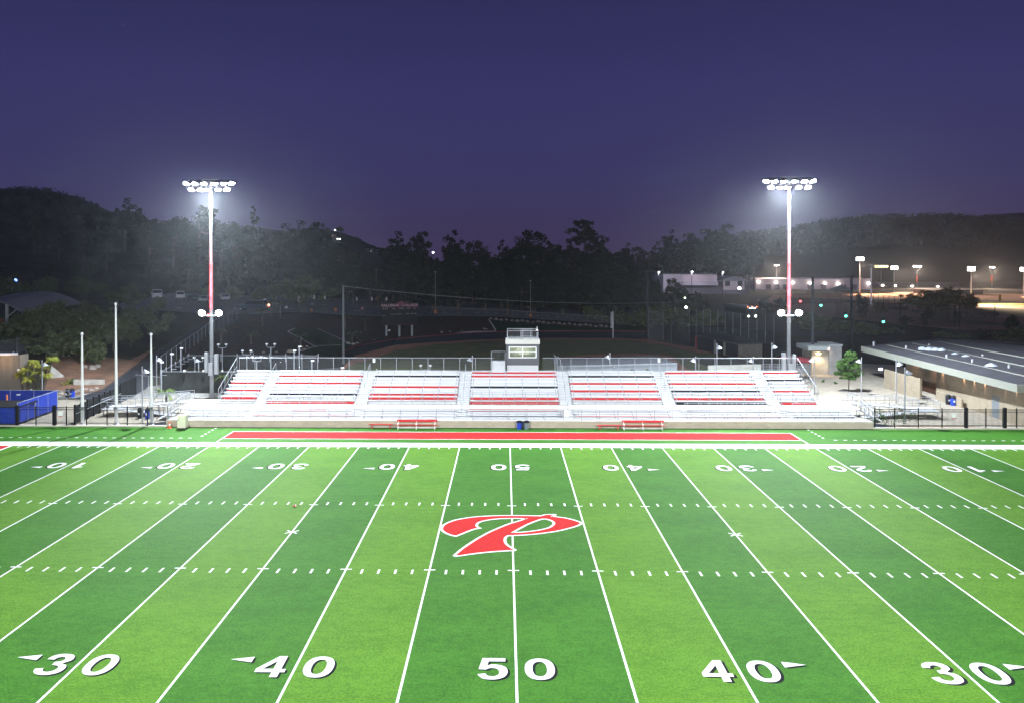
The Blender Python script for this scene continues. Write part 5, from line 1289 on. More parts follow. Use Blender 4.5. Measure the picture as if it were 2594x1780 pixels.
# boulders
rocks = [(1068, 866, 6), (1020, 864, 5), (948, 862, 5), (700, 893, 8), (735, 893, 16), (760, 889, 11), (770, 886, 9), (777, 879, 8), (764, 880, 8), (882, 872, 12), (896, 873, 10), (1119, 843, 8), (1140, 841, 6), (1227, 834, 7), (1234, 835, 5), (1170, 839, 4), (914, 842, 4), (668, 894, 8), (640, 893, 5), (905, 870, 8),
         (215, 932, 14), (235, 935, 20), (248, 930, 14), (232, 990, 14), (218, 988, 12), (202, 992, 14), (190, 994, 10), (245, 985, 10), (152, 1000, 18), (135, 998, 12), (75, 996, 20)]
for k in range(24): rocks.append((1243 + k * 13.3, 809 + k * .85 + (k % 3), 9 + (k * 7 % 4)))
for i, (u, v, w) in enumerate(rocks):
    q = hit(u, v); r_ = w * (q - CAM).length / 2125 / 2
    if i < 20: lab = 'pale boulder on the dark mulched slope, %s one' % ORD[i]; g_ = 'boulders on the mulched slope'
    elif i < 31: lab = 'tan boulder on the dirt bank at the left, %s from its top' % ORD[i - 20]; g_ = 'boulders on the left bank'
    else: lab = 'boulder in the stone edging above the sloping turf, %s from the left' % ORD[i - 31]; g_ = 'boulders edging the car park'
    b = MB(); b.ball((q.x, q.y, q.z + r_ * .25), r_, 9, 6, (1, .8, .72), .22, i); tag(b.build('boulder', rockm if i < 31 else mat('dark_rock', (.13, .115, .115), .95, .3, 1.5, bump=.4), loc=(q.x, q.y, q.z)), lab, 'boulder', g_)
# low concrete walls on the bank
for a, c, h0, h1, lab in (((127, 958), (160, 955), 1.9, .3, 'stepped pale concrete wing wall beside the leaning palm'), ((187, 975), (265, 974), .75, .7, 'low pale concrete wall on the dirt bank by the drive')):
    P0, P1 = hit(*a), hit(*c); t = thing('low_wall', lab, 'wall', P0); MB().slab(P0.xy, P1.xy, P0.z - .3, P0.z + h0, P1.z - .3, P1.z + h1, .4).build('wall', mat('bank_concrete', (.33, .31, .28), .9, .2, 1), t)
dpx([(112, 990), (120, 935), (150, 905), (200, 900), (330, 912), (395, 880), (330, 938), (262, 988), (190, 1001), (160, 1003)], 'dirt_bank', dirt, .08)
strip([(195, 1010), (262, 988), (330, 938), (420, 878), (505, 824), (560, 795)], .5, 'kerb', mat('dark_kerb', (.05, .045, .045), .9), .12)
# arched-roof building
t = thing('arched_roof_building', 'building with a curved grey metal roof and red wall at the far left', 'building', (-80, 70, 4))
ya = 66; pts = [(-40, 760), (0, 751), (40, 743), (80, 739.5), (120, 738), (150, 743), (180, 754), (208, 767)]
b = MB(); P = [V(u, v, ya + 8) for u, v in pts]; Q = [V(u, v, ya) for u, v in ((-110, 770), (-80, 766), (-50, 762), (-20, 761), (5, 764), (25, 771), (42, 781), (57, 790))]
Q[0] = V(-120, 775, ya)
n = len(P); b.add([tuple(q) for q in P] + [tuple(q) for q in Q], [(i, i + 1, n + i + 1, n + i) for i in range(n - 1)]); 
b.add([(q.x, q.y, q.z - .25) for q in P] + [(q.x, q.y, q.z - .25) for q in Q], [(i, n + i, n + i + 1, i + 1) for i in range(n - 1)])
b.add([tuple(q) for q in Q] + [(q.x, q.y, q.z - .25) for q in Q], [(i, i + 1, n + i + 1, n + i) for i in range(n - 1)]); b.build('roof', mat('zinc_roof', (.22, .21, .25), .55, metal=.3), t)
x0 = V(-60, 800, ya + 1).x; x1 = V(15, 800, ya + 1).x; x2 = V(60, 800, ya + 2).x; zz = Tz(-75, 66)
MB().box(x0, x1, ya + 1, ya + 7, zz - 1, V(0, 808, ya + 1).z).build('wall', mat('red_render', (.20, .045, .025), .8), t)
MB().box(x0, x1, ya + 1.1, ya + 7, V(0, 808, ya + 1).z + .01, V(0, 772, ya + 1).z).build('window', glassd, t)
MB().box(x1 + .01, x1 + .35, ya + .8, ya + 1.2, zz - 1, V(15, 771, ya + 1).z).build('column', mat('column_white', (.5, .5, .5), .6), t)
wb = MB(); wb.box(x1 + .4, x2, ya + 2.5, ya + 2.7, zz - 1, V(40, 780, ya + 2).z); wo_ = wb.build('window', glassd, t)
wb = MB()
for k in range(5): xx = x1 + .6 + k * .62; wb.box(xx, xx + .08, ya + 2.38, ya + 2.48, zz - 1, V(30, 775, ya + 2).z)
wb.build('frame', mat('frame_grey', (.15, .16, .18), .6), wo_)
a, c = V(15, 806, ya + .9), V(45, 782, ya + .9); MB().cyl(a, c, .08, n=6).build('strut', mat('column_white', (.5, .5, .5), .6), t)

# ================================================================== VEHICLES
carw = mat('car_white', (.6, .6, .63), .3); card = mat('car_dark', (.05, .06, .08), .3); cart = mat('car_navy', (.03, .05, .09), .35)
def vehicle(name, lab, cat, loc, rz, prof, cab, wid, m_, wheels, wr, rear=False, extra=None, s=1.0):
    """prof: body outline (x along the length, z up); cab: glasshouse outline; built around the origin, nose to +x"""
    t = thing(name, lab, cat, (0, 0, 0))
    def ext(pf, w, nm, mm, par, inset=0.0):
        b = MB(); n = len(pf); cx0 = sum(p[0] for p in pf) / n; zc = sum(p[1] for p in pf) / n
        L = [(x, -w / 2, z) for x, z in pf]; Rr = [(x, w / 2, z) for x, z in pf]
        Li = [(x, -w / 2 + inset, z) for x, z in pf]
        b.add(L + Rr, [tuple(range(n)), tuple(reversed(range(n, 2 * n)))] + [(i, i + n, (i + 1) % n + n, (i + 1) % n) for i in range(n)])
        o = b.build(nm, mm, par)
        bv = o.modifiers.new('b', 'BEVEL'); bv.width = .07; bv.segments = 2; return o
    ext(prof, wid, 'body', m_, t)
    cb_ = MB(); n = len(cab); k = .80
    zmin = min(z for x, z in cab)
    def wz(z): return wid / 2 * (.96 if z < zmin + .05 else .80)
    cb_.add([(x, -wz(z), z) for x, z in cab] + [(x, wz(z), z) for x, z in cab], [tuple(range(n)), tuple(reversed(range(n, 2 * n)))] + [(i, i + n, (i + 1) % n + n, (i + 1) % n) for i in range(n)])
    g = cb_.build('windows', glassd, t)
    zt_ = max(z for x, z in cab); xs_ = [x for x, z in cab if z > zt_ - .1]
    rf = MB(); rf.box(min(xs_) - .03, max(xs_) + .03, -wid * .41, wid * .41, zt_ - .01, zt_ + .05).build('roof', m_, t)
    pl = MB()
    for x, z in cab:
        for sgn in (-1, 1):
            if z < zmin + .05:
                x2 = min(xs_, key=lambda q: abs(q - x)); pl.cyl((x, sgn * wid * .48, z), (x2, sgn * wid * .405, zt_), .05, n=5)
    pl.build('pillar', m_, t)
    for x in wheels:
        for sgn in (-1, 1):
            o = MB().cyl((x, sgn * (wid / 2 - .2), wr), (x, sgn * (wid / 2 + .02), wr), wr, n=14).build('wheel', rubber, t)
            MB().cyl((x, sgn * (wid / 2 + .021), wr), (x, sgn * (wid / 2 + .035), wr), wr * .55, n=10).build('rim', alu, o)
    xf = max(x for x, z in prof); xr = min(x for x, z in prof); zl = wr * 2.0
    for sgn in (-1, 1):
        MB().box(xf - .02, xf + .04, sgn * wid * .36 - .14, sgn * wid * .36 + .14, zl, zl + .15).build('headlight', mat('lamp_glass', (.6, .6, .6), .2), t)
        MB().box(xr - .04, xr + .02, sgn * wid * .42 - .09, sgn * wid * .42 + .09, zl + .05, zl + .32).build('tail_light', mat('tail_glass', (.25, .02, .02), .3), t)
    MB().box(xf - .01, xf + .05, -wid * .46, wid * .46, wr * .9, wr * 1.35).build('bumper', card if m_ is not card else rubber, t)
    MB().box(xr - .05, xr + .01, -wid * .46, wid * .46, wr * .9, wr * 1.35).build('bumper', m_, t)
    t.location = loc; t.rotation_euler.z = rz; t.scale = (s, s, s); return t
sedan = ([(-2.3, .35), (2.2, .3), (2.3, .6), (2.15, .8), (1.1, .95), (-1.6, 1.0), (-2.25, .95)], [(-1.75, .98), (1.15, .93), (.35, 1.42), (-1.0, 1.45)])
pick = ([(-2.75, .5), (2.6, .5), (2.7, .9), (2.6, 1.15), (1.3, 1.25), (-2.7, 1.3), (-2.78, .9)], [(-2.55, 1.28), (1.25, 1.24), (.55, 1.88), (-2.35, 1.88)])
jeep = ([(-1.95, .55), (1.9, .55), (1.95, .95), (1.9, 1.2), (.6, 1.25), (-1.9, 1.2)], [(-1.88, 1.2), (.6, 1.22), (.4, 1.85), (-1.8, 1.85)])
q = hit(398, 757); vehicle('pickup_truck', 'white pickup truck with canopy parked with its tail to the field, leftmost vehicle', 'pickup truck', q, math.atan2(q.y - CY, q.x - CX), *pick, 2.15, carw, (-1.7, 1.75), .40, s=1.15)
q = hit(457, 760); vehicle('off_road_car', 'white square-fronted off-road car facing the field, beside the pickup', 'car', q, math.atan2(q.y - CY, q.x - CX) + R(180), *jeep, 1.85, carw, (-1.2, 1.25), .42, s=1.08)
q = hit(491, 764); vehicle('parked_car', 'dark estate car parked half hidden between the white cars', 'car', q, math.atan2(q.y - CY, q.x - CX) + R(200), *sedan, 1.85, card, (-1.4, 1.4), .34, s=1.05)
q = hit(520, 766); vehicle('parked_car', 'pale silver car parked just left of the red-lit mast', 'car', q, math.atan2(q.y - CY, q.x - CX) + R(160), *sedan, 1.85, carw, (-1.4, 1.4), .34, s=1.05)
q = hit(571, 762); vehicle('parked_car', 'white car facing the field, parked right of the left mast', 'car', q, math.atan2(q.y - CY, q.x - CX) + R(178), *sedan, 1.85, carw, (-1.4, 1.4), .34, s=1.15)
q = hit(638, 788); vt = vehicle('moving_truck', 'dark blue pickup driving with its lights lit, right of the parked cars', 'pickup truck', q, R(178), *pick, 1.95, cart, (-1.7, 1.75), .40, s=1.5 if False else 1.25)
for dx, dz, c, e in ((-2.85, .95, (1, .12, .03), 9), (-2.85, 1.05, (1, .7, .4), 6), (2.75, .95, (.9, .95, 1), 6)):
    MB().ball((dx, -.8, dz), .16, 8, 6).build('lit_lamp', mat('veh_lamp_%g_%g' % (dx, dz), c, .3, emit=c, es=e), None); o = bpy.context.scene.objects[-1] if False else None
for o in [o for o in list(col.objects) if o.name.startswith('lit_lamp') and o.parent is None]: o.parent = vt
q = hit(1905, 812)
t = thing('coach_bus', 'dark coach with lit destination panel and headlights on the road at the right', 'bus', (0, 0, 0))
MB().box(-1.25, 1.25, 0, 11, .5, 3.2).build('body', mat('bus_dark', (.02, .03, .05), .35), t)
MB().box(-1.15, 1.15, -.03, -.002, 1.4, 2.6).box(-1.28, -1.252, .4, 10.4, 1.5, 2.6).build('windows', glassd, t)
for x in (-.85, .85): MB().ball((x, -.05, .95), .2, 10, 6, (1.2, .4, 1)).build('headlight', mat('headlamp', (1, 1, .85), .3, emit=(1, .98, .8), es=12), t)
for x in (-.45, .1, .6): MB().box(x - .22, x + .2, -.06, -.031, 2.62, 2.82).build('display', mat('bus_display', (.8, .9, 1), .3, emit=(.8, .92, 1), es=5), t)
for x in (-1.05, 1.1, 0.0): MB().ball((x, -.03, 3.02), .13, 8, 6).build('marker_light', mat('bus_marker', (1, .25, .15), .3, emit=(1, .2, .1), es=6), t)
for y in (1.5, 9): 
    for x in (-1.27, 1.07): MB().cyl((x, y, .5), (x + .2, y, .5), .5, n=14).build('wheel', rubber, t)
t.location = q; t.rotation_euler.z = R(12); t.scale = (1.25, 1.25, 1.25)
# ================================================================== HILLS
def ridge(name, pts, D, base_y0, m_, rough=2.0, depth=160, seed=0, n=90, zbase=-1.5):
    """a hill built at its real distance: crest through pts (pixels at distance D), flanks falling to front and back"""
    C_ = [V(u, v, D - 74.6) for u, v in pts]
    P = []
    for i in range(n + 1):
        f = i / n * (len(C_) - 1); k = min(int(f), len(C_) - 2); w = f - k; w = w * w * (3 - 2 * w); q = C_[k] + (C_[k + 1] - C_[k]) * (f - k)
        q.z = C_[k].z + (C_[k + 1].z - C_[k].z) * w; P.append(q)
    b = MB(); rows = 26
    for j in range(rows + 1):
        t = j / rows * 2 - 1          # -1 front, 0 crest, 1 back
        for i, q in enumerate(P):
            prof = (1 - abs(t) ** 1.3) ** 1.0 if abs(t) < 1 else 0
            x, y = q.x, q.y + t * depth
            nz = (noise.noise(Vector((x * .02 + seed, y * .02, 0))) * 2 + noise.noise(Vector((x * .07, y * .07, seed)))) * rough * (1.0 if j != rows // 2 else .5)
            b.v.append((x, y, zbase + max(0, q.z - zbase) * prof + (nz if 0 < prof else 0)))
    w = n + 1
    for j in range(rows):
        for i in range(n): a = j * w + i; b.f.append((a, a + 1, a + w + 1, a + w)); b.mi.append(0)
    return struct(b.build(name, m_, smooth=True))
hillm = mat('chaparral_hill', (.034, .028, .020), 1, c2=(.012, .014, .010), scale=.05, bump=.5, detail=8)
hillw = mat('wooded_hill', (.016, .019, .012), 1, c2=(.008, .010, .007), scale=.06, bump=.5, detail=8)
ridge('hill', [(-700, 560), (-400, 520), (-150, 500), (0, 482), (60, 478), (110, 480), (180, 495), (230, 515), (290, 545), (340, 562), (430, 590), (560, 640), (640, 662)], 520, 0, hillm, 1.5, 190, 1)
ridge('hill', [(560, 690), (640, 640), (720, 590), (790, 580), (860, 588), (900, 600), (940, 618), (980, 640), (1060, 662), (1130, 690)], 760, 0, hillm, 1.6, 220, 5)
ridge('hill', [(1560, 680), (1700, 640), (1850, 598), (2000, 580), (2120, 560), (2200, 552), (2280, 549), (2400, 549), (2500, 556), (2600, 566), (2900, 590), (3300, 640)], 900, 0, hillw, 2.4, 230, 9, 140)
ridge('hill', [(2300, 600), (2420, 556), (2520, 542), (2600, 538), (2800, 530), (3200, 560), (3600, 640)], 1700, 0, hillw, 3, 300, 12)
def ground_z(x, y): return Tz(x, y)

# ================================================================== HOUSES ON THE MIDDLE HILL
hw = [mat('house_cream', (.34, .28, .26), .8), mat('house_grey', (.22, .20, .22), .8), mat('house_tan', (.28, .22, .19), .8)]
rfm = mat('house_roof', (.09, .07, .07), .8); litw = mat('lit_window', (1, .8, .5), .4, emit=(1, .72, .42), es=1.6)
def house(u, v, D, wpx, hpx, lab, mi, lit, k):
    s = D / 2125; q = V(u, v, D - 74.6); w, h = wpx * s, hpx * s; dp_ = w * .8
    t = thing('house', lab, 'house', (q.x, q.y, q.z - 6))
    MB().box(q.x - w / 2, q.x + w / 2, q.y, q.y + dp_, q.z - 10, q.z + h).build('wall', hw[mi], t)
    b = MB(); o = .5; b.add([(q.x - w / 2 - o, q.y - o, q.z + h), (q.x + w / 2 + o, q.y - o, q.z + h), (q.x + w / 2 + o, q.y + dp_, q.z + h), (q.x - w / 2 - o, q.y + dp_, q.z + h), (q.x - w / 4, q.y + dp_ / 2, q.z + h + w * .16), (q.x + w / 4, q.y + dp_ / 2, q.z + h + w * .16)], [(0, 1, 5, 4), (1, 2, 5), (2, 3, 4, 5), (3, 0, 4), (0, 3, 2, 1)]); b.build('roof', rfm, t)
    for i in range(2):
        for j in range(2 if h > 4 else 1):
            x = q.x + (-.25 + .5 * i) * w; z = q.z + h * (.22 + .45 * j)
            f = MB().box(x - w * .1, x + w * .1, q.y - .12, q.y - .01, z, z + h * .25).build('window', litw if (lit and (i + j) % 2 == 0) else glassd, t)
H = [(1095 / 3.32 + 600, 640, 8, 10), (1135 / 3.32 + 600, 640, 8, 10), (1180 / 3.32 + 600, 641, 7, 8), (1215 / 3.32 + 600, 642, 5, 9), (1252 / 3.32 + 600, 642, 8, 8), (1295 / 3.32 + 600, 640, 8, 5), (1350 / 3.32 + 600, 641, 7, 5), (742, 592, 9, 6), (815, 598, 16, 5), (845, 599, 10, 4), (795, 630, 10, 8), (932, 660, 8, 7), (985, 672, 12, 8), (978, 662, 8, 6), (1030, 668, 8, 5), (1296, 652, 8, 4), (1303, 669, 8, 4)]
for i, (u, v, w, h) in enumerate(H):
    house(u, v, 560 if i < 7 or 10 < i < 15 else (540 if i in (10,) else (640 if i < 10 else 420)), w, h, 'small house on the middle hill above the car park, %s built along its slope' % ORD[i], i % 3, i in (1, 4, 7, 8, 9, 15), i)
for i, (u, v, D, r_, c, lab) in enumerate(((790, 641, 500, .7, (1, 1, 1), 'bright white lamp glowing between the trees under the hilltop houses'), (1097, 640, 420, .35, (.95, 1, 1), 'bright white lamp glowing right of the twin-topped trees'), (849, 583, 600, .35, (1, .9, .8), 'tiny lamp beside the round hilltop tree'), (855, 606, 560, .3, (1, .95, .9), 'tiny lamp below the hilltop house, left of a pair'), (861, 606, 560, .3, (1, .95, .9), 'tiny lamp below the hilltop house, right of a pair'), (40, 710, 180, .28, (.1, .2, 1), 'small blue lamp among the trees at the far left'), (1472, 725.5, 260, .18, (1, .08, .05), 'small red lamp in the dark trees right of the press box'), (1309, 652, 300, .16, (1, .9, .7), 'tiny lamp in the notch of the treeline above the booth'), (1738, 779, 190, .25, (1, 1, .9), 'round white lamp among shrubs below the pale warehouse'), (1735, 755, 230, .16, (.9, 1, .7), 'tiny greenish lamp in the leaning tree'), (1873, 731, 330, .5, (1, 1, .85), 'oval white lamp left of the right floodlight mast'))):
    q = V(u, v, D - 74.6); t = thing('small_lamp', lab, 'lamp', q); mm = mat('far_lamp_%d' % i, c, .3, emit=c, es=14)
    MB().ball(q, r_, 10, 6, (1.2, .6, 1)).build('globe', mm, t); zg = q.z - (8 if D > 300 else max(.5, q.z - Tz(q.x, q.y))); MB().cyl((q.x, q.y + r_, zg), (q.x, q.y + r_, q.z), .08, n=6).build('pole', dp, t)

# ================================================================== RIGHT: WAREHOUSES, SPORTS PARK, ROAD
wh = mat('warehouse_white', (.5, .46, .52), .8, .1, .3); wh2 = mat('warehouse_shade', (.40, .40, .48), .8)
def ybox(t, nm, u0, u1, vt, vb, D, depth, m_, yo=0):
    a, c = V(u0, vb, D - 74.6), V(u1, vb, D - 74.6); zt = V((u0 + u1) / 2, vt, D - 74.6).z; zb_ = V((u0 + u1) / 2, vb, D - 74.6).z
    return MB().box(a.x, c.x, D - 74.6 + yo, D - 74.6 + depth, zb_, zt).build(nm, m_, t), a, c, zb_, zt
t = thing('warehouse', 'pale boxy warehouse with low canopy strip, above the dark trees right of centre', 'building', V(1750, 740, 275.4))
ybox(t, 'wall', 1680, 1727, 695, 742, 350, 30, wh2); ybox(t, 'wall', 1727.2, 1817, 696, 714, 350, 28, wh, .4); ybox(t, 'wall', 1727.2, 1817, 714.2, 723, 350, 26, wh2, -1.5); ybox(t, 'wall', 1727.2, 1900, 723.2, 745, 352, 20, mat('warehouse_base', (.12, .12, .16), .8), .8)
_, a, c, zb_, zt = ybox(t, 'parapet', 1679, 1818, 694, 695.2, 350, 31, mat('warehouse_trim', (.1, .1, .12), .8), -.3)
for u, v in ((1668, 689), (1752, 688), (1830, 690)):
    q = V(u, v, 255); t = thing('yard_lamp', 'small yard lamp pole in front of the boxy warehouse, by its %s part' % {1668: 'shaded', 1752: 'middle', 1830: 'right end'}[u], 'street lamp', (q.x, 255, 2)); MB().cyl((q.x, 255, 2), (q.x, 255, q.z), .12, n=6).box(q.x - .3, q.x + .5, 254.8, 255.2, q.z, q.z + .15).build('pole', dp, t)
    MB().ball((q.x + .3, 254.9, q.z - .1), .2, 8, 5, (1.2, .6, .5)).build('lens', mat('yard_lens', (1, .9, .8), .3, emit=(1, .9, .85), es=5), t); spot('yard_lamp', (q.x, 254, q.z - .2), (q.x + 4, 277, 6), 4500, 110, .8, .2, (1, .86, .95), t)
t = thing('warehouse', 'pale gabled building with two dark bays, between the warehouse and the right mast', 'building', V(1860, 735, 277.4))
_, a, c, zb_, zt = ybox(t, 'wall', 1833, 1886, 709, 735, 352, 20, wh)
b = MB(); y = 276.8; p0, p1, pm = V(1818, 712, y), V(1898, 713, y), V(1862, 699.5, y); b.add([tuple(p0), tuple(p1), tuple(pm), (p0.x, y + 22, p0.z), (p1.x, y + 22, p1.z), (pm.x, y + 22, pm.z)], [(0, 1, 2), (0, 2, 5, 3), (1, 4, 5, 2)]); b.build('roof', mat('warehouse_roof', (.2, .21, .26), .7), t)
for u in (1837, 1869): ybox(t, 'door', u, u + 12, 712, 725, 351.8, .5, mat('bay_dark', (.03, .03, .04), .8))
t = thing('warehouse', 'long low pale warehouse with a row of wall lamps behind the right mast', 'building', V(2000, 735, 425))
ybox(t, 'wall', 1914, 2206, 706.5, 737, 500, 40, wh)
for k, u in enumerate((1940, 1962, 1984, 2046, 2080, 2130, 2160)): ybox(t, 'door', u, u + 13, 721, 733, 499.7, .5, mat('dock_door', (.12, .11, .15), .8))
wlm = mat('wall_lamp_glow', (1, .95, .8), .3, emit=(1, .93, .75), es=12)
for u, v in ((1922, 714.5), (1966, 715.5), (2009, 716.5), (2052, 717.5), (2090, 718.3), (2123, 718.7), (2201, 718.5)):
    q = V(u, v, 424.9); MB().ball((q.x, 424.9, q.z), .62, 10, 6, (1.3, .4, .8)).build('wall_lamp', wlm, t)
    ld = bpy.data.lights.new('wall_lamp', 'POINT'); ld.energy = 260; ld.color = (1, .8, .75); ld.shadow_soft_size = .3; o = bpy.data.objects.new('wall_lamp', ld); col.objects.link(o); o.parent = t; o.location = Vector((q.x, 422.6, q.z)) - t.location
t = thing('warehouse', 'second low pale warehouse with three wall lamps, further right than the first', 'building', V(2300, 735, 465))
ybox(t, 'wall', 2225, 2430, 718.5, 736, 540, 40, mat('warehouse_dim', (.16, .14, .17), .8))
for u, v in ((2236, 723.5), (2268, 724.5), (2311, 725.3), (2376, 726.5)):
    q = V(u, v, 464.9); MB().ball((q.x, 464.9, q.z), .6, 10, 6, (1.3, .4, .8)).build('wall_lamp', wlm, t)
t = thing('field_house', 'low pale field house with flat roof behind the round-topped tree at the right', 'building', V(2440, 755, 345))
ybox(t, 'wall', 2375, 2490, 737, 757, 420, 25, mat('fieldhouse', (.24, .22, .2), .8)); ybox(t, 'roof', 2368, 2500, 734.5, 737, 419, 28, mat('warehouse_trim', (.1, .1, .12), .8), -1)
# sports park ground
pk = lambda L: [G(u, v, 0) for u, v in L]
drape([(q.x, q.y) for q in pk([(1900, 790), (1960, 748), (2250, 742), (3000, 748), (3000, 842), (2440, 836), (2240, 818), (2080, 802)])], 'park_ground', mat('park_dirt', (.42, .22, .13), 1, .15, .2), .04)
drape([(q.x, q.y) for q in pk([(2120, 766), (2330, 764), (2380, 778), (2310, 786), (2160, 776)])], 'infield', mat('park_clay', (.55, .30, .18), 1, .1, .3), .10)
gg = mat('park_grass', (.10, .11, .035), 1, .15, .3)
drape([(q.x, q.y) for q in pk([(2300, 788), (2400, 781), (2500, 779), (2620, 784), (2900, 800), (2900, 838), (2600, 826), (2440, 822), (2380, 812)])], 'outfield', gg, .08)
drape([(q.x, q.y) for q in pk([(2480, 812), (2540, 800), (2600, 806), (2700, 822), (2560, 826)])], 'infield', mat('park_clay', (.55, .30, .18), 1, .1, .3), .14)
drape([(q.x, q.y) for q in pk([(2130, 762), (2290, 758), (2330, 764), (2160, 768)])], 'outfield', gg, .12)
drape([(q.x, q.y) for q in pk([(2440, 764), (2500, 760), (2620, 768), (2600, 778), (2470, 772)])], 'outfield', gg, .12)
# dark road beyond the plaza
drape([(q.x, q.y) for q in pk([(1790, 800), (1900, 786), (1990, 795), (2200, 828), (2400, 848), (2700, 866), (2700, 920), (2300, 884), (2100, 858), (1950, 842), (1820, 828)])], 'road', mat('road_asphalt', (.045, .043, .043), 1, .15, .3), .05)
b = MB()
for k in range(22):
    q = G(1900 + k * 12 + 60, 826 + k * .55); b.box(q.x, q.x + .9, q.y, q.y + .18, .07, .075)
struct(b.build('lane_marks', lw_))
# floodlit poles of the sports park
fl = mat('park_lamp', (1, .98, .9), .3, emit=(1, .97, .92), es=14)
PK = [(1967, 674, 520, 12, 1, 'furthest left, beside the right mast'), (2178, 656, 430, 20, 2, 'tallest, left of the arm lamp'), (2232, 677, 560, 36, 0, 'wide faint bank of lamps'), (2265, 678.5, 460, 18, 2, 'third bright one from the left'), (2323, 677, 520, 21, 1, 'single flat row, middle'), (2459.5, 681, 330, 20, 2, 'nearest, above the round-topped tree'), (2512.5, 679.5, 520, 14, 1, 'small one with the red-wrapped foot'), (2594, 682, 400, 22, 2, 'at the right edge of the view')]
for i, (u, v, D, w, rows, ds) in enumerate(PK):
    q = V(u, v, D - 74.6); s = D / 2125; t = thing('park_floodlight', 'sports park floodlight pole, ' + ds, 'floodlight', (q.x, q.y, 0), 'floodlights of the sports park')
    MB().cyl((q.x, q.y, 0), (q.x, q.y, q.z), .34, .2, 8).build('pole', polem, t)
    for r_ in range(max(1, rows)):
        n = 5
        for k in range(n):
            x = q.x + (k - (n - 1) / 2) / n * w * s * .95; z = q.z + .4 - r_ * 1.0
            MB().ball((x, q.y - .3, z), w * s / n * .56, 8, 5, (1, .5, .8)).build('lamp_head', fl if rows else mat('park_lamp_dim', (1, .8, .4), .3, emit=(1, .78, .4), es=2.2), t)
    MB().box(q.x - w * s / 2, q.x + w * s / 2, q.y - .05, q.y + .1, q.z - .2, q.z).build('crossarm', dp, t)
    if rows: spot('park_lamp', (q.x, q.y - 1, q.z - 1.5), (q.x + (10 if i % 2 else -10), q.y - 14, 0), (300000 if i == 5 else 150000 if i in (1, 3, 7) else 60000), 122, .6, .6, (1, .72, .52), t)
    if i in (4, 6): MB().cyl((q.x, q.y, 4), (q.x, q.y, 8), .42, n=10).build('wrap', mat('red_wrap_glow', (.7, .08, .04), .7, emit=(1, .12, .05), es=.25), t)  # the wrap is no lamp; a faint red glow is put into its colour
q = V(2207, 678, 250); t = thing('street_lamp', 'tall white single-arm street lamp pole left of the wide lamp bank', 'street lamp', (q.x, 250, 0))
MB().cyl((q.x, 250, 0), (q.x, 250, q.z), .32, .2, 8).build('pole', mat('pole_self_lit', (.75, .72, .75), .5, emit=(.8, .78, .85), es=.12), t); MB().cyl((q.x, 250, q.z), (q.x + 1.8, 250, q.z + .4), .12, n=6).box(q.x + 1.4, q.x + 2.6, 249.7, 250.3, q.z + .35, q.z + .6).build('lamp_arm', alu, t)  # the pole's lit look is put into its material as faint emission
# traffic lights
for u, v, D, c, lab in ((2142.5, 801, 230, (.1, 1, .65), 'green traffic light left of the black netting pole behind the plaza'), (2237.5, 815.5, 205, (.1, 1, .65), 'green traffic light in front of the dark bushes'), (2079.5, 774, 300, (.1, 1, .65), 'far green traffic light left of the first netting pole gap'), (2027.5, 763.5, 320, (1, .1, .1), 'red traffic light just right of the red-lit mast')):
    q = V(u, v, D - 74.6); t = thing('traffic_light', lab, 'traffic light', (q.x, q.y, 0)); MB().cyl((q.x, q.y + .3, 0), (q.x, q.y + .3, q.z + 1.5), .10, n=8).build('pole', dp, t)
    MB().box(q.x - .28, q.x + .28, q.y, q.y + .3, q.z - .4, q.z + 1.1).build('housing', blackmetal, t); MB().ball((q.x, q.y - .05, q.z), .34 * D / 215, 10, 6, (1, .4, .8)).build('lens', mat('signal_%g' % c[0], c, .3, emit=c, es=6), t)
# park fences and structures
blf = mat('dark_fence_post', (.03, .02, .015), .9)
def postfence(pxs, h, lab, step=6, rails=(1.0,)):
    P = [G(u, v) for u, v in pxs]; t = thing('park_fence', lab, 'fence', P[0]); b = MB()
    for a, c in zip(P, P[1:]):
        n = max(1, int((c - a).length / step))
        for k in range(n + 1): q = a + (c - a) * k / n; b.cyl((q.x, q.y, 0), (q.x, q.y, h), .09, n=5)
        for r_ in rails: b.cyl((a.x, a.y, h * r_), (c.x, c.y, h * r_), .05, n=5)
    b.build('posts', blf, t)
    fb = MB(); [fb.add([(a.x, a.y, .1), (c.x, c.y, .1), (c.x, c.y, h), (a.x, a.y, h)], [(0, 1, 2, 3)]) for a, c in zip(P, P[1:])]; fb.build('wire_mesh', meshmat('brown_wire', (.06, .04, .03), .3), t)
postfence([(2000, 800), (2120, 806), (2280, 822), (2420, 830)], 5.5, 'dark wire fence along the near edge of the sports park, left part')
postfence([(2430, 838), (2520, 840), (2700, 846)], 6.5, 'dark wire fence along the near edge of the sports park, right part')
postfence([(1990, 772), (2200, 768), (2330, 790), (2400, 806)], 4, 'dark wire fence across the middle of the sports park')
for u0, u1, vt, vb, D, lab in ((2458, 2532, 791, 796, 255, 'flat brown shelter roof on thin posts beside the right ballfield'), (2430, 2490, 783, 787, 290, 'pale flat dugout roof behind the brown shelter'), (2268, 2300, 776, 797, 290, 'dark small box building behind the bushes by the green light')):
    y = D - 74.6; a, c = V(u0, vb, y), V(u1, vb, y); zt = V(u0, vt, y).z; t = thing('shelter', lab, 'shelter', (a.x, y, 0))
    MB().box(a.x, c.x, y, y + 6, a.z, zt).build('roof', mat('shelter_brown', (.09, .05, .035), .8), t)
    for x in (a.x + .3, (a.x + c.x) / 2, c.x - .3): MB().box(x - .12, x + .12, y + .1, y + .35, 0, a.z - .002).build('post', blf, t)
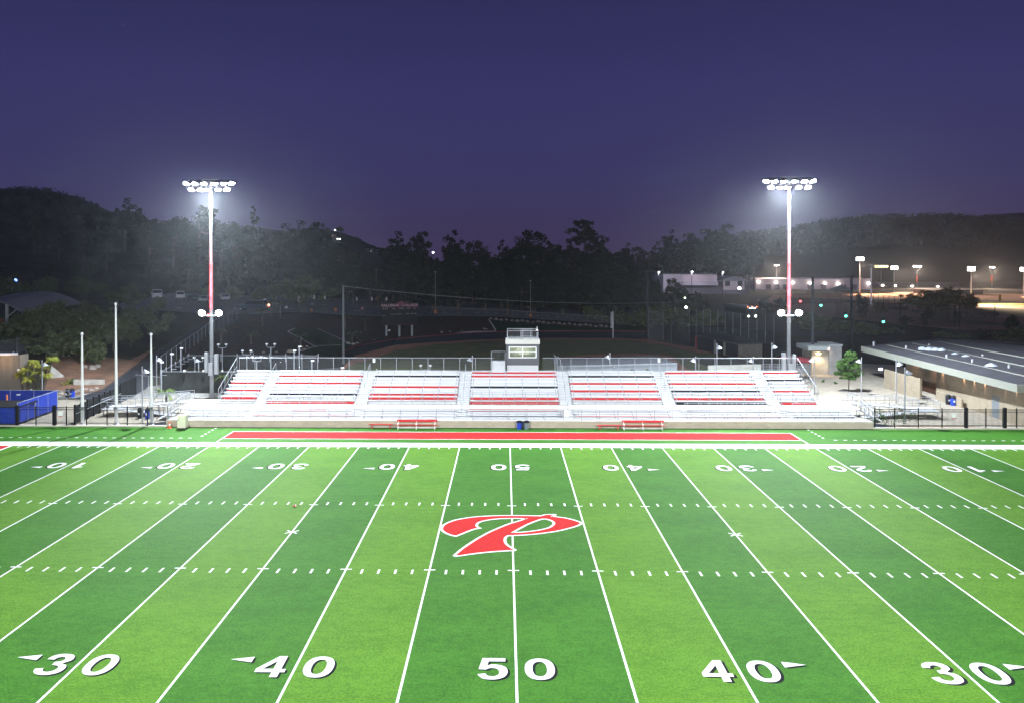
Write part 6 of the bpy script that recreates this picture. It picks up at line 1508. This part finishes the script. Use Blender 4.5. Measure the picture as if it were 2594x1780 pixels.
q = V(2533, 775, 280); t = thing('foul_pole', 'short yellow foul pole at the far right ballfield', 'foul pole', (q.x, 280, 0)); MB().box(q.x - .55, q.x + .45, 279.9, 280.1, 0, V(2533, 747, 280).z).build('padding', mat('pole_yellow', (.6, .36, .04), .7), t)
q = V(2130, 752, 330); t = thing('tent', 'pale green tent roof beyond the left park fence', 'tent', (q.x, 330, 0)); b = MB(); b.add([(q.x - 5, 326, 2.6), (q.x + 5, 326, 2.6), (q.x + 5, 336, 2.6), (q.x - 5, 336, 2.6), (q.x, 331, 5.2)], [(0, 1, 4), (1, 2, 4), (2, 3, 4), (3, 0, 4)]); b.build('canopy', mat('tent_green', (.2, .32, .27), .8), t)
for x in (-4.8, 4.8): MB().cyl((q.x + x, 326.2, 0), (q.x + x, 326.2, 2.6), .1, n=6).build('post', alu, t)
# ================================================================== TREES
rnd = random.Random(7)
def leafmat(name, c, c2):
    mt = mat(name, c, .9, c2=c2, scale=.9); mt.node_tree.nodes['Principled BSDF'].inputs['Specular IOR Level'].default_value = .2; return mt
lf_dark = leafmat('foliage_dark', (.030, .038, .019), (.012, .017, .010))
lf_olive = leafmat('foliage_olive', (.20, .16, .045), (.09, .08, .025))
lf_grey = leafmat('foliage_greygreen', (.135, .155, .070), (.055, .070, .030))
lf_fresh = leafmat('foliage_fresh', (.085, .165, .035), (.035, .08, .018))
lf_palm = leafmat('palm_frond', (.30, .28, .04), (.10, .13, .02))
def crown(lobes, n, leaf, seed, gap=.0):
    """leaf-sized faces scattered through a set of ellipsoid lobes"""
    rd = random.Random(seed); b = MB(); vol = [l[3] * l[4] * l[5] for l in lobes]; tot = sum(v ** .8 for v in vol)
    for l, v in zip(lobes, vol):
        cx, cy, cz, rx, ry, rz = l; m_ = int(n * v ** .8 / tot)
        subs = []
        for k in range(max(5, m_ // 42)):
            while True:
                p = Vector((rd.uniform(-1, 1), rd.uniform(-1, 1), rd.uniform(-1, 1)))
                if .35 < p.length < 1: break
            subs.append((p, rd.uniform(.20, .44)))
        for k in range(m_):
            p, sr = subs[k % len(subs)]; d = Vector((rd.gauss(0, 1), rd.gauss(0, 1), rd.gauss(0, 1))).normalized() * sr * rd.uniform(.3, 1) ** .5
            q = p + d; c = Vector((cx + q.x * rx, cy + q.y * ry, cz + q.z * rz))
            u = Vector((rd.gauss(0, 1), rd.gauss(0, 1), rd.gauss(0, .7))).normalized(); w = u.cross(Vector((rd.gauss(0, 1), rd.gauss(0, 1), rd.gauss(0, 1)))).normalized()
            s = leaf * rd.uniform(.6, 1.3); b.add([c - u * s - w * s * .3, c + w * s * .45, c + u * s, c - w * s * .45], [(0, 1, 2, 3)])
    return b
def trunk(h, r, limbs, seed, lean=0.0):
    rd = random.Random(seed); b = MB(); p = Vector((0, 0, -1)); top = Vector((lean, 0, h)); pts = [p]
    for k in range(1, 5): pts.append(Vector((lean * k / 4 + rd.uniform(-.1, .1) * h * .1, rd.uniform(-.1, .1) * h * .08, h * k / 4)))
    for k in range(4): b.cyl(pts[k], pts[k + 1], r * (1 - k * .2), r * (1 - (k + 1) * .2), 7)
    for (x, y, z) in limbs:
        s = pts[2] + (pts[4] - pts[2]) * rd.uniform(0, .7); m_ = (s + Vector((x, y, z))) / 2 + Vector((0, 0, -.05 * h)); b.cyl(s, m_, r * .4, r * .28, 6).cyl(m_, (x, y, z), r * .28, r * .1, 6)
    return b
KINDS = {}
def proto_tree(kind, lobes, n, leaf, h, r, m_, seed, lean=0):
    t = bpy.data.objects.new(kind, None); col.objects.link(t)
    crown(lobes, n, leaf, seed).build('crown', m_, t); trunk(h, r, [(l[0] * .8, l[1] * .8, l[2]) for l in lobes[:7]], seed, lean).build('trunk', barkm, t)
    KINDS.setdefault(kind, []).append(t); return t
def rl(n, R_, z0, z1, rr, seed, flat=.75):
    rd = random.Random(seed); L = []
    for k in range(n):
        a = rd.uniform(0, 6.28); z = rd.uniform(z0, z1); f = 1 - abs((z - (z0 + z1) / 2) / ((z1 - z0) * .9 + .01)); q = R_ * f * rd.uniform(.2, 1)
        s = rr * rd.uniform(.7, 1.25); L.append((q * math.cos(a), q * math.sin(a), z, s, s, s * flat))
    return L
# unit heights about 10 m, scaled on placing
for s in range(3):
    proto_tree('broadleaf_tree', rl(11, 3.4, 2.6, 8.4, 2.1, s), 4200, .26, 7, .32, lf_dark, 10 + s)
    proto_tree('eucalyptus_tree', rl(12, 2.5, 4.6, 9.0, 1.3, 20 + s, .8) + [(0, 0, 9.3, 1.3, 1.3, .8), (.6, .3, 7.2, 1.6, 1.5, 1.1), (-.9, 0, 5.6, 1.5, 1.5, 1.1)], 3200, .22, 8.6, .24, lf_dark, 30 + s)
for s in range(2):
    L = []
    for k in range(9): z = 1.5 + k * .95; R_ = 2.5 * (1 - k / 9.5) + .25; L += [(math.cos(k * 2.1 + s) * R_ * .35, math.sin(k * 2.1 + s) * R_ * .35, z, R_, R_, .75)]
    proto_tree('conifer_tree', L, 3600, .22, 9.2, .25, lf_dark, 50 + s)
proto_tree('shrub', rl(7, 2.6, .8, 2.6, 1.5, 60, .8), 2600, .20, 2.2, .12, lf_grey, 60); proto_tree('shrub', rl(8, 3.2, .7, 2.2, 1.3, 61, .8), 2600, .20, 2.0, .12, lf_grey, 61)
proto_tree('spreading_tree', rl(15, 5.2, 5.6, 8.4, 2.3, 70, .7), 9000, .26, 6, .3, lf_olive, 70); proto_tree('spreading_tree', rl(16, 4.4, 3.6, 8.0, 2.4, 71, .75), 9000, .26, 6, .3, lf_grey, 71)
used = set()
def plant(kind, u, D, vt, lab, vb=None, var=None, wide=1.0, z=None, group=None):
    x = V(u, 700, D - 74.6).x; y = D - 74.6
    zb_ = (Tz(x, y) if y < 560 else 20) if z is None else z; zt = V(u, vt, y).z; H = max(1.0, zt - zb_)
    L = KINDS[kind]; src = L[rnd.randrange(len(L)) if var is None else var]
    unit = {'broadleaf_tree': 9.6, 'eucalyptus_tree': 10.0, 'conifer_tree': 10.2, 'shrub': 3.6, 'spreading_tree': 9.2}[kind]
    s = H / unit; rz = rnd.uniform(0, 6.28)
    if id(src) in used: o = dup(src, (x, y, zb_), rz, None, None, (s * wide, s * wide, s))
    else: used.add(id(src)); o = src; o.location = (x, y, zb_); o.rotation_euler.z = rz; o.scale = (s * wide, s * wide, s)
    cat = 'shrub' if kind == 'shrub' else 'tree'
    tag(o, lab, cat, group); return o
G_ = 'trees of the dark treeline'
# skyline trees, left to right: kind, x, distance, top
SK = [('broadleaf_tree', 20, 300, 640), ('broadleaf_tree', 85, 320, 505 + 10), ('broadleaf_tree', 150, 300, 600), ('broadleaf_tree', 215, 290, 590), ('eucalyptus_tree', 318, 340, 502), ('broadleaf_tree', 380, 300, 525), ('broadleaf_tree', 270, 270, 585),
      ('broadleaf_tree', 440, 280, 560), ('broadleaf_tree', 505, 290, 513), ('broadleaf_tree', 560, 300, 560), ('conifer_tree', 643, 290, 518), ('broadleaf_tree', 600, 270, 575), ('broadleaf_tree', 690, 280, 585), ('eucalyptus_tree', 720, 270, 566),
      ('eucalyptus_tree', 768, 270, 560), ('eucalyptus_tree', 800, 280, 562), ('broadleaf_tree', 745, 255, 640), ('broadleaf_tree', 850, 265, 615), ('broadleaf_tree', 890, 260, 640), ('broadleaf_tree', 820, 250, 660), ('broadleaf_tree', 940, 250, 672), ('eucalyptus_tree', 1015, 275, 587),
      ('broadleaf_tree', 1000, 262, 622), ('eucalyptus_tree', 1066, 275, 585), ('broadleaf_tree', 1088, 262, 628), ('eucalyptus_tree', 1142, 280, 584), ('broadleaf_tree', 1170, 262, 632), ('broadleaf_tree', 1125, 255, 650), ('broadleaf_tree', 1218, 265, 622), ('conifer_tree', 1273, 275, 600), ('broadleaf_tree', 1255, 255, 655),
      ('broadleaf_tree', 1330, 270, 597), ('broadleaf_tree', 1360, 262, 605), ('broadleaf_tree', 1410, 265, 606), ('eucalyptus_tree', 1482, 285, 556), ('broadleaf_tree', 1455, 262, 625), ('broadleaf_tree', 1520, 262, 632), ('broadleaf_tree', 1552, 268, 605), ('broadleaf_tree', 1310, 250, 660),
      ('eucalyptus_tree', 1590, 300, 618), ('eucalyptus_tree', 1620, 320, 624), ('eucalyptus_tree', 1660, 400, 612), ('eucalyptus_tree', 1700, 410, 585), ('eucalyptus_tree', 1748, 420, 588), ('eucalyptus_tree', 1795, 430, 578), ('broadleaf_tree', 1775, 400, 612), ('eucalyptus_tree', 1835, 440, 566), ('broadleaf_tree', 1868, 430, 590), ('eucalyptus_tree', 1910, 450, 600), ('broadleaf_tree', 1720, 390, 622), ('broadleaf_tree', 1830, 400, 610)]
SK.sort(key=lambda a: a[1])
kn = {'broadleaf_tree': 'round-crowned dark tree', 'eucalyptus_tree': 'tall open-crowned tree', 'conifer_tree': 'pointed conifer'}
for i, (k, u, D, vt) in enumerate(SK):
    w = {'broadleaf_tree': 1.0, 'eucalyptus_tree': .8, 'conifer_tree': .9}[k]
    if u > 1480 and u < 1484: w = 1.0
    plant(k, u, D, vt, '%s, %s from the left in the skyline treeline' % (kn[k], ORD[i] if i < len(ORD) else 'last'), wide=w, group=G_, z=None if u < 1650 else 2)
# lower fill trees in front of them, behind the car park
i = 0
for row, (D, base) in enumerate(((235, 672), (215, 705))):
    u = -20 + row * 22
    while u < 1640:
        vt = base + rnd.uniform(-16, 14) + (12 if u > 1100 else 0) + (8 if row and u < 600 else 0)
        if row == 1 and 330 < u < 760: vt += 14
        plant('broadleaf_tree' if (row == 0 or u > 780) else 'shrub', u, D + rnd.uniform(-8, 8), vt, 'low dark tree, %s from the left in the %s row behind the car park' % (ORD[i % len(ORD)], 'back' if row == 0 else 'front'), wide=1.25, group='low trees behind the car park')
        u += (52 if row == 0 else 64) + rnd.uniform(-8, 8); i += 1
    i = 0
# left mid-distance trees on the bank
for i, (k, u, D, vt, w, var) in enumerate((('spreading_tree', 285, 132, 795, 1.05, 1), ('spreading_tree', 140, 138, 762, 1.15, 1), ('spreading_tree', 215, 150, 765, 1.1, 1), ('spreading_tree', 330, 158, 775, .9, 1), ('shrub', 60, 128, 800, 1.2, 0), ('shrub', 400, 150, 800, 1.0, 1), ('shrub', 200, 126, 852, 1.3, 0), ('shrub', 240, 122, 868, 1.0, 1), ('shrub', 120, 124, 838, 1.4, 1), ('spreading_tree', 30, 180, 705, 1.2, 1), ('spreading_tree', 120, 190, 700, 1.2, 1), ('spreading_tree', 220, 195, 708, 1.1, 1), ('shrub', 300, 185, 728, 1.5, 0), ('shrub', 90, 170, 735, 1.5, 0), ('shrub', 370, 170, 770, 1.2, 1), ('shrub', 430, 165, 790, 1.0, 0), ('spreading_tree', 90, 132, 778, 1.2, 1), ('spreading_tree', 180, 136, 785, 1.2, 1), ('spreading_tree', 245, 134, 800, 1.1, 1), ('spreading_tree', 330, 136, 815, .9, 1), ('shrub', 160, 124, 835, 1.6, 0), ('shrub', 300, 150, 780, 1.8, 1), ('shrub', 360, 160, 790, 1.6, 0), ('spreading_tree', 400, 175, 752, 1.1, 1), ('shrub', 20, 130, 815, 1.6, 1))):
    plant(k, u, D, vt, ('grey-green bushy tree' if k != 'shrub' else 'grey-green shrub') + ' on the left bank, %s of those around the drive' % ORD[i], var=var, wide=w, group='bushes and trees on the left bank')
# right side trees
for i, (k, u, D, vt, w, var, z) in enumerate((('spreading_tree', 2345, 240, 743, 1.35, 0, 0), ('spreading_tree', 2405, 236, 737, 1.45, 0, 0), ('spreading_tree', 2450, 244, 750, .8, 0, 0), ('broadleaf_tree', 2350, 205, 782, .8, 0, 0), ('broadleaf_tree', 2425, 215, 780, .55, 1, 0), ('broadleaf_tree', 2185, 240, 738, .7, 1, 0), ('spreading_tree', 2230, 235, 772, .7, 0, 0), ('broadleaf_tree', 2290, 195, 800, 1.2, 2, 0), ('broadleaf_tree', 2560, 190, 802, .8, 0, 0), ('spreading_tree', 2568, 205, 802, .9, 1, 0), ('broadleaf_tree', 2490, 180, 832, 1.2, 1, 0), ('shrub', 2600, 175, 830, 2.2, 0, 0),
        ('shrub', 2100, 200, 805, 2.2, 1, 0), ('shrub', 2160, 195, 812, 2.2, 0, 0), ('shrub', 2220, 190, 820, 2.2, 1, 0), ('shrub', 2380, 185, 838, 2.2, 0, 0), ('shrub', 2440, 182, 845, 2.2, 1, 0), ('shrub', 2040, 220, 790, 1.6, 0, 0), ('broadleaf_tree', 1980, 250, 755, 1.2, 2, 0), ('broadleaf_tree', 1940, 255, 760, 1.2, 0, 0), ('broadleaf_tree', 1905, 262, 765, 1.1, 1, 0),
        ('broadleaf_tree', 1712, 235, 713, .9, 0, None), ('broadleaf_tree', 1760, 225, 735, .9, 1, None), ('broadleaf_tree', 1660, 230, 735, .9, 2, None), ('broadleaf_tree', 1620, 225, 728, 1.0, 0, None), ('shrub', 1700, 205, 772, 1.6, 0, None), ('shrub', 1760, 200, 778, 1.6, 1, None), ('shrub', 1800, 215, 782, 1.5, 0, None), ('shrub', 1650, 200, 780, 1.5, 1, None), ('shrub', 1500, 215, 775, 1.5, 1, None), ('shrub', 1560, 210, 780, 1.5, 0, None))):
    plant(k, u, D, vt, '%s by the road at the right, %s of its group' % ({'spreading_tree': 'olive spreading tree', 'broadleaf_tree': 'dark round tree', 'shrub': 'dark low shrub'}[k], ORD[i]), var=var, wide=w, z=z, group='trees and shrubs beside the right road')
for i, (u, vt, w) in enumerate(((1870 - 16, 576, 1), (868, 574, 1.6), (835, 577, 1.3))):
    if i: plant('spreading_tree', u - 6, 600, vt, 'round dark tree on the middle hilltop beside the houses, %s one' % ('right' if i == 1 else 'left'), var=1, wide=w * .8, z=V(u, 592, 525).z)
# the plaza tree by the block building
p = G(2150, 992); t = thing('plaza_tree', 'leafy bright green plaza tree right of the lit kiosk', 'tree', (p.x, p.y, 0)); Ht = V(2150, 886, p.y).z
L = [(x * 1.0, y, z * Ht / 5.5, a * 1.0, a * 1.0, b_ * .95) for x, y, z, a, b_ in ((0, 0, 4.6, .85, .7), (.75, .2, 4.2, .75, .5), (-.8, 0, 3.6, .9, .6), (.5, -.3, 3.3, .95, .6), (-.5, .3, 2.6, 1.1, .5), (.85, 0, 2.5, .9, .45), (-1.15, -.2, 2.2, .8, .4), (.2, 0, 2.0, .9, .4), (.3, .2, 5.0, .55, .45))]
cb_ = crown(L, 5600, .14, 5); cb_.v = [(v[0] + p.x, v[1] + p.y, v[2]) for v in cb_.v]; cb_.build('crown', lf_fresh, t)
tb = trunk(4.4, .09, [(l[0], l[1], l[2]) for l in L[:6]], 5); tb.v = [(v[0] + p.x, v[1] + p.y, v[2]) for v in tb.v]; tb.build('trunk', barkm, t)
# palms
def frond(b, o, d, L_, droop, w, rd):
    d = Vector(d).normalized(); side = d.cross(Vector((0, 0, 1))).normalized(); n = 9; prev = None
    for k in range(n + 1):
        u = k / n; c = Vector(o) + d * L_ * u - Vector((0, 0, droop * u * u * L_)); 
        if prev is not None:
            for s in (-1, 1):
                q = c + side * s * w * math.sin(math.pi * min(1, u * .9 + .12)) - Vector((0, 0, .35 * w))
                b.add([prev, c, q], [(0, 1, 2)])
                b.add([(prev + c) / 2, c, q * .97 + c * .03 + Vector((0, 0, .02)) - d * L_ * .05], [(0, 1, 2)])
        prev = c
def palm(name, lab, base, trunks, L_, nf, m_, seed, fan=False):
    rd = random.Random(seed); t = thing(name, lab, 'palm', base); bx = Vector(base)
    for (dx, dy, h, lean) in trunks:
        top = bx + Vector((dx + lean, dy, h)); MB().cyl(bx + Vector((dx, dy, -.2)), top, .12 if fan else .14, .08, 8).build('trunk', barkm, t)
        b = MB()
        for k in range(nf):
            a = k * 2.4 + rd.uniform(-.2, .2); e = rd.uniform(-.1, 1.1); frond(b, top, (math.cos(a), math.sin(a), e), L_ * rd.uniform(.75, 1.1), .45 + .4 * rd.random(), L_ * (.5 if fan else .16), rd)
        b.build('fronds', m_, t)
    return t
q = G(85, 993); q = V(85, 985, 27.6)
palm('palm_clump', 'clump of slender palms with yellow-green heads by the concrete building', (q.x, 27.6, 0), [(-1.3, .2, 2.9, -.5), (-.7, 0, 3.6, -.2), (-.2, .3, 4.4, .0), (.2, 0, 3.2, .3), (.6, .2, 3.9, .5), (1.0, 0, 2.8, .6), (-.4, -.2, 2.4, -.1)], 1.0, 20, lf_palm, 3, True)
q = V(120, 955, 30); palm('leaning_palm', 'single leaning palm with yellow-green head right of the palm clump', (q.x - .6, 30, Tz(q.x, 30)), [(0, 0, V(128, 908, 30).z - Tz(q.x, 30), 1.3)], 1.05, 22, lf_palm, 4, True)
q = V(421, 998, 24); palm('young_palm', 'young feather palm in front of the batting cage wall', (q.x, 24, 0), [(0, 0, 1.2, 0)], 1.9, 20, leafmat('palm_green', (.12, .17, .04), (.05, .08, .02)), 8)
q = V(563, 968, 30.4); palm('young_palm', 'small palm rising beside the left end of the back rail', (q.x, 30, 0), [(0, 0, V(563, 948, 30).z - .2, 0)], 1.3, 14, leafmat('palm_green', (.12, .17, .04), (.05, .08, .02)), 9)
for i, (u, v, H, L_) in enumerate(((665, 826, 3.4, 2.0), (686, 800, 2.8, 1.8), (710, 806, 3.2, 2.0), (758, 795, 2.4, 2.0), (762, 876, 1.8, 2.0), (636, 872, 1.9, 1.9), (560, 872, 2.6, 1.5), (892, 866, 1.7, 2.0), (875, 836, 3.0, 1.6), (925, 838, 2.6, 1.6))):
    q = hit(u, v); palm('slope_palm', 'dim young palm on the mulched slope, %s of ten' % ORD[i], q, [(0, 0, H, 0)], L_, 14, leafmat('palm_dim', (.085, .09, .04), (.04, .045, .02)), 20 + i)['group'] = 'palms on the mulched slope'
# ground plants
for i, (u, v, H, m_) in enumerate(((88, 1003, .9, lf_fresh), (168, 975, .8, lf_palm), (178, 972, .8, lf_fresh), (150, 1000, .6, lf_fresh), (198, 990, .5, lf_grey), (2118, 972, .35, lf_fresh), (2085, 968, .35, lf_fresh), (2250, 1078, 1.9, lf_fresh), (2289, 1078, 2.1, lf_fresh), (1640, 934, .6, lf_fresh), (1604, 935, .5, lf_fresh))):
    q = G(u, v) if v > 1000 or u > 1500 else hit(u, v)
    if 1500 < u < 1700: q = V(u, v, 33); q.z -= .5
    t = thing('low_plant', 'leafy green low plant, %s of those along the walls and beds' % ORD[i], 'plant', q, 'low plants in the beds')
    b = crown([(0, 0, H * .6, H * .55, H * .45, H * .5), (H * .3, 0, H * .3, H * .4, H * .4, H * .3), (-H * .3, 0, H * .3, H * .4, H * .4, H * .3)], 260, .09, 90 + i); b.v = [(x + q.x, y + q.y, z + q.z) for x, y, z in b.v]; b.build('leaves', m_, t); MB().cyl(q, q + Vector((0, 0, H * .6)), .03, n=5).build('stem', barkm, t)
# small lit shrub by the car park lamp
q = hit(1203, 765); t = thing('lit_shrub', 'small bush lit yellow-green by the car park lamp, mid treeline', 'shrub', (q.x, q.y, q.z)); zc = V(1208, 728, q.y).z
b = crown([(q.x + .4, q.y + 1, zc, 1.1, 1, 1.6)], 500, .16, 99); b.build('leaves', lf_fresh, t); MB().cyl(q, (q.x + .4, q.y + 1, zc), .05, n=5).build('stem', barkm, t)
q = V(1196, 700, q.y - 1); ld = bpy.data.lights.new('car_park_lamp_light', 'POINT'); ld.energy = 60; ld.color = (1, .95, .75); ld.shadow_soft_size = .1; o = bpy.data.objects.new('car_park_lamp_light', ld); col.objects.link(o); o.parent = t; o.location = q - t.location
# woods on the right ridge: one far-off mass
rd = random.Random(3); b = MB()
for k in range(1500):
    u = rd.uniform(1850, 2640); D = rd.uniform(760, 905)
    cr_ = [(1700, 640), (1850, 598), (2000, 580), (2120, 560), (2200, 552), (2280, 549), (2400, 549), (2500, 556), (2600, 566), (2900, 590)]
    for (a, va), (c, vc) in zip(cr_, cr_[1:]):
        if a <= u <= c: w_ = (u - a) / (c - a); vv = va + (vc - va) * w_ * w_ * (3 - 2 * w_)
    t_ = abs(D - 900) / 230; zc = V(u, vv, 825.4).z * (1 - t_ ** 1.3) ; q = Vector((V(u, vv, D - 74.6).x, D - 74.6, zc + rd.uniform(-1, 2)))
    r_ = rd.uniform(2.2, 4.5)
    for m_ in range(16):
        d = Vector((rd.gauss(0, 1), rd.gauss(0, 1), rd.gauss(0, .8))).normalized() * r_ * rd.uniform(.5, 1); c = q + d; uu = Vector((rd.gauss(0, 1), rd.gauss(0, 1), rd.gauss(0, 1))).normalized() * 1.1; w2 = uu.cross(d).normalized() * .9
        b.add([c - uu, c + w2, c + uu, c - w2], [(0, 1, 2, 3)])
tag(b.build('woods', lf_dark), kind='stuff')
rd = random.Random(4); b = MB()
for k in range(900):
    u = rd.uniform(-30, 640); D = rd.uniform(400, 522)
    cr_ = [(-150, 500), (0, 482), (60, 478), (110, 480), (180, 495), (230, 515), (290, 545), (340, 562), (430, 590), (560, 640), (640, 662)]
    for (a, va), (c, vc) in zip(cr_, cr_[1:]):
        if a <= u <= c: w_ = (u - a) / (c - a); vv = va + (vc - va) * w_ * w_ * (3 - 2 * w_)
    t_ = abs(D - 520) / 190; zc = (V(u, vv, 445.4).z + 1.5) * (1 - t_ ** 1.3) - 1.0; q = Vector((V(u, vv, D - 74.6).x, D - 74.6, zc)); r_ = rd.uniform(.7, 1.8)
    for m_ in range(9):
        d = Vector((rd.gauss(0, 1), rd.gauss(0, 1), rd.gauss(0, .7))).normalized() * r_; c = q + d; uu = Vector((rd.gauss(0, 1), rd.gauss(0, 1), rd.gauss(0, 1))).normalized() * .6; w2 = uu.cross(d).normalized() * .5
        b.add([c - uu, c + w2, c + uu, c - w2], [(0, 1, 2, 3)])
tag(b.build('hillside_brush', lf_dark), kind='stuff')
# ================================================================== HAZE
hz = MB().box(-900, 900, -110, 1500, -2.5, 130).build('haze', [], None) if False else None
b = MB(); b.box(-1500, 1500, -150, 2400, -3.0, 160)
me = bpy.data.meshes.new('haze'); me.from_pydata(b.v, [], b.f)
hz = bpy.data.objects.new('haze', me); col.objects.link(hz); hz['kind'] = 'stuff'
hm = bpy.data.materials.new('haze'); hm.use_nodes = True; n = hm.node_tree; n.nodes.clear()
o = n.nodes.new('ShaderNodeOutputMaterial'); pv = n.nodes.new('ShaderNodeVolumePrincipled')
pv.inputs['Color'].default_value = (.86, .92, 1, 1); pv.inputs['Density'].default_value = HAZE_D; pv.inputs['Anisotropy'].default_value = 0.77
n.links.new(pv.outputs[0], o.inputs['Volume']); me.materials.append(hm)
